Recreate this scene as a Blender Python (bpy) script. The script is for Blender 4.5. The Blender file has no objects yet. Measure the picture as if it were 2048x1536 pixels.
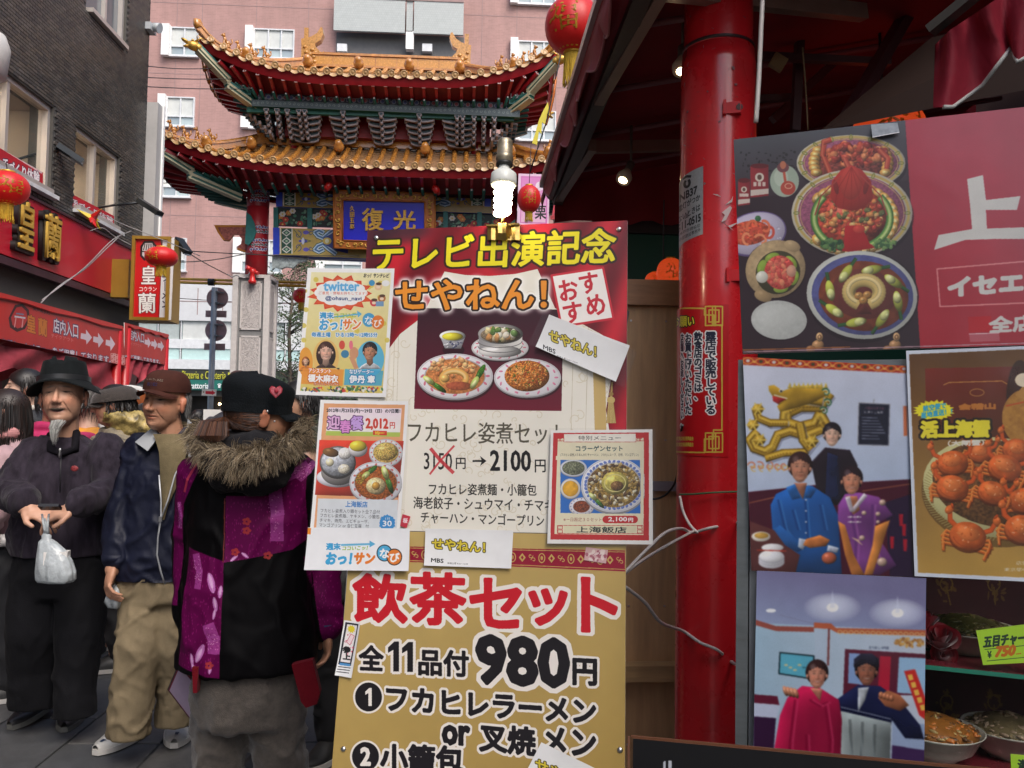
import bpy,bmesh,math,random
import numpy as np
from mathutils import Vector,Matrix
R=math.radians
sc=bpy.context.scene
COL=sc.collection
random.seed(7)
FPX,PW,PH=1650.0,2048.0,1536.0
YAW,PITCH,ROLL=R(3.0),R(2.7),R(0.85)
CAM=np.array((0.0,0.0,1.40))
_f=Vector((math.sin(YAW)*math.cos(PITCH),math.cos(YAW)*math.cos(PITCH),math.sin(PITCH)))
_r0=Vector((math.cos(YAW),-math.sin(YAW),0));_u0=_r0.cross(_f)
_r=_r0*math.cos(ROLL)+_u0*math.sin(ROLL);_u=_u0*math.cos(ROLL)-_r0*math.sin(ROLL)
cd=bpy.data.cameras.new('camera');cam=bpy.data.objects.new('camera',cd);COL.objects.link(cam)
m4=Matrix.Identity(4)
for i in range(3):
 m4[i][0]=_r[i];m4[i][1]=_u[i];m4[i][2]=-_f[i];m4[i][3]=CAM[i]
cam.matrix_world=m4
cd.sensor_width=36;cd.lens=36*FPX/PW;cd.clip_start=.05;cd.clip_end=400
sc.camera=cam
world=bpy.data.worlds.new('World');sc.world=world;world.use_nodes=True
wn=world.node_tree.nodes;wl=world.node_tree.links
bg=wn['Background'];sky=wn.new('ShaderNodeTexSky');sky.sky_type='NISHITA';sky.sun_disc=False
SUN_EL,SUN_AZ=R(50),R(152)
sky.sun_elevation=SUN_EL;sky.sun_rotation=SUN_AZ
sky.air_density=1.0;sky.dust_density=3.5;sky.ozone_density=1.0
wl.new(sky.outputs[0],bg.inputs[0]);bg.inputs[1].default_value=0.115
sd=bpy.data.lights.new('sun','SUN');sd.energy=0.9;sd.angle=R(32);sd.color=(1,.96,.9)
sun=bpy.data.objects.new('sun',sd);COL.objects.link(sun)
sdir=Vector((math.sin(SUN_AZ)*math.cos(SUN_EL),math.cos(SUN_AZ)*math.cos(SUN_EL),math.sin(SUN_EL)))
sun.rotation_euler=sdir.to_track_quat('Z','Y').to_euler();sun.location=(0,0,30)
sc.view_settings.view_transform='Standard';sc.view_settings.look='None'
sc.view_settings.exposure=1.08;sc.view_settings.gamma=1
try:sc.view_settings.use_curve_mapping=False
except Exception:pass
sc.cycles.max_bounces=6;sc.cycles.diffuse_bounces=3;sc.cycles.glossy_bounces=3
sc.cycles.transparent_max_bounces=8
sc.cycles.use_denoising=True
_rn,_un,_fn=(np.array(v)for v in(_r,_u,_f))
def ray(px,py):
 px=np.asarray(px,float);py=np.asarray(py,float)
 return _rn*((px-PW/2)/FPX)[...,None]+_un*((PH/2-py)/FPX)[...,None]+_fn
def at(px,py,Y):
 d=ray(px,py);return CAM+d*(Y/d[...,1])[...,None]
def atX(px,py,X):
 d=ray(px,py);return CAM+d*(X/d[...,0])[...,None]
def atz(px,py,z):
 d=ray(px,py);return CAM+d*((z-CAM[2])/d[...,2])[...,None]
def V(*a):return Vector(a)
# ------ noise
def _hash(ix,iy,iz,s):
 h=(ix*374761393+iy*668265263+iz*2147483647+s*974634777)&0xffffffff
 h=((h^(h>>13))*1274126177)&0xffffffff
 return((h^(h>>16))&0xffff)/65535.0
def vnoise(x,y,z=0,s=0):
 x,y,z=np.broadcast_arrays(np.asarray(x,float),np.asarray(y,float),np.asarray(z,float))
 ix,iy,iz=(np.floor(a).astype(np.int64)for a in(x,y,z))
 fx,fy,fz=x-ix,y-iy,z-iz
 fx,fy,fz=(a*a*(3-2*a)for a in(fx,fy,fz))
 o=0
 for dx in(0,1):
  for dy in(0,1):
   for dz in(0,1):
    o=o+_hash(ix+dx,iy+dy,iz+dz,s)*(fx if dx else 1-fx)*(fy if dy else 1-fy)*(fz if dz else 1-fz)
 return o
def fbm(x,y,z=0,s=0,o=3):
 t=0;a=.5
 for k in range(o):
  t=t+a*vnoise(np.asarray(x)*2**k,np.asarray(y)*2**k,np.asarray(z)*2**k,s+k);a*=.5
 return t/(1-.5**o)
def sm(a,b,x):
 t=np.clip((x-a)/(b-a),0,1);return t*t*(3-2*t)
# ------ materials
MATS={}
def lin(c):
 return tuple(((v/255)/12.92 if v<=10 else((v/255+.055)/1.055)**2.4)for v in c)
def M(name,col=(.5,.5,.5),rough=.6,metal=0,var=.12,scale=6,bump=.0,bscale=40,emit=0,ecol=None,coat=0,alpha=1,trans=0,spec=.5,attr=None,stretch=None,sheen=0,dirt=0):
 if name in MATS:return MATS[name]
 m=bpy.data.materials.new(name);m.use_nodes=True
 n=m.node_tree.nodes;l=m.node_tree.links;b=n['Principled BSDF']
 b.inputs['Roughness'].default_value=rough;b.inputs['Metallic'].default_value=metal
 b.inputs['Specular IOR Level'].default_value=spec
 if coat:b.inputs['Coat Weight'].default_value=coat;b.inputs['Coat Roughness'].default_value=.12
 if sheen:b.inputs['Sheen Weight'].default_value=sheen;b.inputs['Sheen Roughness'].default_value=.4
 if trans:b.inputs['Transmission Weight'].default_value=trans
 if alpha<1:b.inputs['Alpha'].default_value=alpha
 tc=n.new('ShaderNodeTexCoord');src=tc.outputs['Object']
 if stretch:
  mp=n.new('ShaderNodeMapping');mp.inputs['Scale'].default_value=stretch;l.new(src,mp.inputs[0]);src=mp.outputs[0]
 if attr:
  a=n.new('ShaderNodeVertexColor');a.layer_name=attr;base=a.outputs[0]
 else:
  rgb=n.new('ShaderNodeRGB');rgb.outputs[0].default_value=(*col,1);base=rgb.outputs[0]
 if var:
  nz=n.new('ShaderNodeTexNoise');nz.inputs['Scale'].default_value=scale;nz.inputs['Detail'].default_value=5
  nz.inputs['Roughness'].default_value=.65
  l.new(src,nz.inputs[0])
  mr=n.new('ShaderNodeMapRange');mr.inputs[1].default_value=.3;mr.inputs[2].default_value=.7
  mr.inputs[3].default_value=1-var;mr.inputs[4].default_value=1+var
  l.new(nz.outputs[0],mr.inputs[0])
  mx=n.new('ShaderNodeVectorMath');mx.operation='SCALE'
  l.new(base,mx.inputs[0]);l.new(mr.outputs[0],mx.inputs['Scale']);base=mx.outputs[0]
  r2=n.new('ShaderNodeMapRange');r2.inputs[3].default_value=max(.03,rough-.12);r2.inputs[4].default_value=min(1,rough+.12)
  l.new(nz.outputs[0],r2.inputs[0]);l.new(r2.outputs[0],b.inputs['Roughness'])
 if dirt:
  nz=n.new('ShaderNodeTexNoise');nz.inputs['Scale'].default_value=scale*.35;nz.inputs['Detail'].default_value=8
  nz.inputs['Roughness'].default_value=.75;l.new(src,nz.inputs[0])
  mr=n.new('ShaderNodeMapRange');mr.inputs[1].default_value=.52;mr.inputs[2].default_value=.75;mr.inputs[4].default_value=dirt
  l.new(nz.outputs[0],mr.inputs[0])
  mx=n.new('ShaderNodeMix');mx.data_type='RGBA';mx.inputs[7].default_value=(.09,.08,.065,1)
  l.new(mr.outputs[0],mx.inputs[0]);l.new(base,mx.inputs[6]);base=mx.outputs[2]
 l.new(base,b.inputs['Base Color'])
 if bump:
  nz=n.new('ShaderNodeTexNoise');nz.inputs['Scale'].default_value=bscale;nz.inputs['Detail'].default_value=4
  l.new(src,nz.inputs[0]);bp=n.new('ShaderNodeBump');bp.inputs['Strength'].default_value=min(1,bump);bp.inputs['Distance'].default_value=.01
  l.new(nz.outputs[0],bp.inputs['Height']);l.new(bp.outputs[0],b.inputs['Normal'])
 if emit:
  b.inputs['Emission Strength'].default_value=emit
  b.inputs['Emission Color'].default_value=(*(ecol or col),1)
 MATS[name]=m;return m
def MI(name,img,rough=.5,coat=0,bump=0,emit=0,spec=.5):
 m=bpy.data.materials.new(name);m.use_nodes=True
 n=m.node_tree.nodes;l=m.node_tree.links;b=n['Principled BSDF']
 t=n.new('ShaderNodeTexImage');t.image=img;t.interpolation='Linear';t.extension='EXTEND'
 b.inputs['Roughness'].default_value=rough;b.inputs['Specular IOR Level'].default_value=spec
 if coat:b.inputs['Coat Weight'].default_value=coat;b.inputs['Coat Roughness'].default_value=.15
 l.new(t.outputs[0],b.inputs['Base Color'])
 if bump:
  tc=n.new('ShaderNodeTexCoord');nz=n.new('ShaderNodeTexNoise');nz.inputs['Scale'].default_value=9
  l.new(tc.outputs['Object'],nz.inputs[0]);bp=n.new('ShaderNodeBump');bp.inputs['Strength'].default_value=bump
  bp.inputs['Distance'].default_value=.03;l.new(nz.outputs[0],bp.inputs['Height']);l.new(bp.outputs[0],b.inputs['Normal'])
  if coat:l.new(bp.outputs[0],b.inputs['Coat Normal'])
 if emit:
  l.new(t.outputs[0],b.inputs['Emission Color']);b.inputs['Emission Strength'].default_value=emit
 return m
# ------ objects
def tag(o,label=None,cat=None,group=None,kind=None):
 if label:o['label']=label
 if cat:o['category']=cat
 if group:o['group']=group
 if kind:o['kind']=kind
 return o
def thing(name,label,cat,loc=(0,0,0),group=None,kind=None):
 o=bpy.data.objects.new(name,None);COL.objects.link(o);o.location=Vector(loc);o.empty_display_size=.1
 return tag(o,label,cat,group,kind)
def link(name,me,parent=None,label=None,cat=None,group=None,kind=None,world=True):
 o=bpy.data.objects.new(name,me);COL.objects.link(o)
 if parent is not None:
  o.parent=parent
  if world:
   off=Vector((0,0,0));p=parent
   while p is not None:off+=p.location;p=p.parent
   o.location=-off
 return tag(o,label,cat,group,kind)
def copy_tree(o,parent=None):
 c=o.copy();COL.objects.link(c);c.parent=parent
 for ch in[x for x in o.children]:copy_tree(ch,c)
 return c
def rotm(axis,deg):return Matrix.Rotation(R(deg),3,axis)
class MB:
 def __init__(s):s.v=[];s.f=[];s.m=[];s.sm=[];s.n=0
 def add(s,vs,fs,mi=0,smooth=False):
  s.v.extend([tuple(v)for v in vs]);b=s.n;s.n+=len(vs)
  for f in fs:s.f.append([b+i for i in f]);s.m.append(mi);s.sm.append(smooth)
  return s
 def box(s,c,d,rot=None,mi=0):
  c=Vector(c);h=[x/2 for x in d]
  vs=[Vector((x*h[0],y*h[1],z*h[2]))for x in(-1,1)for y in(-1,1)for z in(-1,1)]
  if rot is not None:vs=[rot@v for v in vs]
  return s.add([c+v for v in vs],[(0,1,3,2),(4,6,7,5),(0,4,5,1),(2,3,7,6),(0,2,6,4),(1,5,7,3)],mi)
 def beam(s,a,b,w,h,mi=0,up=(0,0,1)):
  a,b=Vector(a),Vector(b);d=(b-a);L=d.length;d=d/L;up=Vector(up)
  x=d.cross(up)
  if x.length<1e-4:x=d.cross(Vector((1,0,0)))
  x.normalize();z=x.cross(d)
  m=Matrix((x,d,z)).transposed()
  return s.box((a+b)/2,(w,L,h),m,mi)
 def tube(s,pts,r,n=8,mi=0,smooth=True,cap=True,sx=1):
  pts=[Vector(p)for p in pts];N=len(pts)
  rs=r if hasattr(r,'__len__')else[r]*N
  vs=[];prev=None
  for i,p in enumerate(pts):
   d=(pts[min(i+1,N-1)]-pts[max(i-1,0)]).normalized()
   if prev is None:
    a=d.orthogonal().normalized()
    if abs(d.z)<.9:a=d.cross(Vector((0,0,1))).normalized()
   else:
    a=(prev-d*prev.dot(d)).normalized()
   prev=a;b=d.cross(a)
   for k in range(n):
    t=2*math.pi*k/n
    vs.append(p+(a*math.cos(t)*sx+b*math.sin(t))*rs[i])
  fs=[(i*n+k,i*n+(k+1)%n,(i+1)*n+(k+1)%n,(i+1)*n+k)for i in range(N-1)for k in range(n)]
  s.add(vs,fs,mi,smooth)
  if cap:s.f.append([s.n-N*n+k for k in range(n)][::-1]);s.f.append([s.n-n+k for k in range(n)]);s.m+=[mi,mi];s.sm+=[False,False]
  return s
 def lathe(s,prof,c=(0,0,0),n=16,mi=0,rot=None,smooth=True,cap=True,squash=1):
  c=Vector(c);vs=[]
  for r,z in prof:
   for k in range(n):
    t=2*math.pi*k/n;v=Vector((r*math.cos(t),r*math.sin(t)*squash,z))
    vs.append(c+(rot@v if rot is not None else v))
  N=len(prof)
  fs=[(i*n+k,i*n+(k+1)%n,(i+1)*n+(k+1)%n,(i+1)*n+k)for i in range(N-1)for k in range(n)]
  s.add(vs,fs,mi,smooth)
  if cap:s.f.append([s.n-N*n+k for k in range(n)][::-1]);s.f.append([s.n-n+k for k in range(n)]);s.m+=[mi,mi];s.sm+=[False,False]
  return s
 def ell(s,c,r,rot=None,nu=14,nv=10,mi=0):
  c=Vector(c);vs=[];r=r if hasattr(r,'__len__')else(r,r,r)
  for j in range(1,nv):
   p=math.pi*j/nv
   for k in range(nu):
    t=2*math.pi*k/nu
    v=Vector((r[0]*math.sin(p)*math.cos(t),r[1]*math.sin(p)*math.sin(t),r[2]*math.cos(p)))
    vs.append(c+(rot@v if rot is not None else v))
  t_,b_=Vector((0,0,r[2])),Vector((0,0,-r[2]))
  if rot is not None:t_,b_=rot@t_,rot@b_
  vs+=[c+t_,c+b_];T=(nv-1)*nu
  fs=[(j*nu+k,(j+1)*nu+k,(j+1)*nu+(k+1)%nu,j*nu+(k+1)%nu)for j in range(nv-2)for k in range(nu)]
  fs+=[(T,k,(k+1)%nu)for k in range(nu)]+[(T+1,(nv-2)*nu+(k+1)%nu,(nv-2)*nu+k)for k in range(nu)]
  return s.add(vs,fs,mi,True)
 def cap(s,a,ra,b,rb,n=12,mi=0):
  s.ell(a,ra,nu=n,nv=8,mi=mi);s.ell(b,rb,nu=n,nv=8,mi=mi)
  return s.tube([a,b],[ra,rb],n,mi)
 def prism(s,poly,O,U,Vv,N,d,mi=0,side=None):
  """poly 2-D points; front face at O, body extends by -N*d"""
  O,U,Vv,N=Vector(O),Vector(U),Vector(Vv),Vector(N)
  k=len(poly);fr=[O+U*p[0]+Vv*p[1]for p in poly];bk=[p-N*d for p in fr]
  ar=sum(poly[i][0]*poly[(i+1)%k][1]-poly[(i+1)%k][0]*poly[i][1]for i in range(k))
  F=list(range(k));B=list(range(2*k-1,k-1,-1))
  S=[(i,i+k,(i+1)%k+k,(i+1)%k)for i in range(k)]
  if ar<0:F=F[::-1];B=B[::-1];S=[f[::-1]for f in S]
  s.add(fr+bk,[F],mi);b=s.n-2*k
  s.f.append([b+i for i in B]);s.m.append(mi);s.sm.append(False)
  for f in S:s.f.append([b+i for i in f]);s.m.append(mi if side is None else side);s.sm.append(False)
  return s
 def grid(s,P,mi=0,smooth=True,closed=False,flip=False):
  P=np.asarray(P);a,b=P.shape[:2]
  fs=[]
  for i in range(a-1):
   for j in range(b if closed else b-1):
    q=(i*b+j,i*b+(j+1)%b,(i+1)*b+(j+1)%b,(i+1)*b+j)
    fs.append(q[::-1]if flip else q)
  return s.add([tuple(x)for x in P.reshape(-1,3)],fs,mi,smooth)
 def loft(s,secs,n=24,mi=0):
  """secs: (centre, rx, ry[, power]) stacked; closed"""
  rows=[]
  for c,rx,ry,*pw in secs:
   e=2/(pw[0]if pw else 2.3)
   row=[]
   for k in range(n):
    t=2*math.pi*k/n;ct,st=math.cos(t),math.sin(t)
    row.append((c[0]+rx*math.copysign(abs(ct)**e,ct),c[1]+ry*math.copysign(abs(st)**e,st),c[2]))
   rows.append(row)
  s.grid(rows,mi,True,True)
  N=len(rows);b=s.n-N*n
  s.f.append([b+k for k in range(n)][::-1]);s.f.append([b+(N-1)*n+k for k in range(n)]);s.m+=[mi,mi];s.sm+=[False,False]
  return s
 def mesh(s,name,mats):
  me=bpy.data.meshes.new(name);me.from_pydata(s.v,[],s.f);
  for m in(mats if isinstance(mats,(list,tuple))else[mats]):me.materials.append(m)
  me.polygons.foreach_set('material_index',s.m);me.polygons.foreach_set('use_smooth',s.sm);me.update()
  return me
 def build(s,name,mats,parent=None,**k):
  return link(name,s.mesh(name,mats),parent,**k)
# ------ text
_tc=bpy.data.curves.new('glyphs','FONT');_to=bpy.data.objects.new('glyphs',_tc)
_TX={}
def text_tris(s,res=2,sp=1.0):
 k=(s,res,sp)
 if k in _TX:return _TX[k]
 _tc.body=s;_tc.size=1;_tc.resolution_u=res;_tc.space_line=sp;_tc.align_x='CENTER' if '\n' in s else 'LEFT'
 _tc.fill_mode='BOTH';_tc.extrude=0;_tc.offset=0
 me=bpy.data.meshes.new_from_object(_to);me.calc_loop_triangles()
 co=np.zeros(len(me.vertices)*3,np.float32);me.vertices.foreach_get('co',co);co=co.reshape(-1,3)[:,:2]
 t=np.zeros(len(me.loop_triangles)*3,np.int32);me.loop_triangles.foreach_get('vertices',t)
 tr=co[t].reshape(-1,3,2).astype(float);bpy.data.meshes.remove(me)
 _TX[k]=tr;return tr
def text_mesh(s,name,mat,O,U,Vv,w=None,h=None,ext=.01,off=0.0):
 """solid lettering: U,V unit vectors, box origin O bottom-left, sized to w x h; two materials allowed"""
 _tc.body=s;_tc.size=1;_tc.resolution_u=3;_tc.space_line=1;_tc.align_x='CENTER' if '\n' in s else 'LEFT'
 _tc.extrude=1.0;_tc.offset=off;_tc.fill_mode='BOTH'
 me=bpy.data.meshes.new_from_object(_to)
 co=np.zeros(len(me.vertices)*3,np.float32);me.vertices.foreach_get('co',co);co=co.reshape(-1,3).astype(float)
 a,b=co.min(0),co.max(0)
 O,U,Vv=(np.array(x,float)for x in(O,U,Vv));N=np.cross(U,Vv)
 p=O+((co[:,0]-a[0])/(b[0]-a[0])*w)[:,None]*U+((co[:,1]-a[1])/(b[1]-a[1])*h)[:,None]*Vv+(co[:,2]*ext/2+ext/2)[:,None]*N
 me.vertices.foreach_set('co',p.astype(np.float32).ravel());me.materials.clear();me.materials.append(mat);me.name=name;me.update()
 _tc.extrude=0;_tc.offset=0
 return me
# ------ printed surfaces
class Plane:
 def __init__(s,O,U,Vv):
  s.O=np.array(O,float);s.U=np.array(Vector(U).normalized());s.V=np.array(Vector(Vv).normalized());s.N=np.cross(s.U,s.V)
 def uv(s,pts):
  pts=np.asarray(pts,float);d=ray(pts[...,0],pts[...,1])
  t=((s.O-CAM)@s.N)/(d@s.N);P=CAM+d*t[...,None]-s.O
  return np.stack((P@s.U,P@s.V),-1)
 def pt(s,uv,off=0):
  uv=np.asarray(uv,float);return s.O+uv[...,:1]*s.U+uv[...,1:2]*s.V+off*s.N
 def shift(s,d):return Plane(s.O+s.N*d,s.U,s.V)
def dil(m,r):
 m=m.copy();r=int(round(r))
 for i in range(r):
  o=m.copy();o[1:]|=m[:-1];o[:-1]|=m[1:];o[:,1:]|=m[:,:-1];o[:,:-1]|=m[:,1:]
  if i%2:o[1:,1:]|=m[:-1,:-1];o[:-1,:-1]|=m[1:,1:];o[1:,:-1]|=m[:-1,1:];o[:-1,1:]|=m[1:,:-1]
  m=o
 return m
def blur(a,r):
 r=max(1,int(r))
 for ax in(0,1):
  for _ in range(2):
   p=np.pad(a,[(r+1,r)if i==ax else(0,0)for i in range(a.ndim)],mode='edge');c=np.cumsum(p,ax)
   n=a.shape[ax];hi=np.take(c,np.arange(2*r+1,2*r+1+n),ax);lo=np.take(c,np.arange(0,n),ax)
   a=(hi-lo)/(2*r+1)
 return a
class Canvas:
 """flat print, authored in photo pixels through uvf, stored in linear-ish sRGB floats"""
 def __init__(s,uvf,u0,v0,u1,v1,ppm,bgc=(255,255,255)):
  s.uvf=uvf;s.u0,s.v0,s.u1,s.v1=u0,v0,u1,v1;s.k=ppm
  s.w=max(4,int((u1-u0)*ppm));s.h=max(4,int((v1-v0)*ppm))
  s.a=np.zeros((s.h,s.w,3),np.float32);s.a[:]=np.array(bgc)/255.;s.vol=0
 def c(s,pts):
  uv=s.uvf(pts);return np.stack(((uv[...,0]-s.u0)*s.w/(s.u1-s.u0),(s.v1-uv[...,1])*s.h/(s.v1-s.v0)),-1)
 def pmask(s,pts,px=True):
  p=s.c(pts)if px else np.asarray(pts,float)
  x0,y0=np.floor(p.min(0)).astype(int);x1,y1=np.ceil(p.max(0)).astype(int)+1
  x0,y0=max(x0,0),max(y0,0);x1,y1=min(x1,s.w),min(y1,s.h)
  if x1<=x0 or y1<=y0:return None
  X,Y=np.meshgrid(np.arange(x0,x1)+.5,np.arange(y0,y1)+.5)
  m=np.zeros(X.shape,bool);n=len(p)
  for i in range(n):
   ax,ay=p[i];bx,by=p[(i+1)%n]
   if ay==by:continue
   m^=((ay>Y)!=(by>Y))&(X<(bx-ax)*(Y-ay)/(by-ay)+ax)
  return x0,y0,m
 def put(s,mk,col,a=1.0):
  if mk is None:return
  x0,y0,m=mk;v=s.a[y0:y0+m.shape[0],x0:x0+m.shape[1]]
  al=(m.astype(np.float32)*a)[...,None];col=np.asarray(col,np.float32)/255.if not isinstance(col,np.ndarray)else col
  v[:]=v*(1-al)+col*al
 def poly(s,pts,col,a=1.0,outline=None,ow=2):
  mk=s.pmask(pts)
  if mk is None:return
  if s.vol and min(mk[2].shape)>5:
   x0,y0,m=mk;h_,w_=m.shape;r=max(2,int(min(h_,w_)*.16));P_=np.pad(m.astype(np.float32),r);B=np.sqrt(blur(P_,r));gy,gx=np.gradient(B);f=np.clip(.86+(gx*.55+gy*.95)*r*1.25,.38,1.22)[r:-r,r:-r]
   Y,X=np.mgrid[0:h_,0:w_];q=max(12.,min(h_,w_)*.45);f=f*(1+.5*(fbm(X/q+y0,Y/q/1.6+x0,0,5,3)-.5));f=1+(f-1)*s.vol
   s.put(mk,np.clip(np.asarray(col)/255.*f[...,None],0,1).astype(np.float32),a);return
  if outline is not None:s.line(list(pts)+[pts[0]],outline,ow)
  s.put(mk,col,a)
  if outline is not None:s.line(list(pts)+[pts[0]],outline,ow)
 def rect(s,x0,y0,x1,y1,col,a=1.0,sl=0.0,sr=None):
  """sl: y rise per x along horizontals"""
  d=(x1-x0)*sl;s.poly([(x0,y0),(x1,y0+d),(x1,y1+d),(x0,y1)],col,a)
 def ell(s,cx,cy,rx,ry,col,a=1.0,rot=0,tex=None,t0=0,t1=360):
  t=np.radians(np.linspace(t0,t1,40));c,q=math.cos(R(rot)),math.sin(R(rot))
  x,y=rx*np.cos(t),ry*np.sin(t);p=np.stack((cx+x*c-y*q,cy+x*q+y*c),-1)
  mk=s.pmask(p)
  if mk is None:return
  if s.vol and mk[2].size>30:
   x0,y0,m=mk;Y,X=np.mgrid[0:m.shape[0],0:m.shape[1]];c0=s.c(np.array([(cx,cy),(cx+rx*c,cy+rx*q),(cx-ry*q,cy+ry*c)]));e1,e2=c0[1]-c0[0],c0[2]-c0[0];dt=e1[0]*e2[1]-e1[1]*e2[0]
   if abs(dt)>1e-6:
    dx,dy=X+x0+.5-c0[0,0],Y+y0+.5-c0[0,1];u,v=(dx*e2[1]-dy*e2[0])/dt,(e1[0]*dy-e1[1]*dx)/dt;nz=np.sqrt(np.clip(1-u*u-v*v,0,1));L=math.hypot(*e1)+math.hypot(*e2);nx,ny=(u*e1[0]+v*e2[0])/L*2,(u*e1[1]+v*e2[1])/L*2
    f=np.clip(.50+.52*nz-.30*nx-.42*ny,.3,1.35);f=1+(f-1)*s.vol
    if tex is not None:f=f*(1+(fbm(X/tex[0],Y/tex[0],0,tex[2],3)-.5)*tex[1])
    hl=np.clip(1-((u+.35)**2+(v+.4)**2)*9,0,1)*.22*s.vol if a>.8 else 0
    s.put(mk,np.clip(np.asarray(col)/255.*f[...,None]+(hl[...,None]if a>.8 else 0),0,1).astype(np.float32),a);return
  if tex is not None:
   x0,y0,m=mk;Y,X=np.mgrid[0:m.shape[0],0:m.shape[1]]
   sc_,amp,sd=tex;f=fbm(X/sc_,Y/sc_,0,sd,3)-.5
   cc=np.clip(np.asarray(col)/255.*(1+(f*amp)[...,None]*np.array((1,1.25,1.2))),0,1)
   s.put(mk,cc.astype(np.float32),a)
  else:s.put(mk,col,a)
 def ring(s,cx,cy,rx,ry,w,col,rot=0,a=1.0,t0=0,t1=360):
  t=np.radians(np.linspace(t0,t1,48));c,q=math.cos(R(rot)),math.sin(R(rot))
  s.line(np.stack((cx+rx*np.cos(t)*c-ry*np.sin(t)*q,cy+rx*np.cos(t)*q+ry*np.sin(t)*c),-1),col,w,a)
 def soft(s,r=1.2,gr=.05,seed=3):
  s.a=blur(s.a,max(1,round(r)));Y,X=np.mgrid[0:s.h,0:s.w]
  s.a*=1+((vnoise(X/1.7,Y/1.7,0,seed)-.5)*gr*.4)[...,None]+((fbm(X/60.,Y/60.,0,seed+1)-.5)*.07)[...,None]
 def line(s,pts,col,w=2,a=1.0):
  pts=np.asarray(pts,float)
  for i in range(len(pts)-1):
   p,q=pts[i],pts[i+1];d=q-p;L=math.hypot(*d)
   if L<1e-6:continue
   n=np.array((-d[1],d[0]))/L*w/2;e=d/L*w*.25
   mk=s.pmask(np.array([p+n-e,q+n+e,q-n+e,p-n-e]))
   if s.vol and mk is not None and w>5:
    c0=s.c(np.array([(p+q)/2,(p+q)/2+n]));e1=c0[1]-c0[0];l2=e1@e1;x0,y0,m=mk;Y,X=np.mgrid[0:m.shape[0],0:m.shape[1]];t=np.clip(((X+x0-c0[0,0])*e1[0]+(Y+y0-c0[0,1])*e1[1])/l2,-1,1);f=.55+.55*np.sqrt(1-t*t)-.28*t*e1[1]/math.sqrt(l2)-.1*t*e1[0]/math.sqrt(l2);f=1+(f-1)*s.vol
    s.put(mk,np.clip(np.asarray(col)/255.*f[...,None],0,1).astype(np.float32),a)
   else:s.put(mk,col,a)
 def blobs(s,cx,cy,rx,ry,n,cols,r0,r1,seed=0,rot=0):
  rnd=random.Random(seed)
  for i in range(n):
   t=rnd.random()*6.283;q=math.sqrt(rnd.random())
   x,y=rx*q*math.cos(t),ry*q*math.sin(t)
   s.ell(cx+x*math.cos(R(rot))-y*math.sin(R(rot)),cy+x*math.sin(R(rot))+y*math.cos(R(rot)),rnd.uniform(r0,r1),rnd.uniform(r0,r1)*.7,rnd.choice(cols),.85,rnd.random()*180)
 def noise(s,sc_,amp,seed=0,reg=None,tint=(1,1,1)):
  Y,X=np.mgrid[0:s.h,0:s.w];f=fbm(X/sc_,Y/sc_,0,seed,3)-.5
  s.a*=1+(f*amp)[...,None]*np.array(tint)
 def grad(s,pts,c0,c1,d=(0,1),a=1.0):
  mk=s.pmask(pts)
  if mk is None:return
  x0,y0,m=mk;Y,X=np.mgrid[0:m.shape[0],0:m.shape[1]]
  t=(X/m.shape[1]*d[0]+Y/m.shape[0]*d[1]);t=np.clip(t,0,1)[...,None]
  s.put(mk,((np.array(c0)*(1-t)+np.array(c1)*t)/255.).astype(np.float32),a)
 def text(s,t,x0,x1,yl,yr,h,col,bold=0,out=None,ow=0,glow=None,gw=0,vert=False,out2=None,ow2=0,a=1.0,sk=0,rotc=0,sp=1.0,col2=None):
  """x0..x1 extent; yl,yr vertical centre at left/right; h height in photo px"""
  if vert:t='\n'.join(t.replace('ー','｜').replace('〜','∫'))
  tr=text_tris(t,2,sp)
  if len(tr)==0:return
  lo,hi=tr.reshape(-1,2).min(0),tr.reshape(-1,2).max(0);q=(tr-lo)/(hi-lo)
  U,Wv=q[...,0],q[...,1]
  X=x0+(x1-x0)*U+sk*(Wv-.5)*h;Y=yl+(yr-yl)*U+(.5-Wv)*h
  if rotc:
   cx,cy=(x0+x1)/2,(yl+yr)/2;c,n=math.cos(R(rotc)),math.sin(R(rotc));X,Y=cx+(X-cx)*c-(Y-cy)*n,cy+(X-cx)*n+(Y-cy)*c
  p=s.c(np.stack((X,Y),-1))
  pad=int(max(ow,ow2,gw*2,bold)+3)
  x_0,y_0=np.floor(p.reshape(-1,2).min(0)).astype(int)-pad;x_1,y_1=np.ceil(p.reshape(-1,2).max(0)).astype(int)+pad
  if x_1<0 or y_1<0 or x_0>s.w or y_0>s.h:return
  m=np.zeros((y_1-y_0,x_1-x_0),bool);p=p-np.array((x_0,y_0))
  for T in p:
   (ax,ay),(bx,by),(cx,cy)=T
   i0,i1=int(min(ax,bx,cx)),int(max(ax,bx,cx))+1;j0,j1=int(min(ay,by,cy)),int(max(ay,by,cy))+1
   X_=np.arange(i0,i1)[None]+.5;Y_=np.arange(j0,j1)[:,None]+.5
   e0=(bx-ax)*(Y_-ay)-(by-ay)*(X_-ax);e1=(cx-bx)*(Y_-by)-(cy-by)*(X_-bx);e2=(ax-cx)*(Y_-cy)-(ay-cy)*(X_-cx)
   m[j0:j1,i0:i1]|=((e0>=0)&(e1>=0)&(e2>=0))|((e0<=0)&(e1<=0)&(e2<=0))
  if bold:m=dil(m,bold)
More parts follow.
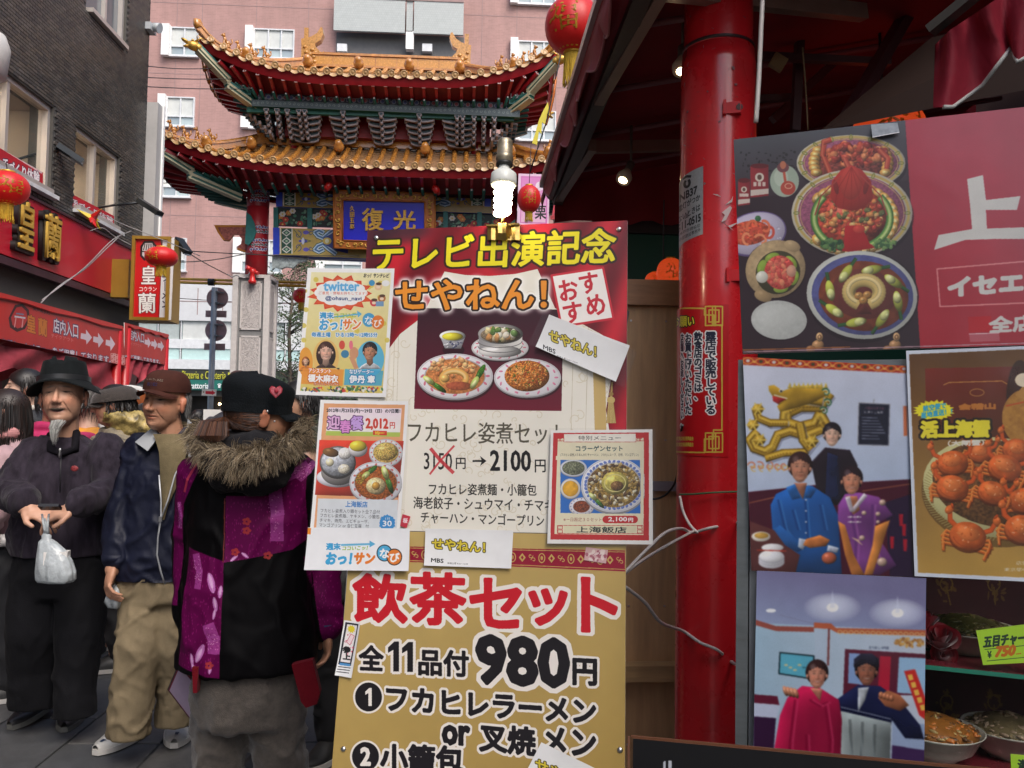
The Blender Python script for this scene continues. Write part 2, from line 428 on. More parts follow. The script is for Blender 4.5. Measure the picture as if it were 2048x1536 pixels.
  def put(mm,c_,al):
   X0,Y0=max(x_0,0),max(y_0,0);X1,Y1=min(x_1,s.w),min(y_1,s.h)
   if X1>X0 and Y1>Y0:s.put((X0,Y0,mm[Y0-y_0:Y1-y_0,X0-x_0:X1-x_0]),c_ if not isinstance(c_,np.ndarray)else c_[Y0-y_0:Y1-y_0,X0-x_0:X1-x_0],al)
  if glow:put(np.clip(blur(dil(m,gw).astype(np.float32),gw*.6)*1.1,0,1),glow,1)
  if out2:put(dil(m,ow2),out2,a)
  if out:put(dil(m,ow),out,a)
  if col2 is not None:
   tt=np.linspace(0,1,m.shape[0])[:,None,None];cc=np.broadcast_to((np.array(col)*(1-tt)+np.array(col2)*tt)/255.,m.shape+(3,)).astype(np.float32)
   put(m,cc,a)
  else:put(m,col,a)
 def image(s,name,spread=.0):
  im=bpy.data.images.new(name,s.w,s.h,alpha=False)
  a=np.clip(s.a,0,1)
  a=.02+a*.93
  px=np.ones((s.h,s.w,4),np.float32);px[...,:3]=a[::-1]
  im.pixels.foreach_set(px.ravel());im.update();im.pack()
  return im
def sheet(pl,quad,name,cv_ppm,parent=None,thick=.0015,bgc=(255,255,255),side=None,px=True,curl=0,seed=0):
 """a flat slab whose outline is quad (photo px or plane uv); returns (canvas, finish)"""
 uv=pl.uv(np.array(quad,float))if px else np.array(quad,float)
 (u0,v0),(u1,v1)=uv.min(0),uv.max(0)
 cv=Canvas(pl.uv,u0,v0,u1,v1,cv_ppm,bgc)
 def finish(rough=.5,coat=0,bump=0,label=None,cat=None,group=None,emit=0,kind=None,spec=.5):
  im=cv.image(name+'_print');mt=MI(name+'_print',im,rough,coat,bump,emit,spec)
  sd_=side or M('paper_edge',(.75,.74,.7),.8)
  if curl and len(uv)==4:
   n=10;P=[]
   for i in range(n+1):
    row=[]
    for j in range(n+1):
     a,b=j/n,i/n
     q=(uv[3]*(1-a)+uv[2]*a)*(1-b)+(uv[0]*(1-a)+uv[1]*a)*b
     w=curl*((2*abs(a-.5))**3*(.4+.6*vnoise(b*3,a,0,seed))+(2*abs(b-.5))**4*.6*vnoise(a*3+7,b,0,seed+3))
     row.append(pl.pt(q,w))
    P.append(row)
   P=np.array(P);b_=MB();b_.grid(P,0,True);b_.grid(P-pl.N*.0006,1,True,flip=True)
   me=b_.mesh(name,[mt,sd_])
  else:
   b_=MB();O=pl.O;b_.prism([tuple(x)for x in uv],O,pl.U,pl.V,pl.N,thick,0,1);me=b_.mesh(name,[mt,sd_])
  uvl=me.uv_layers.new(name='UVMap');co=np.zeros(len(me.vertices)*3,np.float32);me.vertices.foreach_get('co',co)
  co=co.reshape(-1,3)-pl.O;U_=(co@pl.U-u0)/(u1-u0);V_=(co@pl.V-v0)/(v1-v0)
  li=np.zeros(len(me.loops),np.int32);me.loops.foreach_get('vertex_index',li)
  uvl.data.foreach_set('uv',np.stack((U_[li],V_[li]),-1).astype(np.float32).ravel())
  if curl:
   me.polygons.foreach_set('material_index',[0]*100+[1]*100)
  return link(name,me,parent,label=label,cat=cat,group=group,kind=kind)
 return cv,finish
def voxel(mb,size,smooth=6,name='v'):
 me=mb.mesh(name,[]);o=bpy.data.objects.new(name,me);COL.objects.link(o)
 r=o.modifiers.new('r','REMESH');r.mode='VOXEL';r.voxel_size=size;r.adaptivity=0
 if smooth:s_=o.modifiers.new('s','SMOOTH');s_.factor=.5;s_.iterations=smooth
 dg=bpy.context.evaluated_depsgraph_get();dg.update()
 out=bpy.data.meshes.new_from_object(o.evaluated_get(dg));bpy.data.objects.remove(o);bpy.data.meshes.remove(me)
 out.polygons.foreach_set('use_smooth',[True]*len(out.polygons));out.name=name
 return out
def getco(me):
 a=np.zeros(len(me.vertices)*3,np.float32);me.vertices.foreach_get('co',a);return a.reshape(-1,3).astype(float)
def getno(me):
 a=np.zeros(len(me.vertices)*3,np.float32);me.vertices.foreach_get('normal',a);return a.reshape(-1,3).astype(float)
def setco(me,c):me.vertices.foreach_set('co',np.ascontiguousarray(c,np.float32).ravel());me.update()
def setcol(me,c,name='Col'):
 a=me.color_attributes.new(name,'FLOAT_COLOR','POINT');k=np.ones((len(me.vertices),4),np.float32);k[:,:3]=c
 a.data.foreach_set('color',k.ravel())
# = printed matter helpers
def facefun(x,z,skin,mouth='closed',brow=(.03,.025,.02),old=0.0,stubble=0,squint=.5,lip=None,C=None,k_=1.0):
 """relief (m) and colour of a face; x across, z up from the head centre"""
 ax=np.abs(x);g=lambda a,b_,c,d:np.exp(-((a)/b_)**2-((c)/d)**2)
 D=-.0075*g(ax-.030,.017,z-.014,.011)+.0035*g(ax-.030,.012,z-.012,.006)+.0045*g(ax-.026,.022,z-.038,.008)+.0045*g(ax-.044,.018,z+.022,.018)
 D+=.0045*g(x,.022,z+.052,.0045)+.0050*g(x,.018,z+.064,.0055)-.0020*g(x,.022,z+.058,.002)+.004*g(x,.018,z+.094,.012)-.003*g(x,.02,z+.078,.007)-.002*g(x,.004,z+.040,.008)
 fold=np.abs(ax-(.022+.018*np.clip((-.026-z)/.04,0,1)));D-=(.0022+.003*old)*np.exp(-(fold/.0035)**2)*sm(-.022,-.034,z)*sm(-.078,-.064,z)
 D-=old*.0012*np.cos(z*520)*sm(.045,.055,z)*sm(.085,.075,z)*(ax<.05)+old*.0022*g(ax-.05,.01,z-.0,.012)*np.cos((z+ax)*500)
 if mouth=='open':D-=.012*g(x,.020,z+.060,.0065)
 if mouth=='smile':D+=.003*g(ax-.038,.010,z+.045,.012)
 sk=np.array(skin,float)
 def mix(w,c,k=1.0):
  nonlocal C;w=np.clip(w*k*k_,0,1)[...,None];C=C*(1-w)+np.array(c)*w
 mix(g(ax-.042,.022,z+.022,.020),sk*np.array((1.22,.88,.80)),.55);mix(g(x,.012,z+.022,.014),sk*np.array((1.2,.86,.8)),.5)
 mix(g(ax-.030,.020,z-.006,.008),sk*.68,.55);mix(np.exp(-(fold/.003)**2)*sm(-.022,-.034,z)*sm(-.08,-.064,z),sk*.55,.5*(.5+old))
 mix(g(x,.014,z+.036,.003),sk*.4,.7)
 if stubble:mix(sm(-.03,-.06,z)*sm(-.01,.02,ax)*.9,sk*np.array((.72,.74,.78)),stubble)
 mz=z-(.10*ax if mouth in('smile','open')else 0)
 mix(g(x,.025,mz+.0525,.0035),lip or sk*np.array((.86,.52,.5)),.95);mix(g(x,.020,mz+.0645,.0045),lip or sk*np.array((.95,.55,.52)),.95);mix(g(x,.027,mz+.0580,.0013),sk*.18,1.1)
 if mouth=='open':mix(g(x,.025,mz+.0600,.0075),(.03,.010,.010),1.8);mix(g(x,.018,mz+.0545,.0026),(.5,.44,.34),1.6)
 if mouth=='smile':mix(g(x,.02,mz+.0585,.0028),(.62,.57,.5),1.3)
 h=.0042*(1-squint*.62)
 mix(g(ax-.030,.0125,z-.0125,h*1.2),(.42,.38,.34),1.2*(1-squint));mix(g(ax-.030,.0048,z-.0125,h),(.012,.008,.006),1.8);mix(g(ax-.030,.0140,z-(.0125+h*.9),.0016),(.015,.010,.008),1.5)
 mix(g(ax-.031,.0145,z-(.0125-h*.9),.0012),sk*.35,.8);mix(g(ax-.029,.017,z-(.034-.1*(ax-.03)),.0035),brow,.85)
 return D,C
def bust(cv,x,y,s,skin=(205,150,120),hair=(30,22,20),cloth=(40,60,140),tilt=0,long=False,cap=None,body=1.0,smile=True,sh=1.0,old=False,turn=.12):
 """printed portrait: a lit face relief drawn into the print; s = height of the head, centred on x,y"""
 v_=cv.vol;cv.vol=.9;d=tuple(int(c*.72)for c in skin);w=s*.36
 if long:cv.ell(x,y+s*.14,w*1.35,s*.66,hair,rot=tilt)
 if body:
  b=s*body;cv.poly([(x-s*.85*sh,y+s*.5+b),(x-s*.82*sh,y+s*.95),(x-s*.55*sh,y+s*.72),(x-s*.2,y+s*.58),(x+s*.2,y+s*.58),(x+s*.55*sh,y+s*.72),(x+s*.82*sh,y+s*.95),(x+s*.85*sh,y+s*.5+b)],cloth)
  cv.poly([(x-s*.15,y+s*.3),(x+s*.15,y+s*.3),(x+s*.17,y+s*.6),(x,y+s*.76),(x-s*.17,y+s*.6)],d)
 cv.ell(x,y-s*.10,w*1.10,s*.44,hair,rot=tilt)
 for e in(-1,1):cv.ell(x+e*w*.93,y+s*.05,w*.12,s*.085,tuple(int(c*.9)for c in skin))
 m=s/.25;mk=cv.pmask([(x-.09*m,y-.13*m),(x+.09*m,y-.13*m),(x+.09*m,y+.13*m),(x-.09*m,y+.13*m)])
 if mk is not None and mk[2].size:
  x0,y0,mm=mk;c0=cv.c(np.array([(x,y),(x+m*.1,y),(x,y-m*.1)]));e1,e2=(c0[1]-c0[0])/.1,(c0[2]-c0[0])/.1;dt=e1[0]*e2[1]-e1[1]*e2[0];Y,X=np.mgrid[0:mm.shape[0],0:mm.shape[1]];dx,dy=X+x0+.5-c0[0,0],Y+y0+.5-c0[0,1]
  lx,lz=(dx*e2[1]-dy*e2[0])/dt,(e1[0]*dy-e1[1]*dx)/dt;t=R(tilt);lx,lz=lx*math.cos(t)-lz*math.sin(t),lx*math.sin(t)+lz*math.cos(t)
  H_=np.full(lx.shape,-.2)
  for(cz,cy,rx,ry,rz)in((.032,.014,.077,.096,.088),(-.016,-.014,.068,.080,.094),(-.072,-.032,.046,.052,.044),(-.05,-.005,.062,.065,.055)):
   q=1-(lx/rx)**2-((lz-cz)/rz)**2;H_=np.maximum(H_,np.where(q>0,-cy+ry*np.sqrt(np.maximum(q,0)),-.2))
  inside=H_>-.1;fx=lx-turn*np.clip(H_,0,.1)*.5;H_+=.026*np.exp(-(fx/.0085)**2)*sm(.04,-.022,lz)*sm(-.040,-.030,lz)+.006*np.exp(-((np.abs(fx)-.013)/.006)**2-((lz+.030)/.007)**2)
  C=np.ones(lx.shape+(1,))*(np.array(skin)/255.)**2.2;D,C=facefun(fx,lz,(np.array(skin)/255.)**2.2,'smile' if smile else 'closed',old=.6 if old else.1,squint=.45,C=C);H_=H_+D*1.2
  gy,gx=np.gradient(H_);px_=1/math.hypot(*e1);nx,ny=-gx/px_,-gy/px_;nl=1/np.sqrt(nx*nx+ny*ny+1);lam=np.clip((nx*-.35+ny*-.55+.76)*nl,0,1);f=.45+.70*lam
  col=np.clip(C*f[...,None],0,1)**(1/2.2);cap_z=.066+.0*lx;hairline=lz<.070-.5*np.abs(lx)+.005*np.sin(lx*260)
  cv.put((x0,y0,(inside&hairline&mm)),col.astype(np.float32))
 if cap:cv.poly([(x-w*1.2,y-s*.14),(x-w*1.15,y-s*.42),(x-w*.5,y-s*.6),(x+w*.5,y-s*.6),(x+w*1.15,y-s*.42),(x+w*1.2,y-s*.14),(x,y-s*.28)],cap)
 cv.vol=v_
def plate(cv,x,y,rx,ry,rim=(225,225,225),pat=(205,90,110),inner=(180,90,40),q=.72,tex=(6,1.2,5),rot=0,n=16,shadow=True):
 v_=cv.vol;cv.vol=v_*.22
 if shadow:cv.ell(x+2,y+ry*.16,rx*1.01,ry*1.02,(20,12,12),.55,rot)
 cv.ell(x,y+ry*.08,rx,ry,tuple(int(c*.66)for c in rim),1,rot);cv.ell(x,y,rx,ry,rim,1,rot)
 cv.ring(x,y,rx*.97,ry*.96,1.2,tuple(int(c*.8)for c in rim),rot)
 if pat:
  for k in range(n):
   t=6.283*k/n;a,b=rx*.86*math.cos(t),ry*.85*math.sin(t);c,s_=math.cos(R(rot)),math.sin(R(rot))
   cv.ell(x+a*c-b*s_,y+a*s_+b*c,rx*.06,ry*.05,pat,.8,k*40)
 cv.ell(x,y,rx*(q+.03),ry*(q+.02),tuple(int(c*.78)for c in rim),1,rot)
 cv.ell(x,y+ry*.02,rx*q,ry*q,inner,1,rot,tex=tex);cv.vol=v_
def one(cv,x,y,w,h,col,out=None,ow=0):
 p=[(x+w*.5,y+h/2),(x-w*.02,y+h/2),(x-w*.02,y-h*.22),(x-w*.5,y-h*.12),(x-w*.5,y-h*.30),(x+w*.08,y-h/2),(x+w*.5,y-h/2)]
 if out:cv.poly(p,out);cv.line(p+[p[0],p[1]],out,ow)
 cv.poly(p,col)
def rice(cv,x,y,rx,ry,n=160,seed=0,cols=((205,120,50),(225,150,80),(170,85,35),(235,175,105),(90,110,40),(150,60,35))):
 cv.ell(x,y,rx,ry,cols[0],1,0,tex=(4,1.3,seed));cv.blobs(x,y-ry*.1,rx*.92,ry*.85,n,cols,rx*.03,rx*.07,seed)
def choy(cv,x,y,L,rot,w=.2):
 c,s_=math.cos(R(rot)),math.sin(R(rot))
 cv.ell(x+c*L*.3,y+s_*L*.3,L*.45,L*w*.9,(60,110,35),1,rot,tex=(5,1,2));cv.ell(x-c*L*.3,y-s_*L*.3,L*.36,L*w,(190,205,110),1,rot);cv.ell(x-c*L*.35,y-s_*L*.35,L*.22,L*w*.5,(230,235,180),.8,rot)
def fret(cv,x0,y0,s,col,w=1.5,sl=0):
 for a,b,c,d in((0,0,.66,.66),(.33,.33,1,1),(0,.5,.5,1),(.5,0,1,.5)):
  cv.line([(x0+a*s,y0+b*s),(x0+c*s,y0+b*s),(x0+c*s,y0+d*s),(x0+a*s,y0+d*s),(x0+a*s,y0+b*s)],col,w)
def swirl(cv,x,y,s,col,w=1.5,rot=0,flip=1):
 t=np.linspace(0,3.6*math.pi/2,14);r=s*(1-.13*t)
 cv.line(np.stack((x+r*np.cos(t*flip+R(rot)),y+r*np.sin(t*flip+R(rot))),-1),col,w)
def burst(cv,x,y,rx,ry,n,col,deep=.8,seed=1,a=1):
 rnd=random.Random(seed);p=[]
 for k in range(2*n):
  t=math.pi*k/n;q=(1+rnd.uniform(-.07,.07))if k%2==0 else deep
  p.append((x+rx*q*math.cos(t),y+ry*q*math.sin(t)))
 cv.poly(p,col,a)
def cloud(cv,x,y,rx,ry,col):
 for k in range(12):
  t=6.283*k/12;cv.ell(x+rx*.72*math.cos(t),y+ry*.66*math.sin(t),rx*.3,ry*.36,col)
 cv.ell(x,y,rx*.85,ry*.8,col)
# = centre signboard
BA,BT=R(15.4),R(8.5)
BU=(math.cos(BA),-math.sin(BA),0);BV=(math.sin(BA)*math.sin(BT),math.cos(BA)*math.sin(BT),math.cos(BT))
BP=Plane(at(1000,800,1.87),BU,BV)
edge=M('board_edge',(.7,.7,.68),.5,metal=.3)
metal_silver=M('silver_metal',(.62,.62,.63),.3,metal=1,var=.05)
def board():
 root=thing('signboard','tall restaurant signboard with red curtain, gold lower panel and taped-on flyers','signboard',tuple(at(950,1690,1.9)))
 cv,fin=sheet(BP,[(735,461),(1255,441),(1252,1068),(702,1060)],'upper_panel',2200,root,.006,(238,234,222),edge)
 rnd=random.Random(3)
 for k in range(230):
  x,y=rnd.uniform(700,1240),rnd.uniform(560,1064);swirl(cv,x,y,rnd.uniform(6,13),(222,213,190),1.6,rnd.random()*360,rnd.choice((-1,1)))
 for x in(785,793,1143,1172):cv.line([(x+6,600),(x-6,1064)],(200,190,165),1)
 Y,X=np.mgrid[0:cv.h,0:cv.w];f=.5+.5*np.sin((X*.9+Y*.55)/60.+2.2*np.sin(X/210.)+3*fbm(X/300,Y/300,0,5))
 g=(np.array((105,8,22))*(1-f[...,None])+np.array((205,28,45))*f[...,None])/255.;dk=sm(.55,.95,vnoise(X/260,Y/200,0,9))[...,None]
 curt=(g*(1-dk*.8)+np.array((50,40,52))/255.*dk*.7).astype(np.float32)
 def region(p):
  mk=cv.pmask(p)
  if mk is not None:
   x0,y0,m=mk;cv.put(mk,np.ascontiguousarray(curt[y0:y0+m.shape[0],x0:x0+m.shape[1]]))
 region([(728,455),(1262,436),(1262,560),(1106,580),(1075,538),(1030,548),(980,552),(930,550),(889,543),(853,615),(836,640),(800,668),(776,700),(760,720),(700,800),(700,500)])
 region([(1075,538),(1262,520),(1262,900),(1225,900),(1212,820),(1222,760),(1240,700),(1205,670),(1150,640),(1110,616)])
 cv.poly([(1185,700),(1210,700),(1213,880),(1190,880)],(205,175,110))
 cv.poly([(836,616),(1127,619),(1123,822),(828,818)],(62,22,36));cv.grad([(836,616),(1127,619),(1123,822),(828,818)],(50,22,34),(112,26,46),(0,1))
 cv.line([(1224,765),(1222,800)],(190,160,95),4);cv.ell(1222,800,8,7,(205,178,110));cv.ell(1222,788,5,4,(160,130,70))
 for k in range(13):cv.line([(1217+k*.8,806),(1213+k*1.55,846)],(214,188,120)if k%2 else(165,135,75),1.5)
 cv.text('テレビ出演記念',747,1230,508,491,68,(240,226,30),bold=5,out=(45,25,10),ow=11,sk=.06)
 cv.text('せやねん！',792,1092,590,588,58,(240,150,45),bold=5,out=(40,25,15),ow=10,glow=(255,253,248),gw=20)
 q=[(1103,551),(1206,535),(1227,637),(1123,653)]
 mk=cv.pmask(q)
 cv.poly(q,(250,245,240));cv.line(q+[q[0]],(205,40,55),4.5)
 for t,x,y in(('お',1137,580),('す',1178,566),('す',1146,625),('め',1191,610)):cv.text(t,x-18,x+18,y,y,40,(205,40,55),bold=3,rotc=-9)
 cv.vol=.8;cv.ell(907,700,22,12,(20,10,14),.5);cv.poly([(880,672),(931,672),(922,697),(890,697)],(190,190,198));cv.blobs(906,688,19,8,20,[(70,75,110),(220,220,225)],1.5,3,2)
 cv.ell(905,672,26,11,(225,228,228));cv.ell(905,673,21,8,(226,214,60))
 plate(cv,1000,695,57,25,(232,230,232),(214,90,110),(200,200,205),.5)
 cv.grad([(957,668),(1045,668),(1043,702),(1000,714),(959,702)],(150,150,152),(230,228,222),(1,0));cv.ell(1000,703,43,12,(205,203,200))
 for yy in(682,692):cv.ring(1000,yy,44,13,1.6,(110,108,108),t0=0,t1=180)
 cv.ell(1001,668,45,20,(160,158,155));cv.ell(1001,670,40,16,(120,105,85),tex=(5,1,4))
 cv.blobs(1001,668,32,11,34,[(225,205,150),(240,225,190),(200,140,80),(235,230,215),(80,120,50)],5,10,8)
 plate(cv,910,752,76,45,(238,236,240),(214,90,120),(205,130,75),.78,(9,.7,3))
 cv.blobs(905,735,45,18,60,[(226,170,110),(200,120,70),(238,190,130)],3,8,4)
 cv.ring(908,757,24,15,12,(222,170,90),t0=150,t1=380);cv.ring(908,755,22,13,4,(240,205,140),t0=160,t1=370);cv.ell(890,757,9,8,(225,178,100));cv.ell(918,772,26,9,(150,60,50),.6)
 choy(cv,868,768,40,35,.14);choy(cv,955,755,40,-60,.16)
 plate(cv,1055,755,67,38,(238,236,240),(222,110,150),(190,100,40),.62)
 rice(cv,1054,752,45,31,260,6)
 cv.vol=0
 cv.text('フカヒレ姿煮セット',816,1130,864,868,42,(85,80,66),bold=1)
 cv.text('3150',848,904,922,923,33,(40,38,36),bold=1);cv.text('円',912,931,927,927,22,(40,38,36),bold=1)
 cv.line([(862,898),(880,920),(906,945)],(205,50,60),7,.85);cv.line([(908,892),(880,922),(860,948)],(205,50,60),4,.85)
 cv.line([(946,922),(966,922)],(20,20,20),4);cv.poly([(960,912),(973,922),(960,932),(964,922)],(20,20,20))
 cv.text('2100',981,1061,921,922,40,(22,22,24),bold=3);cv.text('円',1070,1091,932,932,25,(30,30,30),bold=1)
 cv.text('フカヒレ姿煮麺・小籠包',858,1073,978,980,23,(48,46,42),bold=1)
 cv.text('海老餃子・シュウマイ・チマキ',827,1106,1005,1011,24,(48,46,42),bold=1)
 cv.text('チャーハン・マンゴープリン',842,1088,1034,1042,23,(48,46,42),bold=1)
 cv.noise(200,.05,4);fin(.34,coat=.25,bump=.05)
 cv,fin=sheet(BP,[(702,1061.5),(1252,1069.5),(1249,1690),(651,1690)],'lower_panel',2000,root,.006,(186,152,74),edge)
 cv.grad([(640,1050),(1260,1050),(1260,1700),(640,1700)],(198,172,108),(176,144,72),(.25,.8));cv.noise(90,.05,2)
 cv.poly([(820,1093),(1250,1101),(1250,1143),(820,1124)],(150,22,50));
 for k in range(22):
  x=830+k*19.5;y=1109+k*.55
  if k%3==1:cv.ring(x,y,6,9,2,(200,170,95));cv.ell(x,y,2.5,4,(200,170,95))
  elif k%3==2:cv.poly([(x-7,y),(x,y-9),(x+7,y),(x,y+9)],(200,170,95));cv.poly([(x-3,y),(x,y-4),(x+3,y),(x,y+4)],(150,22,50))
  else:
   swirl(cv,x-3,y-4,5,(200,170,95),1.6);swirl(cv,x+3,y+4,5,(200,170,95),1.6,180)
 cv.line([(820,1096),(1250,1104)],(200,170,95),1.5);cv.line([(820,1121),(1250,1139)],(200,170,95),1.5)
 rd,wh,bk=(206,24,40),(246,240,232),(24,20,26)
 for t,x0,x1,y,h in(('飲',708,812,1195,92),('茶',822,930,1196,100),('セ',942,1040,1205,94),('ッ',1060,1132,1213,68),('ト',1165,1232,1209,104)):
  cv.text(t,x0,x1,y,y+3,h,rd,bold=8,out=wh,ow=17)
 kw=dict(out=wh,ow=10)
 cv.text('全',719,766,1315,1317,48,bk,bold=4,**kw);one(cv,787,1313,22,60,bk,wh,11);one(cv,815,1314,22,60,bk,wh,11);cv.text('品付',838,936,1324,1328,50,bk,bold=4,**kw)
 cv.text('980',955,1135,1318,1327,92,bk,bold=11,out=wh,ow=19);cv.text('円',1147,1192,1343,1345,50,bk,bold=5,**kw)
 for x,y,n in((737,1394,'1'),(731,1513,'2')):
  cv.ell(x,y,31,33,wh);cv.ell(x,y,27,29,bk);(one(cv,x,y,13,36,wh)if n=='1' else cv.text(n,x-9,x+9,y,y,34,wh,bold=4))
 cv.text('フカヒレラーメン',774,1190,1397,1424,46,bk,bold=5,sk=0,**kw)
 cv.text('or',886,938,1470,1472,36,bk,bold=6,**kw);cv.text('叉焼',960,1070,1474,1484,54,bk,bold=5,**kw);cv.text('メン',1087,1190,1480,1488,50,bk,bold=5,**kw)
 cv.text('小籠包',762,925,1516,1522,56,bk,bold=5,**kw)
 cv.text('海老餃子・シュウマイ',762,1190,1600,1616,46,bk,bold=4,**kw)
 fin(.3,coat=.3,bump=.05)
 b=MB();
 for x0 in(0,1):
  t,l=BP.uv(np.array([(735+x0*518,462),(652+x0*596,1685)],float))
  q0,q1=BP.pt(np.array([t+(.012*(1-2*x0),0)]),-.018)[0],BP.pt(np.array([l+(.012*(1-2*x0),0)]),-.018)[0]
  b.beam(q0,q1,.02,.022)
 t=BP.pt(BP.uv(np.array([(745,470),(1245,452)],float)),-.02);b.beam(t[0],t[1],.022,.022)
 g=BP.pt(BP.uv(np.array([(652,1685),(1249,1685)],float)),-.02);b.beam(g[0],g[1],.022,.022)
 for k in(0,1):
  e=g[k]+(g[k]-t[k])/np.linalg.norm(g[k]-t[k])*((g[k][2]-.02)/BV[2]);b.beam(g[k],e,.022,.022)
  bb=e.copy();bb[0]+=.75*math.sin(BA)-(.34 if k else-.05);bb[1]+=.75*math.cos(BA);bb[2]=.02;b.beam(t[k]*.85+g[k]*.15,bb,.02,.02)
 b.build('stand_frame',metal_silver,root)
 for x,y in((752,476),(1238,459),(687,1498),(1240,1500)):
  p=BP.pt(BP.uv(np.array([(x,y)],float)),0)[0];s_=MB();rt=Vector(BP.N).to_track_quat('Z','Y').to_matrix()
  s_.lathe([(.0062,0),(.0062,.0012),(.0045,.0032),(.0012,.0042)],p,12,0,rt);s_.box(Vector(p)+Vector(BP.N)*.0042,(.006,.0012,.0012),rt,0)
  s_.build('screw',metal_silver,root)
 return root
board()
# ------ flyers taped to it
plastic=M('clear_plastic',(.25,.27,.3),.12,var=0,alpha=.07,spec=.9)
def sleeve(quad,off,name='plastic_sleeve',parent=None):
 pl=BP.shift(off);uv=pl.uv(np.array(quad,float));n=8;P=[]
 for i in range(n+1):
  P.append([pl.pt((uv[0]*(1-j/n)+uv[1]*j/n)*(1-i/n)+(uv[3]*(1-j/n)+uv[2]*j/n)*i/n,.0014*vnoise(i*1.3,j*1.1,0,5))for j in range(n+1)])
 b=MB();b.grid(np.array(P),0,True);return b.build(name,plastic,parent)
def flyer_tv():
 pl=BP.shift(.004);cv,fin=sheet(pl,[(617,537),(790,538),(773,795),(593,790)],'flyer',2400,None,.001,curl=.004,seed=2)
 I=[(624,545),(783,546),(766,787),(601,782)]
 cv.poly(I,(238,226,150));cv.grad(I,(248,240,190),(226,205,110),(0,1))
 rnd=random.Random(5)
 for k in range(26):cv.ell(rnd.uniform(608,778),rnd.uniform(550,700),5,5,(222,200,70),.8)
 burst(cv,682,587,66,37,15,(222,60,30),.78);burst(cv,682,587,60,33,15,(232,90,40),.84);cloud(cv,682,586,52,26,(252,252,250))
 cv.text('twitter',648,718,573,573,17,(95,180,235),bold=2,out=(215,240,255),ow=3);cv.text('ご意見・情報お持ちしてます！',638,733,586,587,6,(215,70,40),bold=0)
 cv.text('@ohsun_navi',651,723,597,598,10,(25,60,130),bold=1)
 cv.text('おっ！サンテレビ',728,779,551,552,8,(30,30,35),bold=1,sk=.2)
 for x,y,c in((757,573,(240,205,160)),(764,597,(190,120,60)),(748,605,(215,60,70))):cv.ell(x,y,8,8,c);cv.ell(x+1,y-5,6,3,(90,60,40));cv.ell(x,y+1,4,3,(250,225,195))
 cv.poly([(752,603),(768,603),(768,613),(752,613)],(120,160,200));cv.ell(744,566,6,6,(60,150,200));cv.ell(772,567,8,6,(250,250,250))
 cv.text('週末',640,667,631,631,12,(60,160,215),bold=2,out=(255,255,255),ow=4);cv.line([(668,634),(718,628)],(90,180,225),3);cv.poly([(714,621),(724,628),(716,635)],(90,180,225));cv.text('ココいこ',668,712,632,630,8,(140,190,60),bold=1)
 cv.text('おっ！',640,684,649,649,21,(60,165,220),bold=3,out=(255,255,255),ow=5,sk=.1);cv.text('サン',686,721,649,649,20,(235,125,40),bold=3,out=(255,255,255),ow=5,sk=.1)
 cv.ell(738,640,13,14,(70,165,215));cv.ell(756,645,13,14,(235,125,40));cv.text('な',730,746,641,641,16,(255,255,255),bold=1);cv.text('び',748,764,647,647,16,(255,255,255),bold=1)
 cv.text('毎週土曜　ひる12時〜12時55分',624,755,669,670,9,(50,140,205),bold=1,out=(240,248,255),ow=3)
 cv.ell(652,715,26,36,(240,195,110));cv.ell(741,718,28,36,(95,190,225));cv.ell(612,725,14,30,(240,165,60))
 bust(cv,652,704,40,(238,190,165),(60,30,20),(70,50,45),long=True,body=.3,sh=.8);bust(cv,740,704,38,(205,145,110),(25,20,25),(215,220,225),body=.4,sh=.8,tilt=12);bust(cv,612,722,16,(240,195,160),(150,80,30),(235,140,50),long=True,body=.8)
 cv.ell(708,706,9,12,(215,155,115));cv.line([(703,715),(712,735)],(215,155,115),9);cv.ell(690,708,8,8,(60,130,170));cv.ell(684,690,6,9,(220,80,60));cv.ell(702,690,4,9,(240,120,140))
 cv.poly([(606,737),(688,739),(685,772),(603,768)],(240,150,50),.85);cv.poly([(690,738),(768,742),(764,772),(688,770)],(70,175,220),.85)
 cv.text('アシスタント',618,662,741,742,9,(255,255,255),bold=1,out=(235,120,30),ow=3);cv.text('榎木麻衣',617,676,756,758,15,(255,255,255),bold=2,out=(215,110,30),ow=5);cv.text('（サンテレビアナウンサー）',628,678,768,769,6,(255,255,255),bold=0,out=(200,90,30),ow=2)
 cv.text('なびゲーター',699,748,743,744,9,(255,255,255),bold=1,out=(40,130,190),ow=3);cv.text('伊丹 章',699,750,758,759,15,(255,255,255),bold=2,out=(40,130,190),ow=5)
 cv.blobs(684,779,84,5,120,[(70,130,60),(225,60,50),(240,210,60),(60,90,160),(240,240,240),(60,50,50),(40,110,70)],2,4.5,9)
 cv.noise(30,.05,3);o=fin(.4,coat=.3,label='laminated yellow TV flyer with a red twitter burst on the left of the signboard',cat='flyer',group='flyers taped to the signboard')
 sleeve([(612,534),(794,535),(776,799),(589,794)],.0095,parent=o)
flyer_tv()
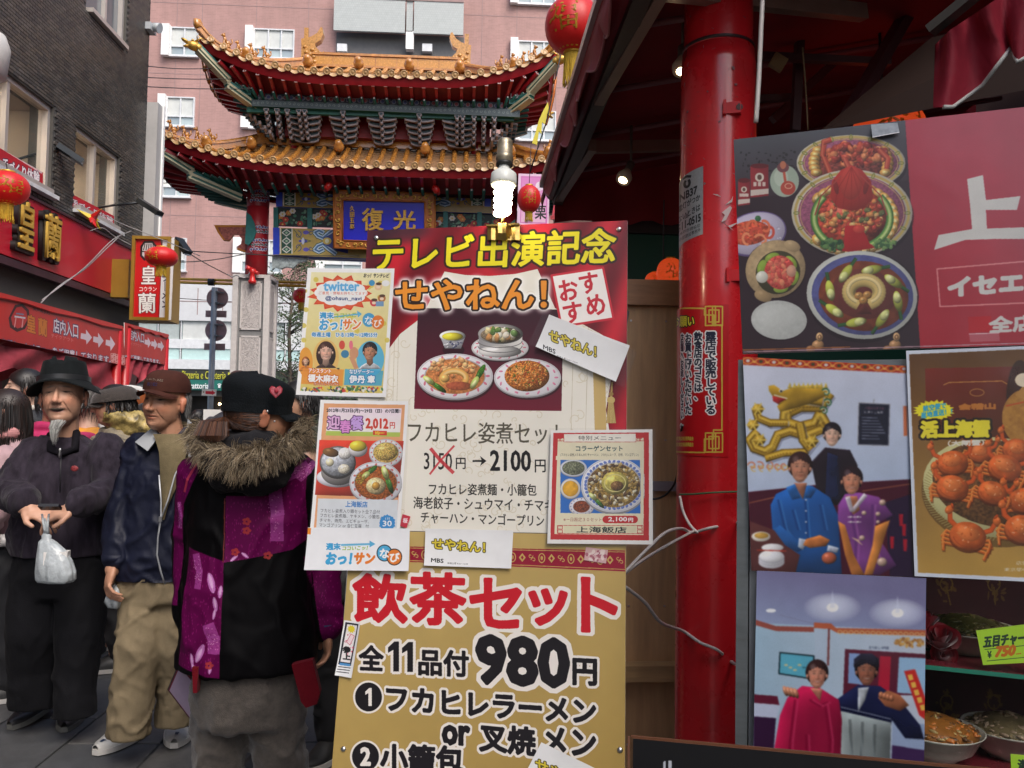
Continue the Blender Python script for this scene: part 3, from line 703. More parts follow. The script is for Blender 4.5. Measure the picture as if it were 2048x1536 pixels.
def dim(cv,s=1):
 cv.poly([(640,880),(808,882),(797,995),(631,990)],(222,62,38))
 cv.ell(676,955,42,20,(225,225,235));cv.ell(677,945,34,26,(150,145,142));cv.ell(676,925,36,33,(110,105,102));cv.ell(676,924,33,29,(190,195,205),tex=(9,.5,4))
 cv.ell(662,905,16,9,(120,85,45),rot=10);cv.ell(690,907,13,12,(240,238,232),tex=(4,.5,2));cv.ell(660,925,8,8,(235,228,190));cv.ell(688,938,12,10,(236,228,205),tex=(4,.7,3))
 cv.ell(716,898,19,16,(235,232,235));cv.ell(716,892,17,11,(225,205,60))
 plate(cv,772,905,34,27,(232,232,238),(210,90,80),(205,170,90),.75,shadow=False);rice(cv,772,903,24,18,120,3,((215,180,95),(230,205,130),(190,140,60),(140,150,60)))
 plate(cv,752,965,53,42,(232,232,240),(205,90,80),(160,85,30),.8,shadow=False);cv.ell(752,972,20,17,(225,205,150),tex=(6,.6,4));cv.ell(752,972,8,8,(200,150,60))
 choy(cv,738,945,28,-40,.2);choy(cv,775,958,42,70,.15);cv.blobs(720,958,10,10,40,[(180,150,50),(120,100,30)],1,3,2)
def flyer_spring():
 pl=BP.shift(.0045);cv,fin=sheet(pl,[(642,800),(818,803),(800,1072),(621,1070)],'flyer',2400,None,.001,curl=.004,seed=5)
 I=[(649,807),(811,810),(793,1070),(628,1068)]
 cv.poly(I,(240,172,120));T=[(658,815),(804,817),(800,872),(652,869)]
 cv.grad(T,(255,235,250),(250,250,240),(0,1));cv.poly([(653,862),(801,865),(800,874),(652,871)],(185,205,90))
 cv.text('2012年1月23日(月)～29日（日）の7日間！',654,801,821,823,9,(35,35,45),bold=1)
 cv.text('迎',656,680,845,845,26,(240,190,235),bold=2,out=(90,40,100),ow=5);cv.text('春',680,702,853,853,24,(235,150,225),bold=2,out=(90,40,100),ow=5);cv.text('餐',702,726,846,846,27,(210,170,240),bold=2,out=(90,40,100),ow=5)
 cv.text('2,012',732,776,848,849,22,(215,55,35),bold=3);cv.text('円',780,790,851,851,12,(215,55,35),bold=1);cv.poly([(746,861),(774,862),(774,871),(746,870)],(220,60,35));cv.text('均一',750,769,866,866,7,(250,225,60),bold=1)
 cv.vol=.8;dim(cv);cv.vol=0;cv.poly([(637,997),(797,1000),(794,1070),(633,1068)],(226,232,238))
 cv.text('上海飯店',691,735,1008,1009,12,(60,130,205),bold=1)
 for k,t in enumerate(('フカヒレ姿煮入り麺セット全７品付','フカヒレ姿煮麺、ヤキメシ、小籠包、','チマキ、焼売、エビギョーザ、','マンゴプリン or 杏仁豆腐　付')):cv.text(t,642-k*.8,(760,762,738,738)[k],1021+k*9.6,1024+k*9.6,8,(55,58,66),bold=0)
 cv.ell(775,1046,15,15,(50,145,215));burst(cv,775,1046,17,17,16,(50,145,215),.9);cv.text('30',766,784,1047,1047,11,(255,255,255),bold=1);cv.text('1日',771,780,1037,1037,5,(255,255,255))
 cv.noise(30,.05,8);o=fin(.4,coat=.3,label='orange bordered set menu flyer priced 2,012 yen, below the yellow TV flyer',cat='flyer',group='flyers taped to the signboard')
 sleeve([(638,797),(822,799),(806,1075),(617,1072)],.010,parent=o)
flyer_spring()
def logo(cv,x,y,k=1.0):
 cv.text('週末',x,x+28*k,y-19*k,y-19*k,13*k,(60,165,220),bold=2);cv.line([(x+30*k,y-22*k),(x+90*k,y-24*k)],(90,180,225),4*k,.9);cv.poly([(x+86*k,y-31*k),(x+98*k,y-24*k),(x+86*k,y-17*k)],(90,180,225));cv.text('ココいこッ！',x+32*k,x+82*k,y-15*k,y-16*k,8*k,(150,195,60),bold=1,sk=.2)
 cv.text('おっ！',x,x+50*k,y+5*k,y+5*k,22*k,(60,170,225),bold=4,sk=.12);cv.text('サン',x+56*k,x+96*k,y+5*k,y+5*k,21*k,(238,130,45),bold=4,sk=.12)
 cv.ell(x+116*k,y-6*k,16*k,17*k,(40,40,45));cv.ell(x+116*k,y-6*k,14*k,15*k,(80,175,222));cv.ell(x+136*k,y+2*k,16*k,17*k,(40,40,45));cv.ell(x+136*k,y+2*k,14*k,15*k,(236,130,50))
 cv.text('な',x+107*k,x+125*k,y-5*k,y-5*k,18*k,(255,255,255),bold=2);cv.text('び',x+127*k,x+146*k,y+3*k,y+3*k,18*k,(255,255,255),bold=2)
pl=BP.shift(.012);cv,fin=sheet(pl,[(617,1055),(820,1057),(818,1142),(609,1140)],'flyer',2400,None,.001,(246,248,252),curl=.003,seed=7)
cv.poly([(613,1056),(623,1056),(622,1069),(612,1068)],(240,140,40));logo(cv,653,1112);cv.noise(40,.03,3)
o=fin(.35,coat=.4,label='white strip flyer with blue and orange lettering, lapping over the set menu flyer',cat='flyer',group='flyers taped to the signboard')
def card(quad,off,f,label,seed,slv=None,name='card'):
 pl=BP.shift(off);cv,fin=sheet(pl,quad,name,2400,None,.001,(246,247,248),curl=.004,seed=seed);f(cv);cv.noise(40,.03,seed)
 o=fin(.35,coat=.4,label=label,cat='card',group='white cards taped to the signboard')
 if slv:sleeve(slv,off+.007,parent=o)
yel=(226,205,60)
def f1(cv):
 cv.text('せやねん！',1099,1192,670,704,22,yel,bold=2,out=(60,50,20),ow=4,rotc=0);cv.text('MBS',1087,1111,694,704,9,(30,30,30),bold=1);cv.text('毎週土曜 9:25〜12:54',1114,1155,712,726,3.5,(60,60,60))
card([(1099,630),(1260,692),(1232,764),(1072,694)],.009,f1,'tilted white card in a clear sleeve beside the dim sum picture',3,[(1087,623),(1274,704),(1250,776),(1057,688)])
def f2(cv):
 cv.text('せやねん！',865,970,1087,1095,20,yel,bold=2,out=(60,50,20),ow=4);cv.text('MBS',863,887,1120,1122,8,(30,30,30),bold=1);cv.text('毎週土曜 9:25〜12:54',895,936,1126,1128,3.5,(60,60,60))
card([(852,1057),(1027,1061),(1023,1137),(849,1131)],.006,f2,'white card straight across the joint of the signboard, right of the strip flyer',4)
def f3(cv):cv.text('せやねん！',1072,1190,1526,1580,22,yel,bold=2,out=(60,50,20),ow=4)
card([(1083,1484),(1230,1556),(1198,1622),(1050,1548)],.006,f3,'white card taped askew over the lower gold panel, at the bottom edge',5)
def flyer_collagen():
 pl=BP.shift(.008);cv,fin=sheet(pl,[(1102,861),(1305,859),(1306,1089),(1095,1087)],'flyer',2400,None,.001,(246,244,240),curl=.004,seed=11)
 red=(200,38,40);O=[(1107,866),(1298,865),(1298,1081),(1101,1079)];I=[(1116,877),(1288,876),(1287,1070),(1109,1068)]
 cv.poly(O,red);cv.poly(I,(240,232,200));cv.poly([(1128,868),(1272,867),(1272,884),(1128,884)],(248,244,232));cv.line([(1128,868),(1272,867),(1272,884),(1128,884),(1128,868)],red,1)
 for x in(1114,1274):
  fret(cv,x,868,14,red,1.2)
 cv.text('特別メニュー',1157,1242,876,876,9,(40,35,35),bold=0);cv.text('コラーゲンセット',1152,1245,897,897,11,(60,90,90),bold=1);cv.text('(フカヒレ姿煮入りあんかけチャーハン、フカヒレスープ、月餅、マンゴプリン)',1121,1277,910,910,7,(60,55,50))
 Q=[(1121,920),(1280,920),(1281,1027),(1121,1026)];cv.poly(Q,(40,110,200));cv.vol=.8;
 plate(cv,1147,936,27,17,(225,230,240),None,(110,115,90),.82,(5,1.4,4),shadow=False);plate(cv,1141,977,20,20,(235,232,225),None,(235,175,40),.78,shadow=False,tex=(20,.3,1));plate(cv,1163,1013,25,18,(230,228,235),(90,100,170),(130,60,30),.66,(4,1.6,3),shadow=False)
 mk=cv.pmask([(1160,920),(1280,920),(1281,1027),(1160,1026)])
 plate(cv,1228,970,66,55,(238,240,248),(70,100,190),(150,120,55),.8,(5,1.3,6),n=40,shadow=False)
 cv.blobs(1228,970,50,42,190,[(235,230,205),(70,50,30),(190,160,90),(90,60,40),(225,215,180)],2.5,6,4);cv.ell(1230,966,27,23,(205,190,90),tex=(12,.5,3));cv.ring(1230,966,21,17,2,(225,215,140));cv.ell(1234,972,13,10,(120,85,45),tex=(4,1,2));choy(cv,1192,1000,30,45,.15);cv.vol=0
 for p in([(1281,905),(1300,905),(1300,1050),(1282,1050)],):cv.poly([(1281,912),(1288,912),(1287,1040),(1282,1040)],(240,232,200))
 cv.poly([(1112,912),(1288,912),(1288,920),(1112,920)],(240,232,200));cv.text('(フカヒレ姿煮入りあんかけチャーハン、フカヒレスープ、月餅、マンゴプリン)',1121,1277,910,910,7,(60,55,50));cv.poly([(1111,1027),(1288,1028),(1287,1040),(1110,1039)],(240,232,200));cv.poly([(1289,880),(1298,880),(1298,1070),(1289,1070)],red);cv.poly([(1299,866),(1305,866),(1306,1086),(1299,1086)],(246,244,240))
 cv.text('※一日限定３０セット',1127,1203,1039,1039,8,(150,60,50));cv.ell(1213,1039,8,7.5,red);cv.ell(1268,1039,8,7.5,red);cv.poly([(1213,1031.5),(1268,1031.5),(1268,1046.5),(1213,1046.5)],red);cv.text('2,100',1217,1254,1039,1039,9.5,(255,255,255),bold=1);cv.text('円',1257,1266,1040,1040,8,(255,255,255),bold=1)
 cv.line([(1115,1051),(1286,1051),(1286,1067),(1115,1067),(1115,1051)],red,1);cv.poly([(1128,1052),(1272,1052),(1272,1066),(1128,1066)],(232,226,190));cv.text('上海飯店',1153,1253,1059,1060,12,(35,45,45),bold=1)
 for x in(1116,1275):
  for yy in(1052,1060):cv.line([(x,yy),(x+9,yy),(x+9,yy+6),(x,yy+6),(x,yy)],red,1.2)
 cv.noise(30,.05,2);o=fin(.35,coat=.4,label='red framed set menu flyer overhanging the right edge of the signboard',cat='flyer',group='flyers taped to the signboard')
 sleeve([(1098,856),(1311,855),(1312,1096),(1090,1094)],.0145,parent=o)
flyer_collagen()
def f4(cv):
 cv.poly([(692,1244),(718,1248),(702,1332),(677,1328)],(30,30,40));cv.poly([(695,1248),(715,1251),(700,1326),(681,1323)],(245,240,240));burst(cv,703,1258,9,9,10,(235,215,50),.65)
 cv.blobs(698,1288,9,34,26,[(215,50,90),(235,120,150)],1,2,3);cv.poly([(702,1268),(709,1272),(700,1290),(693,1284)],(250,225,230),outline=(200,60,90),ow=1);cv.text('参上',686,701,1305,1307,26,(20,20,25),bold=2,vert=True)
 for k in range(3):cv.line([(677-k*1.5,1333+k*5),(701-k*1.5,1336+k*5)],(60,60,70),1.8)
 cv.poly([(680,1325),(701,1328),(700,1333),(679,1330)],(80,150,210))
card([(690,1240),(722,1245),(704,1356),(671,1350)],.004,f4,'narrow black framed sticker on the left edge of the gold panel',8,name='sticker')
pl=BP.shift(.0065);cv,fin=sheet(pl,[(805,1028),(821,1033),(813,1056),(800,1052)],'sticker',2200,None,.0006,(200,50,70));cv.text('桜',806,815,1041,1041,10,(250,230,235),bold=1)
fin(.4,label='tiny red sticker stuck between the strip flyer and the cream panel',cat='sticker')
for q,l_ in(([(1172,1094),(1216,1100),(1212,1127),(1168,1120)],'pinkish crumpled tape on the patterned band, under the red framed flyer'),):
 cv,fin=sheet(BP.shift(.002),q,'tape',1800,None,.0006,(215,175,175));cv.blobs(1192,1110,20,12,30,[(235,220,215),(170,90,110)],2,6,3);fin(.3,coat=.5,label=l_,cat='tape')
def bulb():
 p=lambda x,y,o=.03:Vector(BP.pt(BP.uv(np.array([(x,y)],float)),o)[0])
 root=thing('clip_lamp','lit spiral energy saving bulb upright in a clip socket on the signboard top','lamp',tuple(p(1008,470,.01)))
 clip=M('brass_clip',(.62,.42,.13),.32,metal=1,var=.2,scale=40);n=Vector(BP.N)
 up=Vector(BV);U=Vector(BU);rt=Matrix((U,-n,up)).transposed()
 b=MB()
 for k in range(9):
  a=k/8;zz=(-.006,0,.002,.008,.010,.008,.002,0,-.006)[k]
 P=[[p(976+i*8,452+j*10,.006+(.012 if 2<i<6 and j<3 else 0)+.002*(i%2))for i in range(9)]for j in range(4)]
 b.grid(P,0,False,flip=True);b.grid([[q-n*.003 for q in r_]for r_ in P],0,False)
 b.beam(p(975,454,.004),p(1040,451,.004),.02,.004);b.build('clip',clip,root)
 b=MB();b.tube([p(1005,452,.012),p(1012,400,-.018),p(1014,330,-.02)],.004,8);b.build('bracket',clip,root)
 top=p(1016,292,.03);base=p(1010,445,.03);ax=(top-base).normalized();L=(top-base).length;q=ax.to_track_quat('Z','Y').to_matrix()
 b=MB();r0=.0185
 b.lathe([(r0*.8,L),(r0*.95,L*.985),(r0,L*.93),(r0,L*.80),(r0*1.12,L*.79),(r0*1.15,L*.74),(r0*1.02,L*.72),(r0*.95,L*.66)],base,20,0,q);b.build('socket',M('socket_brass',(.42,.36,.26),.4,metal=.7,var=.3,scale=60),root)
 b=MB();b.lathe([(r0*1.05,L*.70),(r0*1.08,L*.665),(r0*.9,L*.655)],base,20,0,q);b.build('rubber_ring',M('black_rubber',(.02,.02,.02),.5),root)
 b=MB();b.lathe([(r0*.7,L*.66),(r0*.75,L*.62),(r0*1.2,L*.585),(r0*1.62,L*.55),(r0*1.7,L*.44),(r0*1.6,L*.405),(r0*.5,L*.40)],base,24,0,q)
 b.build('bulb_base',M('white_ballast',(.78,.8,.76),.35,var=.04),root)
 pts=[];N=70
 for k in range(N):
  t=k/(N-1);a=t*2*math.pi*4.2;rr=.0175*(1-.15*t);v=Vector((rr*math.cos(a),rr*math.sin(a),L*(.41-.38*t)));pts.append(base+q@v)
 b=MB();b.tube(pts,.0062,8);b.build('glass_spiral',M('lit_tube',(1,.93,.75),.3,var=0,emit=14,ecol=(1,.88,.62)),root)
 tl=p(1061,370)
bulb()
# = red steel pole
red_paint=M('red_gloss_paint',(.60,.013,.020),.28,var=.10,scale=5,coat=.5,bump=.06,bscale=25,dirt=.22)
PC=at(1436,300,2.36);PR=.108
def pole():
 root=thing('street_pole','thick glossy red steel lamp pole between the signboard and the photo boards','pole',(PC[0],PC[1],0))
 b=MB();c=(PC[0],PC[1],0)
 b.lathe([(.135,.0),(.135,.02),(.118,.03),(.116,1.2),(PR+.003,1.9),(PR,2.45),(PR-.004,2.50)],c,48);b.build('shaft',red_paint,root)
 zj=at(1436,62,PC[1]-PR)[2]
 b=MB();b.lathe([(PR-.006,2.50),(PR-.008,zj),(PR-.008,zj+2.6)],c,48);b.build('upper_shaft',red_paint,root)
 b=MB();b.lathe([(PR-.006,zj-.012),(PR-.003,zj-.010),(PR-.003,zj-.004),(PR-.006,zj-.002)],c,48,cap=False);b.build('joint_ring',M('dark_band',(.03,.01,.012),.5),root)
 for x,y in((1467,221),(1474,553)):
  p=at(x,y,PC[1]-.095);b=MB();b.box(p,(.042,.05,.032),rotm('Z',-20));b.box(p+np.array((-.024,.0,0)),(.008,.06,.040),rotm('Z',-20))
  br=b.build('clamp_bracket',red_paint,root);b=MB();b.lathe([(.0095,0),(.0095,.003)],p+np.array((.008,-.027,0)),12,0,rotm('X',90));b.build('bolt',M('dark_bolt',(.04,.02,.02),.4,metal=.6),br)
 b=MB();rnd=random.Random(4)
 for x,y,s_ in((1462,168,5),(1467,200,4),(1376,235,3),(1414,209,2),(1425,13,2),(1380,50,1.5),(1437,270,3),(1409,385,3)):
  th=math.asin(max(-.95,min(.95,(x-1436)/76.)))-.27;pts=[]
  for k in range(7):
   a=6.283*k/7;rr=s_*rnd.uniform(.5,1.1)/700;pts.append((math.cos(a)*rr,math.sin(a)*rr))
  n=Vector((math.sin(th),-math.cos(th),0));u=Vector((math.cos(th),math.sin(th),0));o=Vector((PC[0],PC[1],at(x,y,PC[1])[2]))+n*(PR+.0035)
  b.prism(pts,o,u,(0,0,1),n,.0015)
 for x,y in[(rnd.uniform(1366,1500),rnd.uniform(10,600))for _ in range(46)]:
  th=math.asin(max(-.95,min(.95,(x-1436)/76.)))-.27;L=rnd.uniform(.002,.012);n=Vector((math.sin(th),-math.cos(th),0));u=Vector((math.cos(th),math.sin(th),0));o=Vector((PC[0],PC[1],at(x,y,PC[1])[2]))+n*(PR+.0022);a=rnd.uniform(-1.5,1.5);w=rnd.uniform(.0004,.0011)
  b.prism([(0,0),(L*math.sin(a),L*math.cos(a)),(L*math.sin(a)+w,L*math.cos(a)+w),(w,w)],o,u,(0,0,1),n,.001)
 b.build('paint_chips',M('chipped_primer',(.22,.10,.11),.7),root,kind='stuff')
 return root
pole_o=pole()
class Cyl:
 def __init__(s,c,r):s.c=np.array(c[:2],float);s.r=r;s.t0=math.atan2(-(CAM[1]-c[1]),(CAM[0]-c[0]))
 def uv(s,pts):
  pts=np.asarray(pts,float);d=ray(pts[...,0],pts[...,1]);o=CAM[:2]-s.c
  A=d[...,0]**2+d[...,1]**2;B=o[0]*d[...,0]+o[1]*d[...,1];Cc=o@o-s.r**2
  D=np.maximum(B*B-A*Cc,0);t=(-B-np.sqrt(D))/A
  P=CAM+d*t[...,None];th=np.arctan2(P[...,0]-s.c[0],-(P[...,1]-s.c[1]))
  return np.stack((th*s.r,P[...,2]),-1)
def wrap(name,r,x0,x1,y0,y1,draw,label,cat,bgc,over=.0,rough=.35,metal=0,tilt=0):
 cy=Cyl(PC,r);uv=cy.uv(np.array([(x0,(y0+y1)/2),(x1,(y0+y1)/2),((x0+x1)/2,y0),((x0+x1)/2,y1)],float))
 u0,u1=uv[0,0]-over,uv[1,0];v1,v0=uv[2,1],uv[3,1]
 cv=Canvas(cy.uv,u0,v0,u1,v1,2000,bgc);draw(cv,u0,u1,v0,v1);n=24;P=[]
 for i in range(9):
  P.append([(PC[0]+r*math.sin(t),PC[1]-r*math.cos(t),v0+(v1-v0)*i/8+tilt*(t-u0/r))for t in np.linspace(u0/r,u1/r,n+1)])
 b=MB();b.grid(P,0,True,flip=False);me=b.mesh(name,MI(name+'_print',cv.image(name),rough,.3))
 uvl=me.uv_layers.new(name='UVMap');li=np.zeros(len(me.loops),np.int32);me.loops.foreach_get('vertex_index',li)
 uvl.data.foreach_set('uv',np.stack(((li%(n+1))/n,(li//(n+1))/8),-1).astype(np.float32).ravel())
 if metal:me.materials[0].node_tree.nodes['Principled BSDF'].inputs['Metallic'].default_value=metal
 return link(name,me,None,label=label,cat=cat)
def d_notice(cv,u0,u1,v0,v1):
 g=(215,185,70)
 def L(pts):cv.line(pts,g,3)
 L([(1330,618),(1409,617),(1409,630),(1428,630),(1428,650),(1444,650),(1444,860),(1427,860),(1427,878),(1409,878),(1409,905),(1330,903)])
 for y in(613,866):
  for a in((1411,y,1445,y+38),(1418,y+7,1438,y+31),(1425,y,1431,y+38)):L([(a[0],a[1]),(a[2],a[1]),(a[2],a[3]),(a[0],a[3]),(a[0],a[1])])
 cv.text('お願い',1345,1388,644,642,20,(225,215,60),bold=2,out=(30,40,10),ow=6)
 kw=dict(bold=2,out=(250,250,250),ow=7,vert=True,sp=.9)
 for t,x,w,y0,y1 in(('露店で販売している',1411,1432,664,828),('飲食店のゴミは、',1388,1404,664,800),('お買上げいただいた',1370,1383,668,828),('店舗へお返しください。',1361,1367,668,855)):
  cv.text(t,x,w,(y0+y1)/2,(y0+y1)/2,y1-y0,(25,35,60),**kw)
 for y in(877,889):cv.text('南京町商店街振興組合',1345,1387,y,y,8,(215,190,70),bold=1)
 cv.noise(60,.08,3)
notice=wrap('notice_sticker',.1165,1359.5,1457,610,913,d_notice,'red wrap-around notice with gold fret corners on the red pole','notice',(196,10,22),.10)
def d_plate(cv,u0,u1,v0,v1):
 cv.noise(8,.12,4);k=(30,32,36)
 cv.ring(1374,379,5,7,5,k,t0=-50,t1=230);cv.line([(1366,367),(1374,365),(1381,367)],k,5)
 cv.text('NB37',1360,1394,404,396,15,k,bold=2);cv.text('電灯がつか',1356,1400,425,412,13,k,bold=1);cv.text('ないときは',1356,1400,446,432,13,k,bold=1);cv.text('☎',1368,1378,444,442,10,k)
 cv.text('511-0515',1356,1401,463,453,15,k,bold=2);cv.text('神戸市建設局',1358,1400,476,469,7,k);cv.text('中部建設事務所',1358,1401,487,478,8,k)
wrap('pole_label',.1115,1359.5,1406,357,492,d_plate,'crinkled silver label with black numbers on the red pole','label',(165,168,175),.05,.38,metal=.35,tilt=.02)
# peeled tape remains
for k,q in enumerate(([(1425,388),(1435,389),(1442,394),(1436,392)],[(1450,410),(1462,400),(1466,392),(1464,404)],[(1444,425),(1460,412),(1464,416),(1452,440),(1442,445),(1450,430)],[(1436,438),(1456,452),(1478,444),(1460,456),(1468,462)])):
 rr_=PR+.005+.002*k;uvs=Cyl(PC,rr_).uv(np.array(q,float));b=MB();P=[Vector((PC[0]+rr_*math.sin(u/rr_),PC[1]-rr_*math.cos(u/rr_),v))for u,v in uvs];n=len(P);b.add(P+[p+Vector((.001,.002,.001))for p in P],[list(range(n)),list(range(2*n-1,n-1,-1))]);b.build('tape_scrap',M('tape_scrap_white',(.6,.45,.45),.4),pole_o)
# wires on the pole
def wire(name,pts,r,mat,label,cat='cable',group=None):
 P=[Vector(p)for p in pts];Q=[]
 for i in range(len(P)-1):
  p0,p1,p2,p3=P[max(i-1,0)],P[i],P[i+1],P[min(i+2,len(P)-1)]
  for k in range(6):
   t=k/6;Q.append(.5*((2*p1)+(p2-p0)*t+(2*p0-5*p1+4*p2-p3)*t*t+(-p0+3*p1-3*p2+p3)*t**3))
 Q.append(P[-1]);b=MB();b.tube(Q,r,6);return b.build(name,mat,None,label=label,cat=cat,group=group)
white_pvc=M('white_cable',(.62,.58,.56),.45,var=.1);grn=M('green_cable',(.03,.12,.05),.5);blk=M('black_cable',(.015,.015,.018),.5)
def pc(x,y,o=.017):
 uv=Cyl(PC,PR+.008+o).uv(np.array([(x,y)],float))[0];t=uv[0]/(PR+.008+o);q=PR+.008+o;return(PC[0]+q*math.sin(t),PC[1]-q*math.cos(t),uv[1])
wire('green_tie',[pc(1359,989),pc(1390,988),pc(1430,985),pc(1488,983)],.0028,grn,'thin green wire tied round the red pole')
wire('white_cable',[at(1245,1150,1.95),at(1290,1103,2.0),at(1330,1066,2.08),at(1362,1057,2.16),pc(1385,1065),pc(1420,1056),pc(1478,1045),at(1500,1037,1.6)],.0042,white_pvc,'white cable running up from the signboard and across the red pole')
wire('white_cable',[pc(1360,992),pc(1366,1022),pc(1380,1050),pc(1396,1066)],.004,white_pvc,'short white cable end hanging from the green wire on the pole')
wire('white_cable',[at(1248,1148,1.98),at(1275,1128,2.02),at(1310,1105,2.1),at(1350,1082,2.15),pc(1388,1062,.022)],.004,white_pvc,'lower of two white cables rising from the signboard to the pole')
wire('white_cable',[at(1248,1172,1.95),at(1290,1205,2.05),at(1322,1245,2.12),pc(1366,1262),pc(1400,1285),pc(1435,1300),pc(1465,1325),at(1500,1340,1.7)],.0044,white_pvc,'loose white cable sagging across the foot of the red pole')
wire('black_cable',[at(1365,850,2.3),at(1356,900,2.45),at(1357,930,2.5),at(1345,975,2.6),at(1310,998,2.65),at(1250,985,2.68)],.0035,blk,'thin black cable curling behind the pole over the wooden board')
wire('white_cable',[at(1527,-40,2.0),at(1522,60,2.0),at(1518,150,2.0),at(1512,245,2.0)],.006,white_pvc,'flat white cable hanging down beside the top of the red pole')
# ------ stall walls
ply=M('plywood',(.52,.32,.165),.5,var=.16,scale=5,stretch=(7,7,.7),bump=.12,bscale=12,dirt=.25)
batten_m=M('pale_batten',(.42,.27,.13),.5,var=.2,scale=8,stretch=(1,8,8))
def woodwall():
 Yw=2.74;f=lambda x,y,yy=Yw:at(x,y,yy)
 root=thing('wooden_partition','brown plywood stall partition between the signboard and the red pole','partition',(f(1310,1000)[0],Yw,0))
 x0,x1=f(1225,800)[0],f(1420,800)[0];zt=f(1300,560)[2]
 for a,b_ in((x0,x1),):
  b=MB();b.box(((a+b_)/2,Yw+.009,zt/2),(b_-a,.018,zt));b.build('plywood_panel',ply,root)
 z1,z0=f(1300,562)[2],f(1300,612)[2]
 b=MB();b.box(((x0+x1)/2,Yw-.014,(z0+z1)/2),(x1-x0,.028,z1-z0));b.build('top_rail',M('brown_rail',(.34,.17,.08),.45,var=.2,scale=9,stretch=(1,7,7)),root)
 z1,z0=f(1300,962)[2],f(1300,981)[2]
 b=MB();b.box(((x0+x1)/2,Yw-.010,(z0+z1)/2),(x1-x0,.02,z1-z0));b.build('grey_channel',M('grey_channel',(.30,.27,.29),.5,metal=.2),root)
 z1,z0=f(1300,1322)[2],f(1300,1353)[2]
 b=MB();b.box(((x0+x1)/2+.02,Yw-.03,(z0+z1)/2),(x1-x0,.06,z1-z0));b.build('batten',batten_m,root)
 for z in(.35,.8,1.35,1.75):
  b=MB();
  for k in range(3):b.lathe([(.004,0),(.003,.0015)],(x0+.06+k*.12,Yw-.0002,z),8,0,rotm('X',90))
  b.build('screw_heads',metal_silver,root,kind='stuff')
woodwall()
AX=.38
zt=float(atX(1083,390,AX)[2]);
canvas_red=M('dark_red_canvas',(.28,.012,.02),.75,var=.2,scale=3,bump=.1,bscale=120)
valance_m=M('faded_red_valance',(.34,.035,.05),.7,var=.14,scale=10,stretch=(1,1,.2),bump=.15,bscale=30,dirt=.2)
bar_m=M('brown_metal_bar',(.10,.075,.065),.45,metal=.3);dark_m=M('dark_metal',(.03,.022,.022),.5,metal=.3)
def awning():
 root=thing('stall_awning','dark red canvas awning with scalloped valance over the stall on the right','awning',(AX,2.5,zt))
 Y0,Y1=1.85,4.32;n=60;XB=2.7;zB=zt+.50
 P=[[(AX+(XB-AX)*j/10,Y0+(Y1-Y0)*i/n,zt+(zB-zt)*j/10-.018*math.sin(math.pi*((i%10)/10))*math.sin(math.pi*j/10))for j in range(11)]for i in range(n+1)]
 b=MB();b.grid(P,0,True);b.grid(np.array(P)+np.array((0,0,.006)),0,True,flip=True);b.build('canvas',canvas_red,root)
 P=[];n=210
 for i in range(n+1):
  y=Y0+(Y1-Y0)*i/n;ph=(y/.24)%1;d=.105+.045*(1-abs(2*ph-1)**1.3)-.012*(1 if ph<.04 else 0)
  P.append([(AX-.006+.014*math.sin(y*9+j)*j/5,y,zt+.01-d*j/5)for j in range(6)])
 b=MB();b.grid(P,0,True,flip=False);q=np.array(P)+np.array((.004,0,0));b.grid(q,0,True,flip=True);b.build('valance',valance_m,root)
 b=MB();b.tube([Vector(p[-1])for p in P],.004,5);b.build('hem_cord',M('hem_white',(.35,.10,.11),.6),root)
 b=MB();b.box((AX-.012,(Y0+Y1)/2,zt+.016),(.022,Y1-Y0,.03));b.build('edge_rail',M('grey_rail',(.55,.53,.5),.35,metal=.5),root)
 b=MB();b.box((AX+.075,(Y0+Y1)/2,zt-.055),(.05,Y1-Y0,.07));b.build('front_bar',bar_m,root)
 b=MB();b.tube([(AX+.045,Y0,zt-.03),(AX+.045,Y1,zt-.03)],.035,12);b.build('roller',M('rolled_canvas',(.17,.01,.016),.5,var=.15),root)
 for i in range(5):
  y=Y0+.15+i*.5
  b=MB();b.tube([(AX+.1,y,zt-.01),(XB,y+.02*(i%3),zB-.05)],.012,8);b.build('rib',M('red_rib',(.23,.07,.08),.4),root)
 for y0,y1 in((4.2,2.2),(2.9,.6)):
  b=MB();b.beam((AX+.07,y0,zt-.08),(AX+.13,y0-.75,zt-.06),.035,.05);b.beam((AX+.13,y0-.72,zt-.06),(AX+.9,y0-.3,zt+.12),.035,.05);b.build('folding_arm',M('beige_arm',(.32,.21,.17),.4,metal=.2),root)
 P=[[(AX+.06+(XB-AX)*j/40,Y1+.03*math.sin(j*1.3)*i/4,(zt+.5*j/40+.05)*(1-i/4)+(float(at(1250,449,Y1)[2])+.02*abs(math.sin(j*.9)))*(i/4))for j in range(41)]for i in range(5)]
 b=MB();b.grid(P,0,True);b.build('end_drop',canvas_red,root)
 return root
awning()
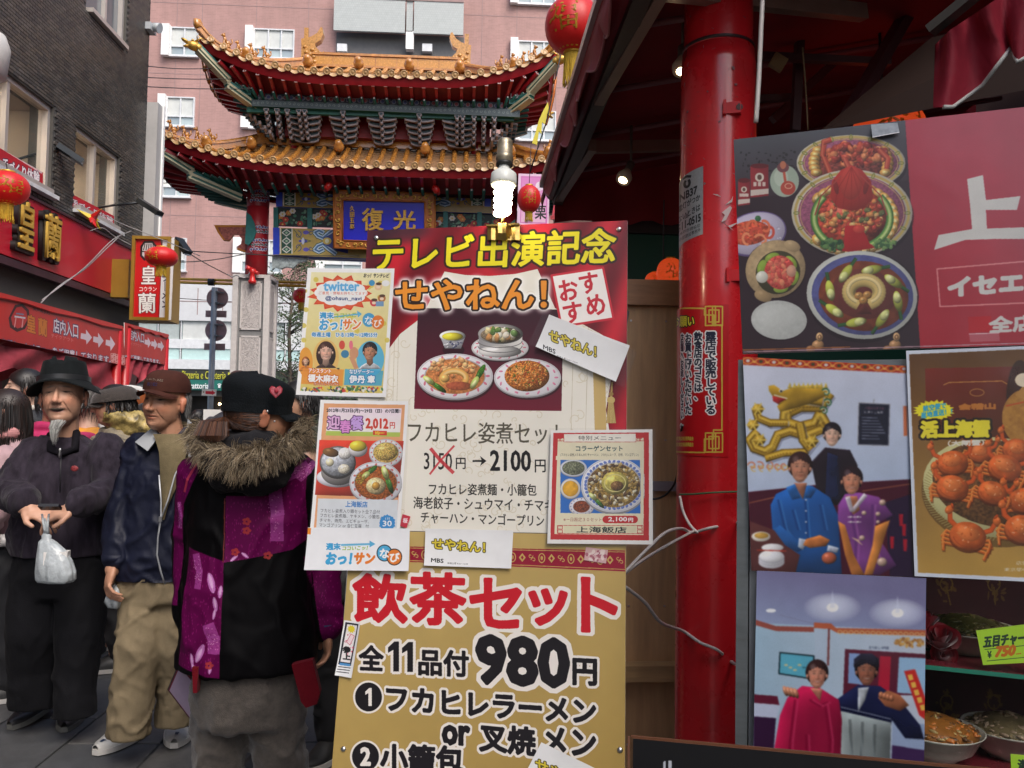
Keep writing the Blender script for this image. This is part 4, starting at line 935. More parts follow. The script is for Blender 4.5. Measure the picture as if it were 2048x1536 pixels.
def spot(px,py,Y,d,label):
 p=Vector(at(px,py,Y));root=thing('spot_lamp',label,'lamp',tuple(p),group='spot lamps under the awning');d=Vector(d).normalized();q=(-d).to_track_quat('Z','Y').to_matrix()
 b=MB();b.lathe([(.03,-.002),(.033,.02),(.018,.05),(.013,.06)],p,16,0,q);b.build('reflector_bulb',M('reflector_glass',(.6,.5,.38),.25,var=0),root)
 b=MB();b.lathe([(.0001,-.006),(.014,-.003),(.027,0)],p,16,0,q,cap=False);b.build('lit_face',M('warm_lit',(1,.85,.6),.3,var=0,emit=9,ecol=(1,.74,.42)),root)
 b=MB();b.lathe([(.016,.055),(.017,.10),(.012,.105)],p,12,0,q);e=p-d*.1;b.tube([e,e+Vector((0,0,.05)),e+Vector((.0,.0,.16))],.006,8);b.build('holder',M('holder_brown',(.12,.09,.075),.5),root)
spot(1246,360,3.3,(-.35,-.35,-.7),'small glowing spot lamp hanging under the awning, low and left of the pole')
spot(1364,142,2.55,(-.1,-.3,-.8),'bright spot lamp under the awning, half hidden by the top of the red pole')
# green back wall, green/dark surrounds
def backwall():
 Yb=4.4;root=thing('stall_back_wall','plain green wall at the back of the dark stall','wall',(1.4,Yb,0))
 b=MB();b.box((2.0,Yb+.03,1.25),(2.7,.05,2.5));b.build('green_panel',M('green_wall',(.006,.095,.06),.5,var=.08,scale=2),root)
 b=MB();b.box((2.0,Yb-.012,2.48),(2.7,.03,.09));b.build('head_rail',dark_m,root)
backwall()
def shop():
 root=thing('shop_building','unlit brown shop interior behind the stall on the right','building',(2.75,1.5,0))
 brn=M('brown_wall',(.10,.05,.036),.7,var=.1,scale=2)
 b=MB();b.box((3.1,1.2,2.6),(.6,6.6,5.2));b.build('wall',brn,root)
 b=MB();b.box((2.75,1.2,5.4),(1.6,6.6,.3));b.build('upper_floor',brn,root)
 b=MB();b.add([at(1640,262,2.3),at(2048,180,1.9),at(2200,0,1.8),at(1862,75,2.2)],[(0,1,2,3),(3,2,1,0)]);
 b.v=[tuple(x)for x in b.v];me=b.build('partition_panel',M('beige_panel',(.055,.030,.022),.7,var=.05),root)
 for p,q,w in(((1680,262,2.6),(1830,0,2.9),.04),((1520,112,2.8),(1780,125,2.8),.025),((1520,198,3.0),(1600,194,3.0),.025),((1590,262,2.9),(1602,20,2.9),.03),((1545,240,3.1),(1800,0,3.2),.03)):
  b=MB();b.beam(at(*p),at(*q),w,w);b.build('beam',M('maroon_beam',(.09,.03,.035),.5),root)
 b=MB();b.box(at(1556,125,2.75),(.05,.02,.05),rotm('Y',30));b.build('bracket',M('tan_bracket',(.35,.22,.10),.6),root)
shop()
def cloth():
 root=thing('canvas_drape','crimson canvas drape with white scalloped hem hanging at the top right corner','drape',tuple(at(1950,60,1.7)))
 rows=[];T=[(1872,88),(1900,60),(1960,20),(2020,-20),(2120,-60)];Bm=[(1868,214),(1905,214),(1965,170),(2012,108),(2022,92),(2034,124),(2080,100),(2140,40)]
 def interp(L,t):
  t*=len(L)-1;i=min(int(t),len(L)-2);f_=t-i;return(L[i][0]*(1-f_)+L[i+1][0]*f_,L[i][1]*(1-f_)+L[i+1][1]*f_)
 for i in range(9):
  row=[]
  for j in range(29):
   a,c=interp(T,j/28),interp(Bm,j/28);x,y=a[0]+(c[0]-a[0])*i/8,a[1]+(c[1]-a[1])*i/8
   row.append(at(x,y,1.75+.02*math.sin(j*.7+i*.4)-.0035*j))
  rows.append(row)
 b=MB();b.grid(rows,0,True);b.grid([[p+np.array((0,.004,0))for p in r_]for r_ in rows],0,True,flip=True);b.build('cloth',M('crimson_cloth',(.27,.008,.025),.7,var=.25,scale=6,bump=.2,bscale=50),root)
 b=MB();b.tube(rows[-1][2:],.0045,6);b.build('hem',M('hem_pale',(.55,.55,.52),.6),root)
 b=MB();b.beam(at(1860,62,1.74),at(2010,-60,1.62),.03,.02);b.build('frame_bar',M('grey_bar',(.11,.10,.09),.4,metal=.5),root)
cloth()
BA2,BT2=R(23),R(4);U2=(math.cos(BA2),-math.sin(BA2),0);V2=(math.sin(BA2)*math.sin(BT2),math.cos(BA2)*math.sin(BT2),math.cos(BT2))
P2=Plane(at(1490,700,1.47),U2,V2)
def banner():
 cv,fin=sheet(P2,[(1467,279),(2120,206),(2120,688),(1485,707)],'banner',2000,None,.008,(168,22,38),edge)
 cv.grad([(1800,200),(2130,200),(2130,720),(1800,720)],(176,46,66),(166,22,36),(.1,.9))
 cv.poly([(1460,270),(1810,236),(1842,720),(1480,720)],(40,26,34));cv.grad([(1460,270),(1810,236),(1817,360),(1470,400)],(72,76,84),(44,30,38),(.1,.9))
 for k in range(60):
  rnd=random.Random(k);cv.ell(rnd.uniform(1480,1640),rnd.uniform(300,345),rnd.uniform(1,4),rnd.uniform(1,3),(20,16,18),.7)
 for x,y,w,h in((1488,385,12,24),(1519,362,18,30)):
  cv.grad([(x-w,y-h),(x+w,y-h-3),(x+w,y+h),(x-w,y+h+3)],(150,40,46),(120,30,38),(1,0));cv.ell(x,y-h,w,5,(90,20,25));cv.ell(x,y-h*.25,w*.5,w*.5,(215,205,190));cv.poly([(x-w,y+h*.6),(x+w,y+h*.5),(x+w,y+h*.85),(x-w,y+h)],(205,190,180));cv.ell(x,y-h*.25,w*.25,w*.3,(90,60,50))
  for q in(-.5,0,.5):cv.poly([(x+w*q-3,y+2),(x+w*q+3,y+2),(x+w*q+3,y+h*.35),(x+w*q-3,y+h*.35)],(210,190,180))
 cv.ell(1569,362,29,32,(160,176,158));cv.ell(1562,355,14,18,(192,205,188),.7);cv.ell(1566,335,12,10,(110,60,66));cv.ell(1566,330,6,8,(190,110,80));cv.line([(1568,345),(1572,372)],(190,80,60),5);cv.ell(1576,376,15,14,(176,66,52));cv.ring(1577,372,7,5,1.5,(225,180,150))
 def platter(x,y,rx,ry,seed):
  cv.ell(x+3,y+7,rx,ry,(24,14,20),.6);cv.ell(x,y,rx,ry,(206,200,180));cv.ring(x,y,rx*.94,ry*.93,5,(190,165,90));cv.ell(x,y,rx*.89,ry*.88,(150,80,110),1,0,tex=(5,.6,seed));cv.ring(x,y,rx*.86,ry*.85,1.5,(200,170,110))
  for k in range(16):
   t=6.283*k/16;cv.ring(x+rx*.92*math.cos(t),y+ry*.92*math.sin(t),5,2.5,2,(120,130,60),k*22.5)
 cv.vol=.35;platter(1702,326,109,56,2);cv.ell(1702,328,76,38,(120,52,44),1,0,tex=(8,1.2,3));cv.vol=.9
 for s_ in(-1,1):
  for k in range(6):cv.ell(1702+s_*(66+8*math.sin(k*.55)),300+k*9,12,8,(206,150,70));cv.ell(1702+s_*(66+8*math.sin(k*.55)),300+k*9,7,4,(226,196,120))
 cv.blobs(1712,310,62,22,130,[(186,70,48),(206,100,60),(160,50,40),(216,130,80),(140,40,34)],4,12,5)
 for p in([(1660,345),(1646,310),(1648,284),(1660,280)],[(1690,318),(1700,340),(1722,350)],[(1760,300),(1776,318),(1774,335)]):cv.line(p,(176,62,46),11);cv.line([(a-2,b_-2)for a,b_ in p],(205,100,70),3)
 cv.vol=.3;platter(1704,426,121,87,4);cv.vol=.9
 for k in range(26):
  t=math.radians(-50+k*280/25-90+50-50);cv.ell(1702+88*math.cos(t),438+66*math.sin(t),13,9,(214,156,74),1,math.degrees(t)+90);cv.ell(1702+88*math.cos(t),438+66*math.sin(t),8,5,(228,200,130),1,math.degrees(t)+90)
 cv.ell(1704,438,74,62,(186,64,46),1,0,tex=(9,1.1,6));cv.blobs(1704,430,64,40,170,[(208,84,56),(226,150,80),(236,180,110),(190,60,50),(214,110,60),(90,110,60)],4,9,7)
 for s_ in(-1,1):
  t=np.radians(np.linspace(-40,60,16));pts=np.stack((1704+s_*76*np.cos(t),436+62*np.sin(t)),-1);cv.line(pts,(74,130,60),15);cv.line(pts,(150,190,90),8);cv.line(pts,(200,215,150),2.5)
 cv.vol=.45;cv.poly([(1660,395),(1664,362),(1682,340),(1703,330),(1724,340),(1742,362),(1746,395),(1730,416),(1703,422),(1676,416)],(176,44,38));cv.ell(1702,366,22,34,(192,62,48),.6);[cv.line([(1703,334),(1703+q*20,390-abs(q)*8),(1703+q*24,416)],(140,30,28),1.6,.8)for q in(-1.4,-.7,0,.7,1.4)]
 cv.vol=.3
 for s_ in(-1,1):cv.ell(1702+s_*30,374,5,15,(110,30,28),.7,s_*12);cv.line([(1702+s_*20,352),(1702+s_*60,392),(1702+s_*72,430)],(170,60,50),2.5)
 cv.poly([(1690,452),(1722,450),(1740,488),(1758,494),(1700,504),(1668,500),(1688,486)],(178,30,34));cv.ell(1718,458,12,8,(205,60,50));cv.blobs(1664,490,22,10,60,[(50,90,50),(90,130,70),(30,60,40)],3,7,3);cv.blobs(1770,488,22,9,50,[(50,90,50),(110,150,80)],3,6,4)
 cv.ell(1510,468,64,44,(110,90,150),1,-14);cv.ell(1510,467,61,41,(198,190,216),1,-14);cv.blobs(1520,466,44,26,90,[(222,218,228),(176,170,190)],1,3,4)
 cv.ell(1498,466,42,24,(205,78,52),1,-8,tex=(7,1,3));
 for k in range(8):cv.ring(1476+k*9,452+(k%3)*13,11,8,5,((226,108,70),(206,74,56),(234,140,96))[k%3],k*40,t0=0,t1=240)
 cv.ell(1516,437,6,6,(50,100,60))
 cv.vol=.3;cv.ell(1551,540,61,58,(24,14,20),.6);cv.ell(1551,538,61,57,(176,150,110),1,-30,tex=(12,.3,2));cv.ell(1584,492,17,11,(176,150,110),1,20);cv.ell(1526,592,18,11,(166,138,98),1,20);cv.ell(1556,545,45,43,(60,56,36),1,-30)
 for a in(200,250,320,20,80):cv.ell(1556+34*math.cos(R(a)),545+32*math.sin(R(a)),15,9,(140,170,60),1,a+90)
 cv.ell(1560,545,31,34,(205,74,66),1,-10,tex=(6,1.1,4));cv.blobs(1560,545,26,28,60,[(222,100,84),(190,60,56),(232,140,100)],4,8,8);cv.ell(1524,554,12,12,(222,222,208));cv.ell(1583,542,10,12,(214,170,140),.8)
 cv.vol=.15;cv.ell(1559,642,56,40,(20,12,18),.6);cv.ell(1558,640,56,39,(196,200,196),1,4,tex=(10,.12,3));cv.ell(1552,632,40,24,(212,216,212),.6)
 cv.vol=.25
 cv.ell(1726,594,112,92,(22,14,20),.7);cv.ell(1724,590,111,88,(200,204,196),1,6);cv.ell(1725,590,102,80,(80,84,144),1,6,tex=(14,.3,5));cv.ell(1727,592,90,70,(116,50,30),1,6,tex=(24,.5,4));cv.ell(1727,588,66,50,(86,34,40),.6,6)
 cv.vol=.8
 for k in range(8):
  a=6.283*k/8+.3;cx,cy=1728+72*math.cos(a),592+56*math.sin(a);ro=math.degrees(a)+62;c,s_=math.cos(R(ro)),math.sin(R(ro))
  cv.line([(cx-c*6,cy-s_*6),(cx+c*30,cy+s_*30)],(40,80,40),7);cv.ell(cx-c*6,cy-s_*6,21,9,(178,186,70),1,ro);cv.ell(cx-c*13,cy-s_*13,11,8,(214,218,140),1,ro)
 t=np.radians(np.linspace(120,420,30));cv.line(np.stack((1728+30*np.cos(t),584+24*np.sin(t)),-1),(206,178,104),27);cv.line(np.stack((1728+32*np.cos(t),581+25*np.sin(t)),-1),(224,202,140),8)
 for x,y in((1718,592),(1735,590),(1727,601)):cv.ell(x,y,9,8,(188,130,64));cv.ell(x-2,y-2,4,3,(218,170,100))
 cv.poly([(1712,628),(1728,606),(1744,628)],(96,40,34))
 for x in(1636,1790):cv.ell(x,690,12,10,(176,130,84));cv.ell(x+3,674,7,9,(200,160,110));cv.ell(x-14,698,10,7,(150,100,60));cv.ring(x+3,674,3,4,1.5,(90,50,30))
 cv.vol=0
 c=(214,212,206)
 cv.poly([(1934,358),(1966,350),(1972,400),(2041,392),(2034,420),(1972,420),(1974,457),(2120,452),(2120,478),(1990,478),(1930,480),(1868,500),(1877,470),(1944,458),(1940,410)],c)
 cv.line([(1874,538),(2060,522)],(222,130,130),3);cv.line([(1874,538),(1880,613),(2120,603)],(222,130,130),3);cv.line([(2060,522),(2120,518)],(222,130,130),3)
 cv.text('イセエビ',1898,2096,574,560,36,c,bold=5)
 cv.poly([(1936,634),(1982,632),(1984,663),(1938,665)],(184,8,20));cv.text('全店',1979,2070,650,645,31,c,bold=3);cv.poly([(1938,667),(1998,665),(2000,682),(1940,684)],(196,120,130),.6);cv.line([(1938,668),(1998,666)],(240,220,225),1.5)
 cv.line([(1487,704),(2120,684)],(190,150,160),2);cv.line([(1486,700),(1700,694)],(170,100,50),2)
 cv.soft(1,.10);cv.noise(160,.10,3);cv.a=cv.a*.93+.045
 fin(.3,coat=.35,bump=.04,label='large banner with seafood platters on the left and white lettering on crimson',cat='banner')
banner()
def tape(q,off,lbl):
 pl=P2.shift(off);cv,fin=sheet(pl,q,'tape',1800,None,.0006,(165,172,182));cv.noise(12,.25,3);cv.line([q[3],q[2]],(245,245,250),3);fin(.2,coat=.6,label=lbl,cat='tape')
tape([(1742,249),(1795,245),(1799,265),(1745,275)],.009,'shiny grey tape patch on the top edge of the seafood banner')
def photo1():
 cv,fin=sheet(P2.shift(.011),[(1486,714),(1812,732),(1830,1154),(1503,1141)],'photo_print',2000,None,.0015,(196,206,228),curl=.003,seed=2)
 cv.grad([(1480,700),(1840,700),(1840,1000),(1480,1000)],(214,218,236),(176,194,222),(.2,.9));cv.noise(240,.06,1)
 cv.poly([(1484,712),(1814,730),(1815,747),(1485,730)],(176,50,34))
 for k in range(13):
  x=1496+k*26;y=722+k*1.35;cv.ring(x,y,10,6,2.2,(222,150,60));cv.ell(x,y,4,3,(205,210,205)if k%2==0 else(60,70,40));cv.ell(x+13,y+2,3,2.5,(226,170,80))
 cv.vol=.9
 g0,g1,g2=(120,88,20),(186,146,40),(226,196,84)
 def ser(pts,w):
  cv.line([(a+3,b_+4)for a,b_ in pts],(150,155,185),w+2,.6);cv.line(pts,g0,w+2.5);cv.line(pts,g1,w-1)
  for i in range(len(pts)-1):
   for t in np.linspace(0,1,7)[:-1]:
    x,y=pts[i][0]*(1-t)+pts[i+1][0]*t,pts[i][1]*(1-t)+pts[i+1][1]*t;cv.ring(x,y,w*.3,w*.24,1.1,g2,t0=180,t1=360);cv.ell(x,y+w*.1,w*.14,w*.1,g0,.8)
 ser([(1655,790),(1640,812),(1600,812),(1572,826),(1570,846),(1600,856),(1632,848),(1640,832),(1650,850)],22);ser([(1572,846),(1540,846),(1516,836),(1512,822)],13)
 ser([(1640,860),(1612,872),(1580,862),(1556,870),(1545,894),(1530,904),(1508,896),(1500,880),(1512,866)],16);ser([(1630,880),(1610,904),(1566,906),(1534,916)],13);ser([(1600,850),(1606,880),(1618,896)],15)
 ser([(1560,800),(1590,792),(1640,800)],20)
 cv.poly([(1537,772),(1548,770),(1566,782),(1590,772),(1640,770),(1656,790),(1624,806),(1592,816),(1560,824),(1554,812),(1576,800),(1548,796),(1538,782)],g1,outline=g0,ow=2);cv.poly([(1545,792),(1572,798),(1556,808),(1546,802)],(176,40,40));cv.line([(1548,790),(1574,797)],(240,235,225),2);cv.ell(1562,782,4,3.5,(250,250,240));cv.ell(1562,782,2,2,(20,20,20))
 for k in range(9):cv.poly([(1575+k*9,776),(1580+k*9,765),(1584+k*9,777)],g2)
 for x,y in((1652,785),(1656,806),(1648,822)):swirl(cv,x,y,9,(50,100,70),3,x);swirl(cv,x,y,6,(225,230,210),1.5,x)
 for x,y in((1516,818),(1506,850),(1624,882),(1520,880)):
  cv.ell(x,y,11,10,g1)
  for k in range(6):cv.line([(x,y),(x+13*math.cos(k*1.05),y+13*math.sin(k*1.05))],g2,2.5)
 for x in(1504,1520,1538,1555,1568):swirl(cv,x,932,9,(205,130,100),3,x*3);swirl(cv,x+4,936,7,(216,180,90),2,x)
 cv.vol=0
 cv.poly([(1718,806),(1779,809),(1777,891),(1716,889)],(26,30,48),outline=(130,130,140),ow=2);cv.line([(1748,798),(1747,806)],(90,90,90),1)
 cv.text('本日のおすすめ',1730,1768,816,817,6,(160,90,110),bold=0);cv.text('お造り上海風',1728,1766,824,825,5,(210,210,215))
 for k in range(8):cv.line([(1724,835+k*6),(1755+((k*37)%17),836+k*6)],(140,145,165),1.4)
 cv.poly([(1806,812),(1814,812),(1815,872),(1807,872)],(205,110,70))
 cv.poly([(1496,984),(1650,968),(1832,958),(1832,1160),(1500,1160)],(66,14,34));cv.line([(1498,1006),(1560,992)],(150,90,60),2);cv.line([(1725,982),(1820,968)],(150,90,60),2);cv.poly([(1770,1005),(1832,985),(1835,1160),(1780,1160)],(34,16,48))
 for x,y in((1802,1040),(1808,1060),(1784,1085),(1810,1090)):cv.poly([(x-4,y-12),(x+4,y-12),(x+3,y+12),(x-3,y+12)],(170,20,40))
 cv.vol=.9
 cv.poly([(1622,925),(1650,895),(1700,900),(1715,930),(1712,1010),(1640,1010)],(34,24,36));cv.poly([(1655,905),(1676,912),(1680,1000),(1650,1000)],(26,34,70));bust(cv,1664,870,48,(232,190,165),(24,18,24),(34,26,38),body=.0)
 cv.poly([(1541,1010),(1552,988),(1585,972),(1625,972),(1660,995),(1676,1030),(1680,1090),(1684,1155),(1600,1150),(1556,1120),(1545,1060)],(28,84,158));cv.noise(1e9,0)
 for p in([(1556,1000),(1570,1060),(1600,1100)],[(1640,1010),(1650,1060)],[(1610,1000),(1616,1080)],[(1585,1020),(1596,1060)]):cv.line(p,(18,56,120),4,.7);cv.line([(a+5,b_)for a,b_ in p],(60,124,196),3,.6)
 for k in range(5):cv.ell(1612,1000+k*22,1.8,1.8,(220,225,235))
 bust(cv,1600,936,62,(196,136,108),(48,26,24),body=0,smile=False,old=True);cv.poly([(1588,966),(1614,966),(1606,1000)],(178,116,90));cv.poly([(1572,975),(1590,968),(1602,996),(1584,1000)],(40,104,182));cv.poly([(1616,970),(1634,978),(1622,996),(1606,996)],(36,96,170))
 cv.poly([(1545,1060),(1560,1050),(1600,1085),(1612,1096),(1596,1104),(1562,1092)],(34,92,166));cv.poly([(1598,1076),(1616,1080),(1606,1100),(1596,1094)],(200,215,238));cv.poly([(1612,1078),(1640,1070),(1660,1080),(1652,1092),(1620,1096),(1606,1090)],(206,120,60));cv.ell(1658,1116,15,12,(190,96,66));cv.poly([(1656,1090),(1678,1096),(1674,1106),(1654,1102)],(205,215,235))
 cv.poly([(1676,1010),(1690,988),(1718,985),(1758,994),(1785,1030),(1750,1050),(1764,1085),(1792,1130),(1760,1150),(1706,1150),(1700,1080),(1676,1040)],(128,64,142));
 for p in([(1700,1010),(1712,1080),(1710,1130)],[(1745,1010),(1742,1080),(1760,1130)]):cv.line(p,(90,40,110),5,.7);cv.line([(a+6,b_)for a,b_ in p],(164,96,172),4,.5)
 cv.poly([(1676,1042),(1690,1050),(1708,1110),(1730,1152),(1704,1152),(1690,1110)],(214,130,60));cv.poly([(1750,1052),(1780,1040),(1766,1085),(1745,1150),(1728,1150),(1745,1090)],(222,140,64))
 bust(cv,1703,962,58,(206,140,110),(34,20,26),body=0);cv.poly([(1692,992),(1714,992),(1720,1020),(1706,1030)],(196,120,84));cv.poly([(1690,995),(1700,992),(1708,1024),(1700,1024)],(225,215,230));cv.poly([(1728,986),(1735,992),(1708,1024),(1706,1014)],(225,215,230))
 for x,y,r_ in((1765,1005,7),(1728,1026,5),(1756,1028,5),(1764,1124,10),(1724,1076,6),(1756,1044,4)):cv.ell(x,y,r_,r_*.9,(198,168,150))
 for y in(1034,1044):cv.line([(1696,y),(1722,y)],(210,190,205),2);cv.ell(1702,y,3,2,(230,215,220));cv.ell(1716,y,3,2,(230,215,220))
 for k in range(6):cv.line([(1704+k*3,1075+k),(1725-k*2,1090-k*2)],(214,180,150),1.2)
 cv.vol=.4;cv.poly([(1500,1042),(1548,1060),(1570,1090),(1600,1110),(1590,1150),(1500,1145)],(88,44,44));cv.ell(1522,1073,19,10,(230,225,215));cv.ell(1523,1071,14,6,(205,160,70));cv.ell(1545,1095,22,8,(240,240,245))
 for k in range(3):cv.ell(1543,1124-k*5,26,13,(214,216,228));cv.ell(1543,1122-k*5,25,12,(240,242,248))
 cv.line([(1514,1100),(1572,1102)],(190,60,40),2)
 cv.soft(2,.10);fin(.25,coat=.5,bump=.06,label='photo print of three people seated under a golden dragon relief',cat='photo print',group='photo prints on the showcase')
photo1()
def photo2():
 cv,fin=sheet(P2.shift(.014),[(1514,1141),(1852,1156),(1847,1600),(1505,1590)],'photo_print',2000,None,.0015,(160,165,205),curl=.003,seed=4)
 cv.grad([(1500,1130),(1860,1130),(1860,1262),(1500,1262)],(120,118,160),(150,168,205),(-.3,1));
 for x,y in((1665,1215),(1795,1226)):
  for k in range(26):cv.ell(x,y-k*.3,58-k*2.1,30-k*1.05,(226,234,255),.07)
  cv.ell(x,y,12,9,(255,255,255));cv.poly([(x-5,y),(x,y-36),(x+5,y)],(220,228,250),.5)
 cv.ell(1542,1221,10,4,(240,245,250));cv.line([(1560,1230),(1630,1248)],(130,130,160),1)
 cv.grad([(1500,1245),(1860,1262),(1860,1600),(1500,1600)],(158,190,214),(196,206,224),(1,0))
 cv.poly([(1508,1238),(1552,1252),(1628,1254),(1628,1264),(1552,1262),(1508,1249)],(150,74,64));cv.poly([(1628,1245),(1662,1247),(1672,1256),(1852,1260),(1852,1272),(1675,1266),(1660,1258),(1628,1256)],(186,92,60))
 for k in range(16):cv.ring(1680+k*11,1264+k*.3,4,3,1.5,(226,190,120))
 cv.poly([(1630,1258),(1656,1258),(1656,1330),(1630,1330)],(176,196,218));cv.line([(1658,1258),(1656,1330)],(120,60,60),4)
 cv.poly([(1560,1305),(1628,1312),(1626,1358),(1558,1347)],(90,176,204),outline=(30,50,60),ow=3)
 for k in range(6):cv.ell(1572+k*9,1330+(k%3)*5,4,2,(205,200,150)if k<4 else(60,130,150))
 cv.text('北京四川上海料理',1738,1777,1295,1296,6,(50,60,90));cv.blobs(1818,1285,30,8,50,[(186,130,60),(216,170,90),(150,90,40)],2,5,3)
 cv.poly([(1690,1298),(1852,1308),(1852,1390),(1686,1390)],(90,30,50));cv.poly([(1698,1306),(1730,1308),(1726,1370),(1696,1366)],(130,160,210));cv.poly([(1760,1312),(1782,1313),(1778,1390),(1755,1390)],(176,30,56));cv.poly([(1798,1314),(1852,1316),(1852,1390),(1794,1385)],(150,190,226))
 cv.poly([(1808,1342),(1830,1338),(1852,1400),(1852,1440),(1838,1430)],(200,44,40))
 for k in range(5):cv.poly([(1815+k*6,1350+k*15),(1824+k*6,1348+k*15),(1827+k*6,1359+k*15),(1818+k*6,1361+k*15)],(236,190,80))
 cv.poly([(1507,1388),(1555,1392),(1560,1415),(1507,1410)],(96,28,50));cv.poly([(1507,1405),(1562,1410),(1552,1440),(1507,1432)],(190,200,226));cv.poly([(1507,1432),(1552,1436),(1540,1600),(1507,1600)],(50,24,56));cv.poly([(1785,1440),(1852,1448),(1852,1600),(1780,1600)],(150,170,205));cv.poly([(1784,1490),(1852,1500),(1852,1600),(1780,1600)],(60,36,80))
 cv.vol=.9
 cv.poly([(1672,1400),(1715,1370),(1760,1372),(1800,1400),(1840,1450),(1848,1478),(1810,1476),(1784,1440),(1782,1450),(1670,1420)],(28,34,74));cv.poly([(1682,1422),(1782,1445),(1778,1600),(1674,1600)],(146,158,160));cv.line([(1682,1414),(1782,1438)],(150,160,180),1.5)
 for p in([(1700,1440),(1706,1580)],[(1750,1450),(1745,1580)],[(1725,1445),(1722,1540)]):cv.line(p,(110,122,126),6,.5)
 cv.poly([(1716,1376),(1738,1374),(1730,1400),(1716,1425)],(196,205,215));bust(cv,1733,1343,60,(150,96,76),(24,20,26),body=0,cap=(34,34,52),old=True)
 cv.poly([(1756,1395),(1775,1380),(1800,1390),(1818,1410),(1800,1422),(1770,1412)],(170,102,70));
 for k in range(4):cv.ell(1762+k*7,1390+k*2,5,7,(184,116,82));cv.line([(1765+k*7,1386+k*2),(1763+k*7,1396+k*2)],(110,60,46),1)
 cv.poly([(1545,1600),(1548,1500),(1560,1430),(1575,1395),(1604,1372),(1640,1376),(1678,1400),(1684,1440),(1678,1600)],(176,24,70))
 for p in([(1590,1400),(1580,1480),(1576,1590)],[(1650,1410),(1660,1480),(1655,1590)],[(1620,1400),(1640,1412),(1655,1405)],[(1612,1470),(1618,1590)]):cv.line(p,(120,8,44),5,.6);cv.line([(a+6,b_)for a,b_ in p],(206,56,104),4,.5)
 bust(cv,1634,1350,58,(206,140,116),(50,30,30),body=0);cv.poly([(1620,1376),(1645,1378),(1640,1402)],(190,120,100))
 for k in range(4):cv.ell(1571+k*7,1382+k*1.5,4.5,11,(196,130,100),1,-20)
 cv.soft(2,.10,9);fin(.25,coat=.5,bump=.06,label='photo print of a woman in red beside a man in cap raising his fist',cat='photo print',group='photo prints on the showcase')
photo2()
def crab(cv,x,y,s,rot=0,seed=0):
 c,q=math.cos(R(rot)),math.sin(R(rot));T=lambda a,b_:(x+s*(a*c-b_*q),y+s*(a*q+b_*c));rnd=random.Random(seed)
 for sd_ in(-1,1):
  for k in range(4):
   p=[T(sd_*.4,.1+.12*k),T(sd_*(.88+.06*math.sin(k)),-.02+.17*k),T(sd_*(1.02-.06*k),.26+.17*k)]
   cv.line([(a+2,b_+3)for a,b_ in p],(90,40,10),s*.12,.6);cv.line(p,(196,90,30),s*.11);cv.line([(a-1,b_-2)for a,b_ in p],(228,140,60),s*.05)
  p=[T(sd_*.45,-.2),T(sd_*.85,-.45),T(sd_*.95,-.8)];cv.line(p,(200,80,26),s*.2);cv.ell(*T(sd_*.98,-.85),s*.2,s*.16,(214,104,40),1,rot+sd_*60);cv.ell(*T(sd_*.9,-1.02),s*.12,s*.05,(190,70,20),1,rot-sd_*60)
 cv.ell(*T(0,.12),s*.74,s*.56,(120,46,12),.8,rot);cv.ell(*T(0,0),s*.74,s*.56,(208,96,38),1,rot,tex=(s*.5,.5,seed));cv.ell(*T(0,-.1),s*.46,s*.3,(226,130,66),.55,rot)
 v_=cv.vol;cv.vol=0
 for k in range(16):cv.ell(*T(rnd.uniform(-.5,.5),rnd.uniform(-.4,.25)),s*rnd.uniform(.02,.09),s*.03,rnd.choice(((250,206,160),(236,150,80),(160,60,20),(186,76,28))),.55,rnd.random()*180)
 cv.ring(*T(0,.02),s*.6,s*.42,s*.03,(150,56,20),rot,.6,20,160);cv.vol=v_
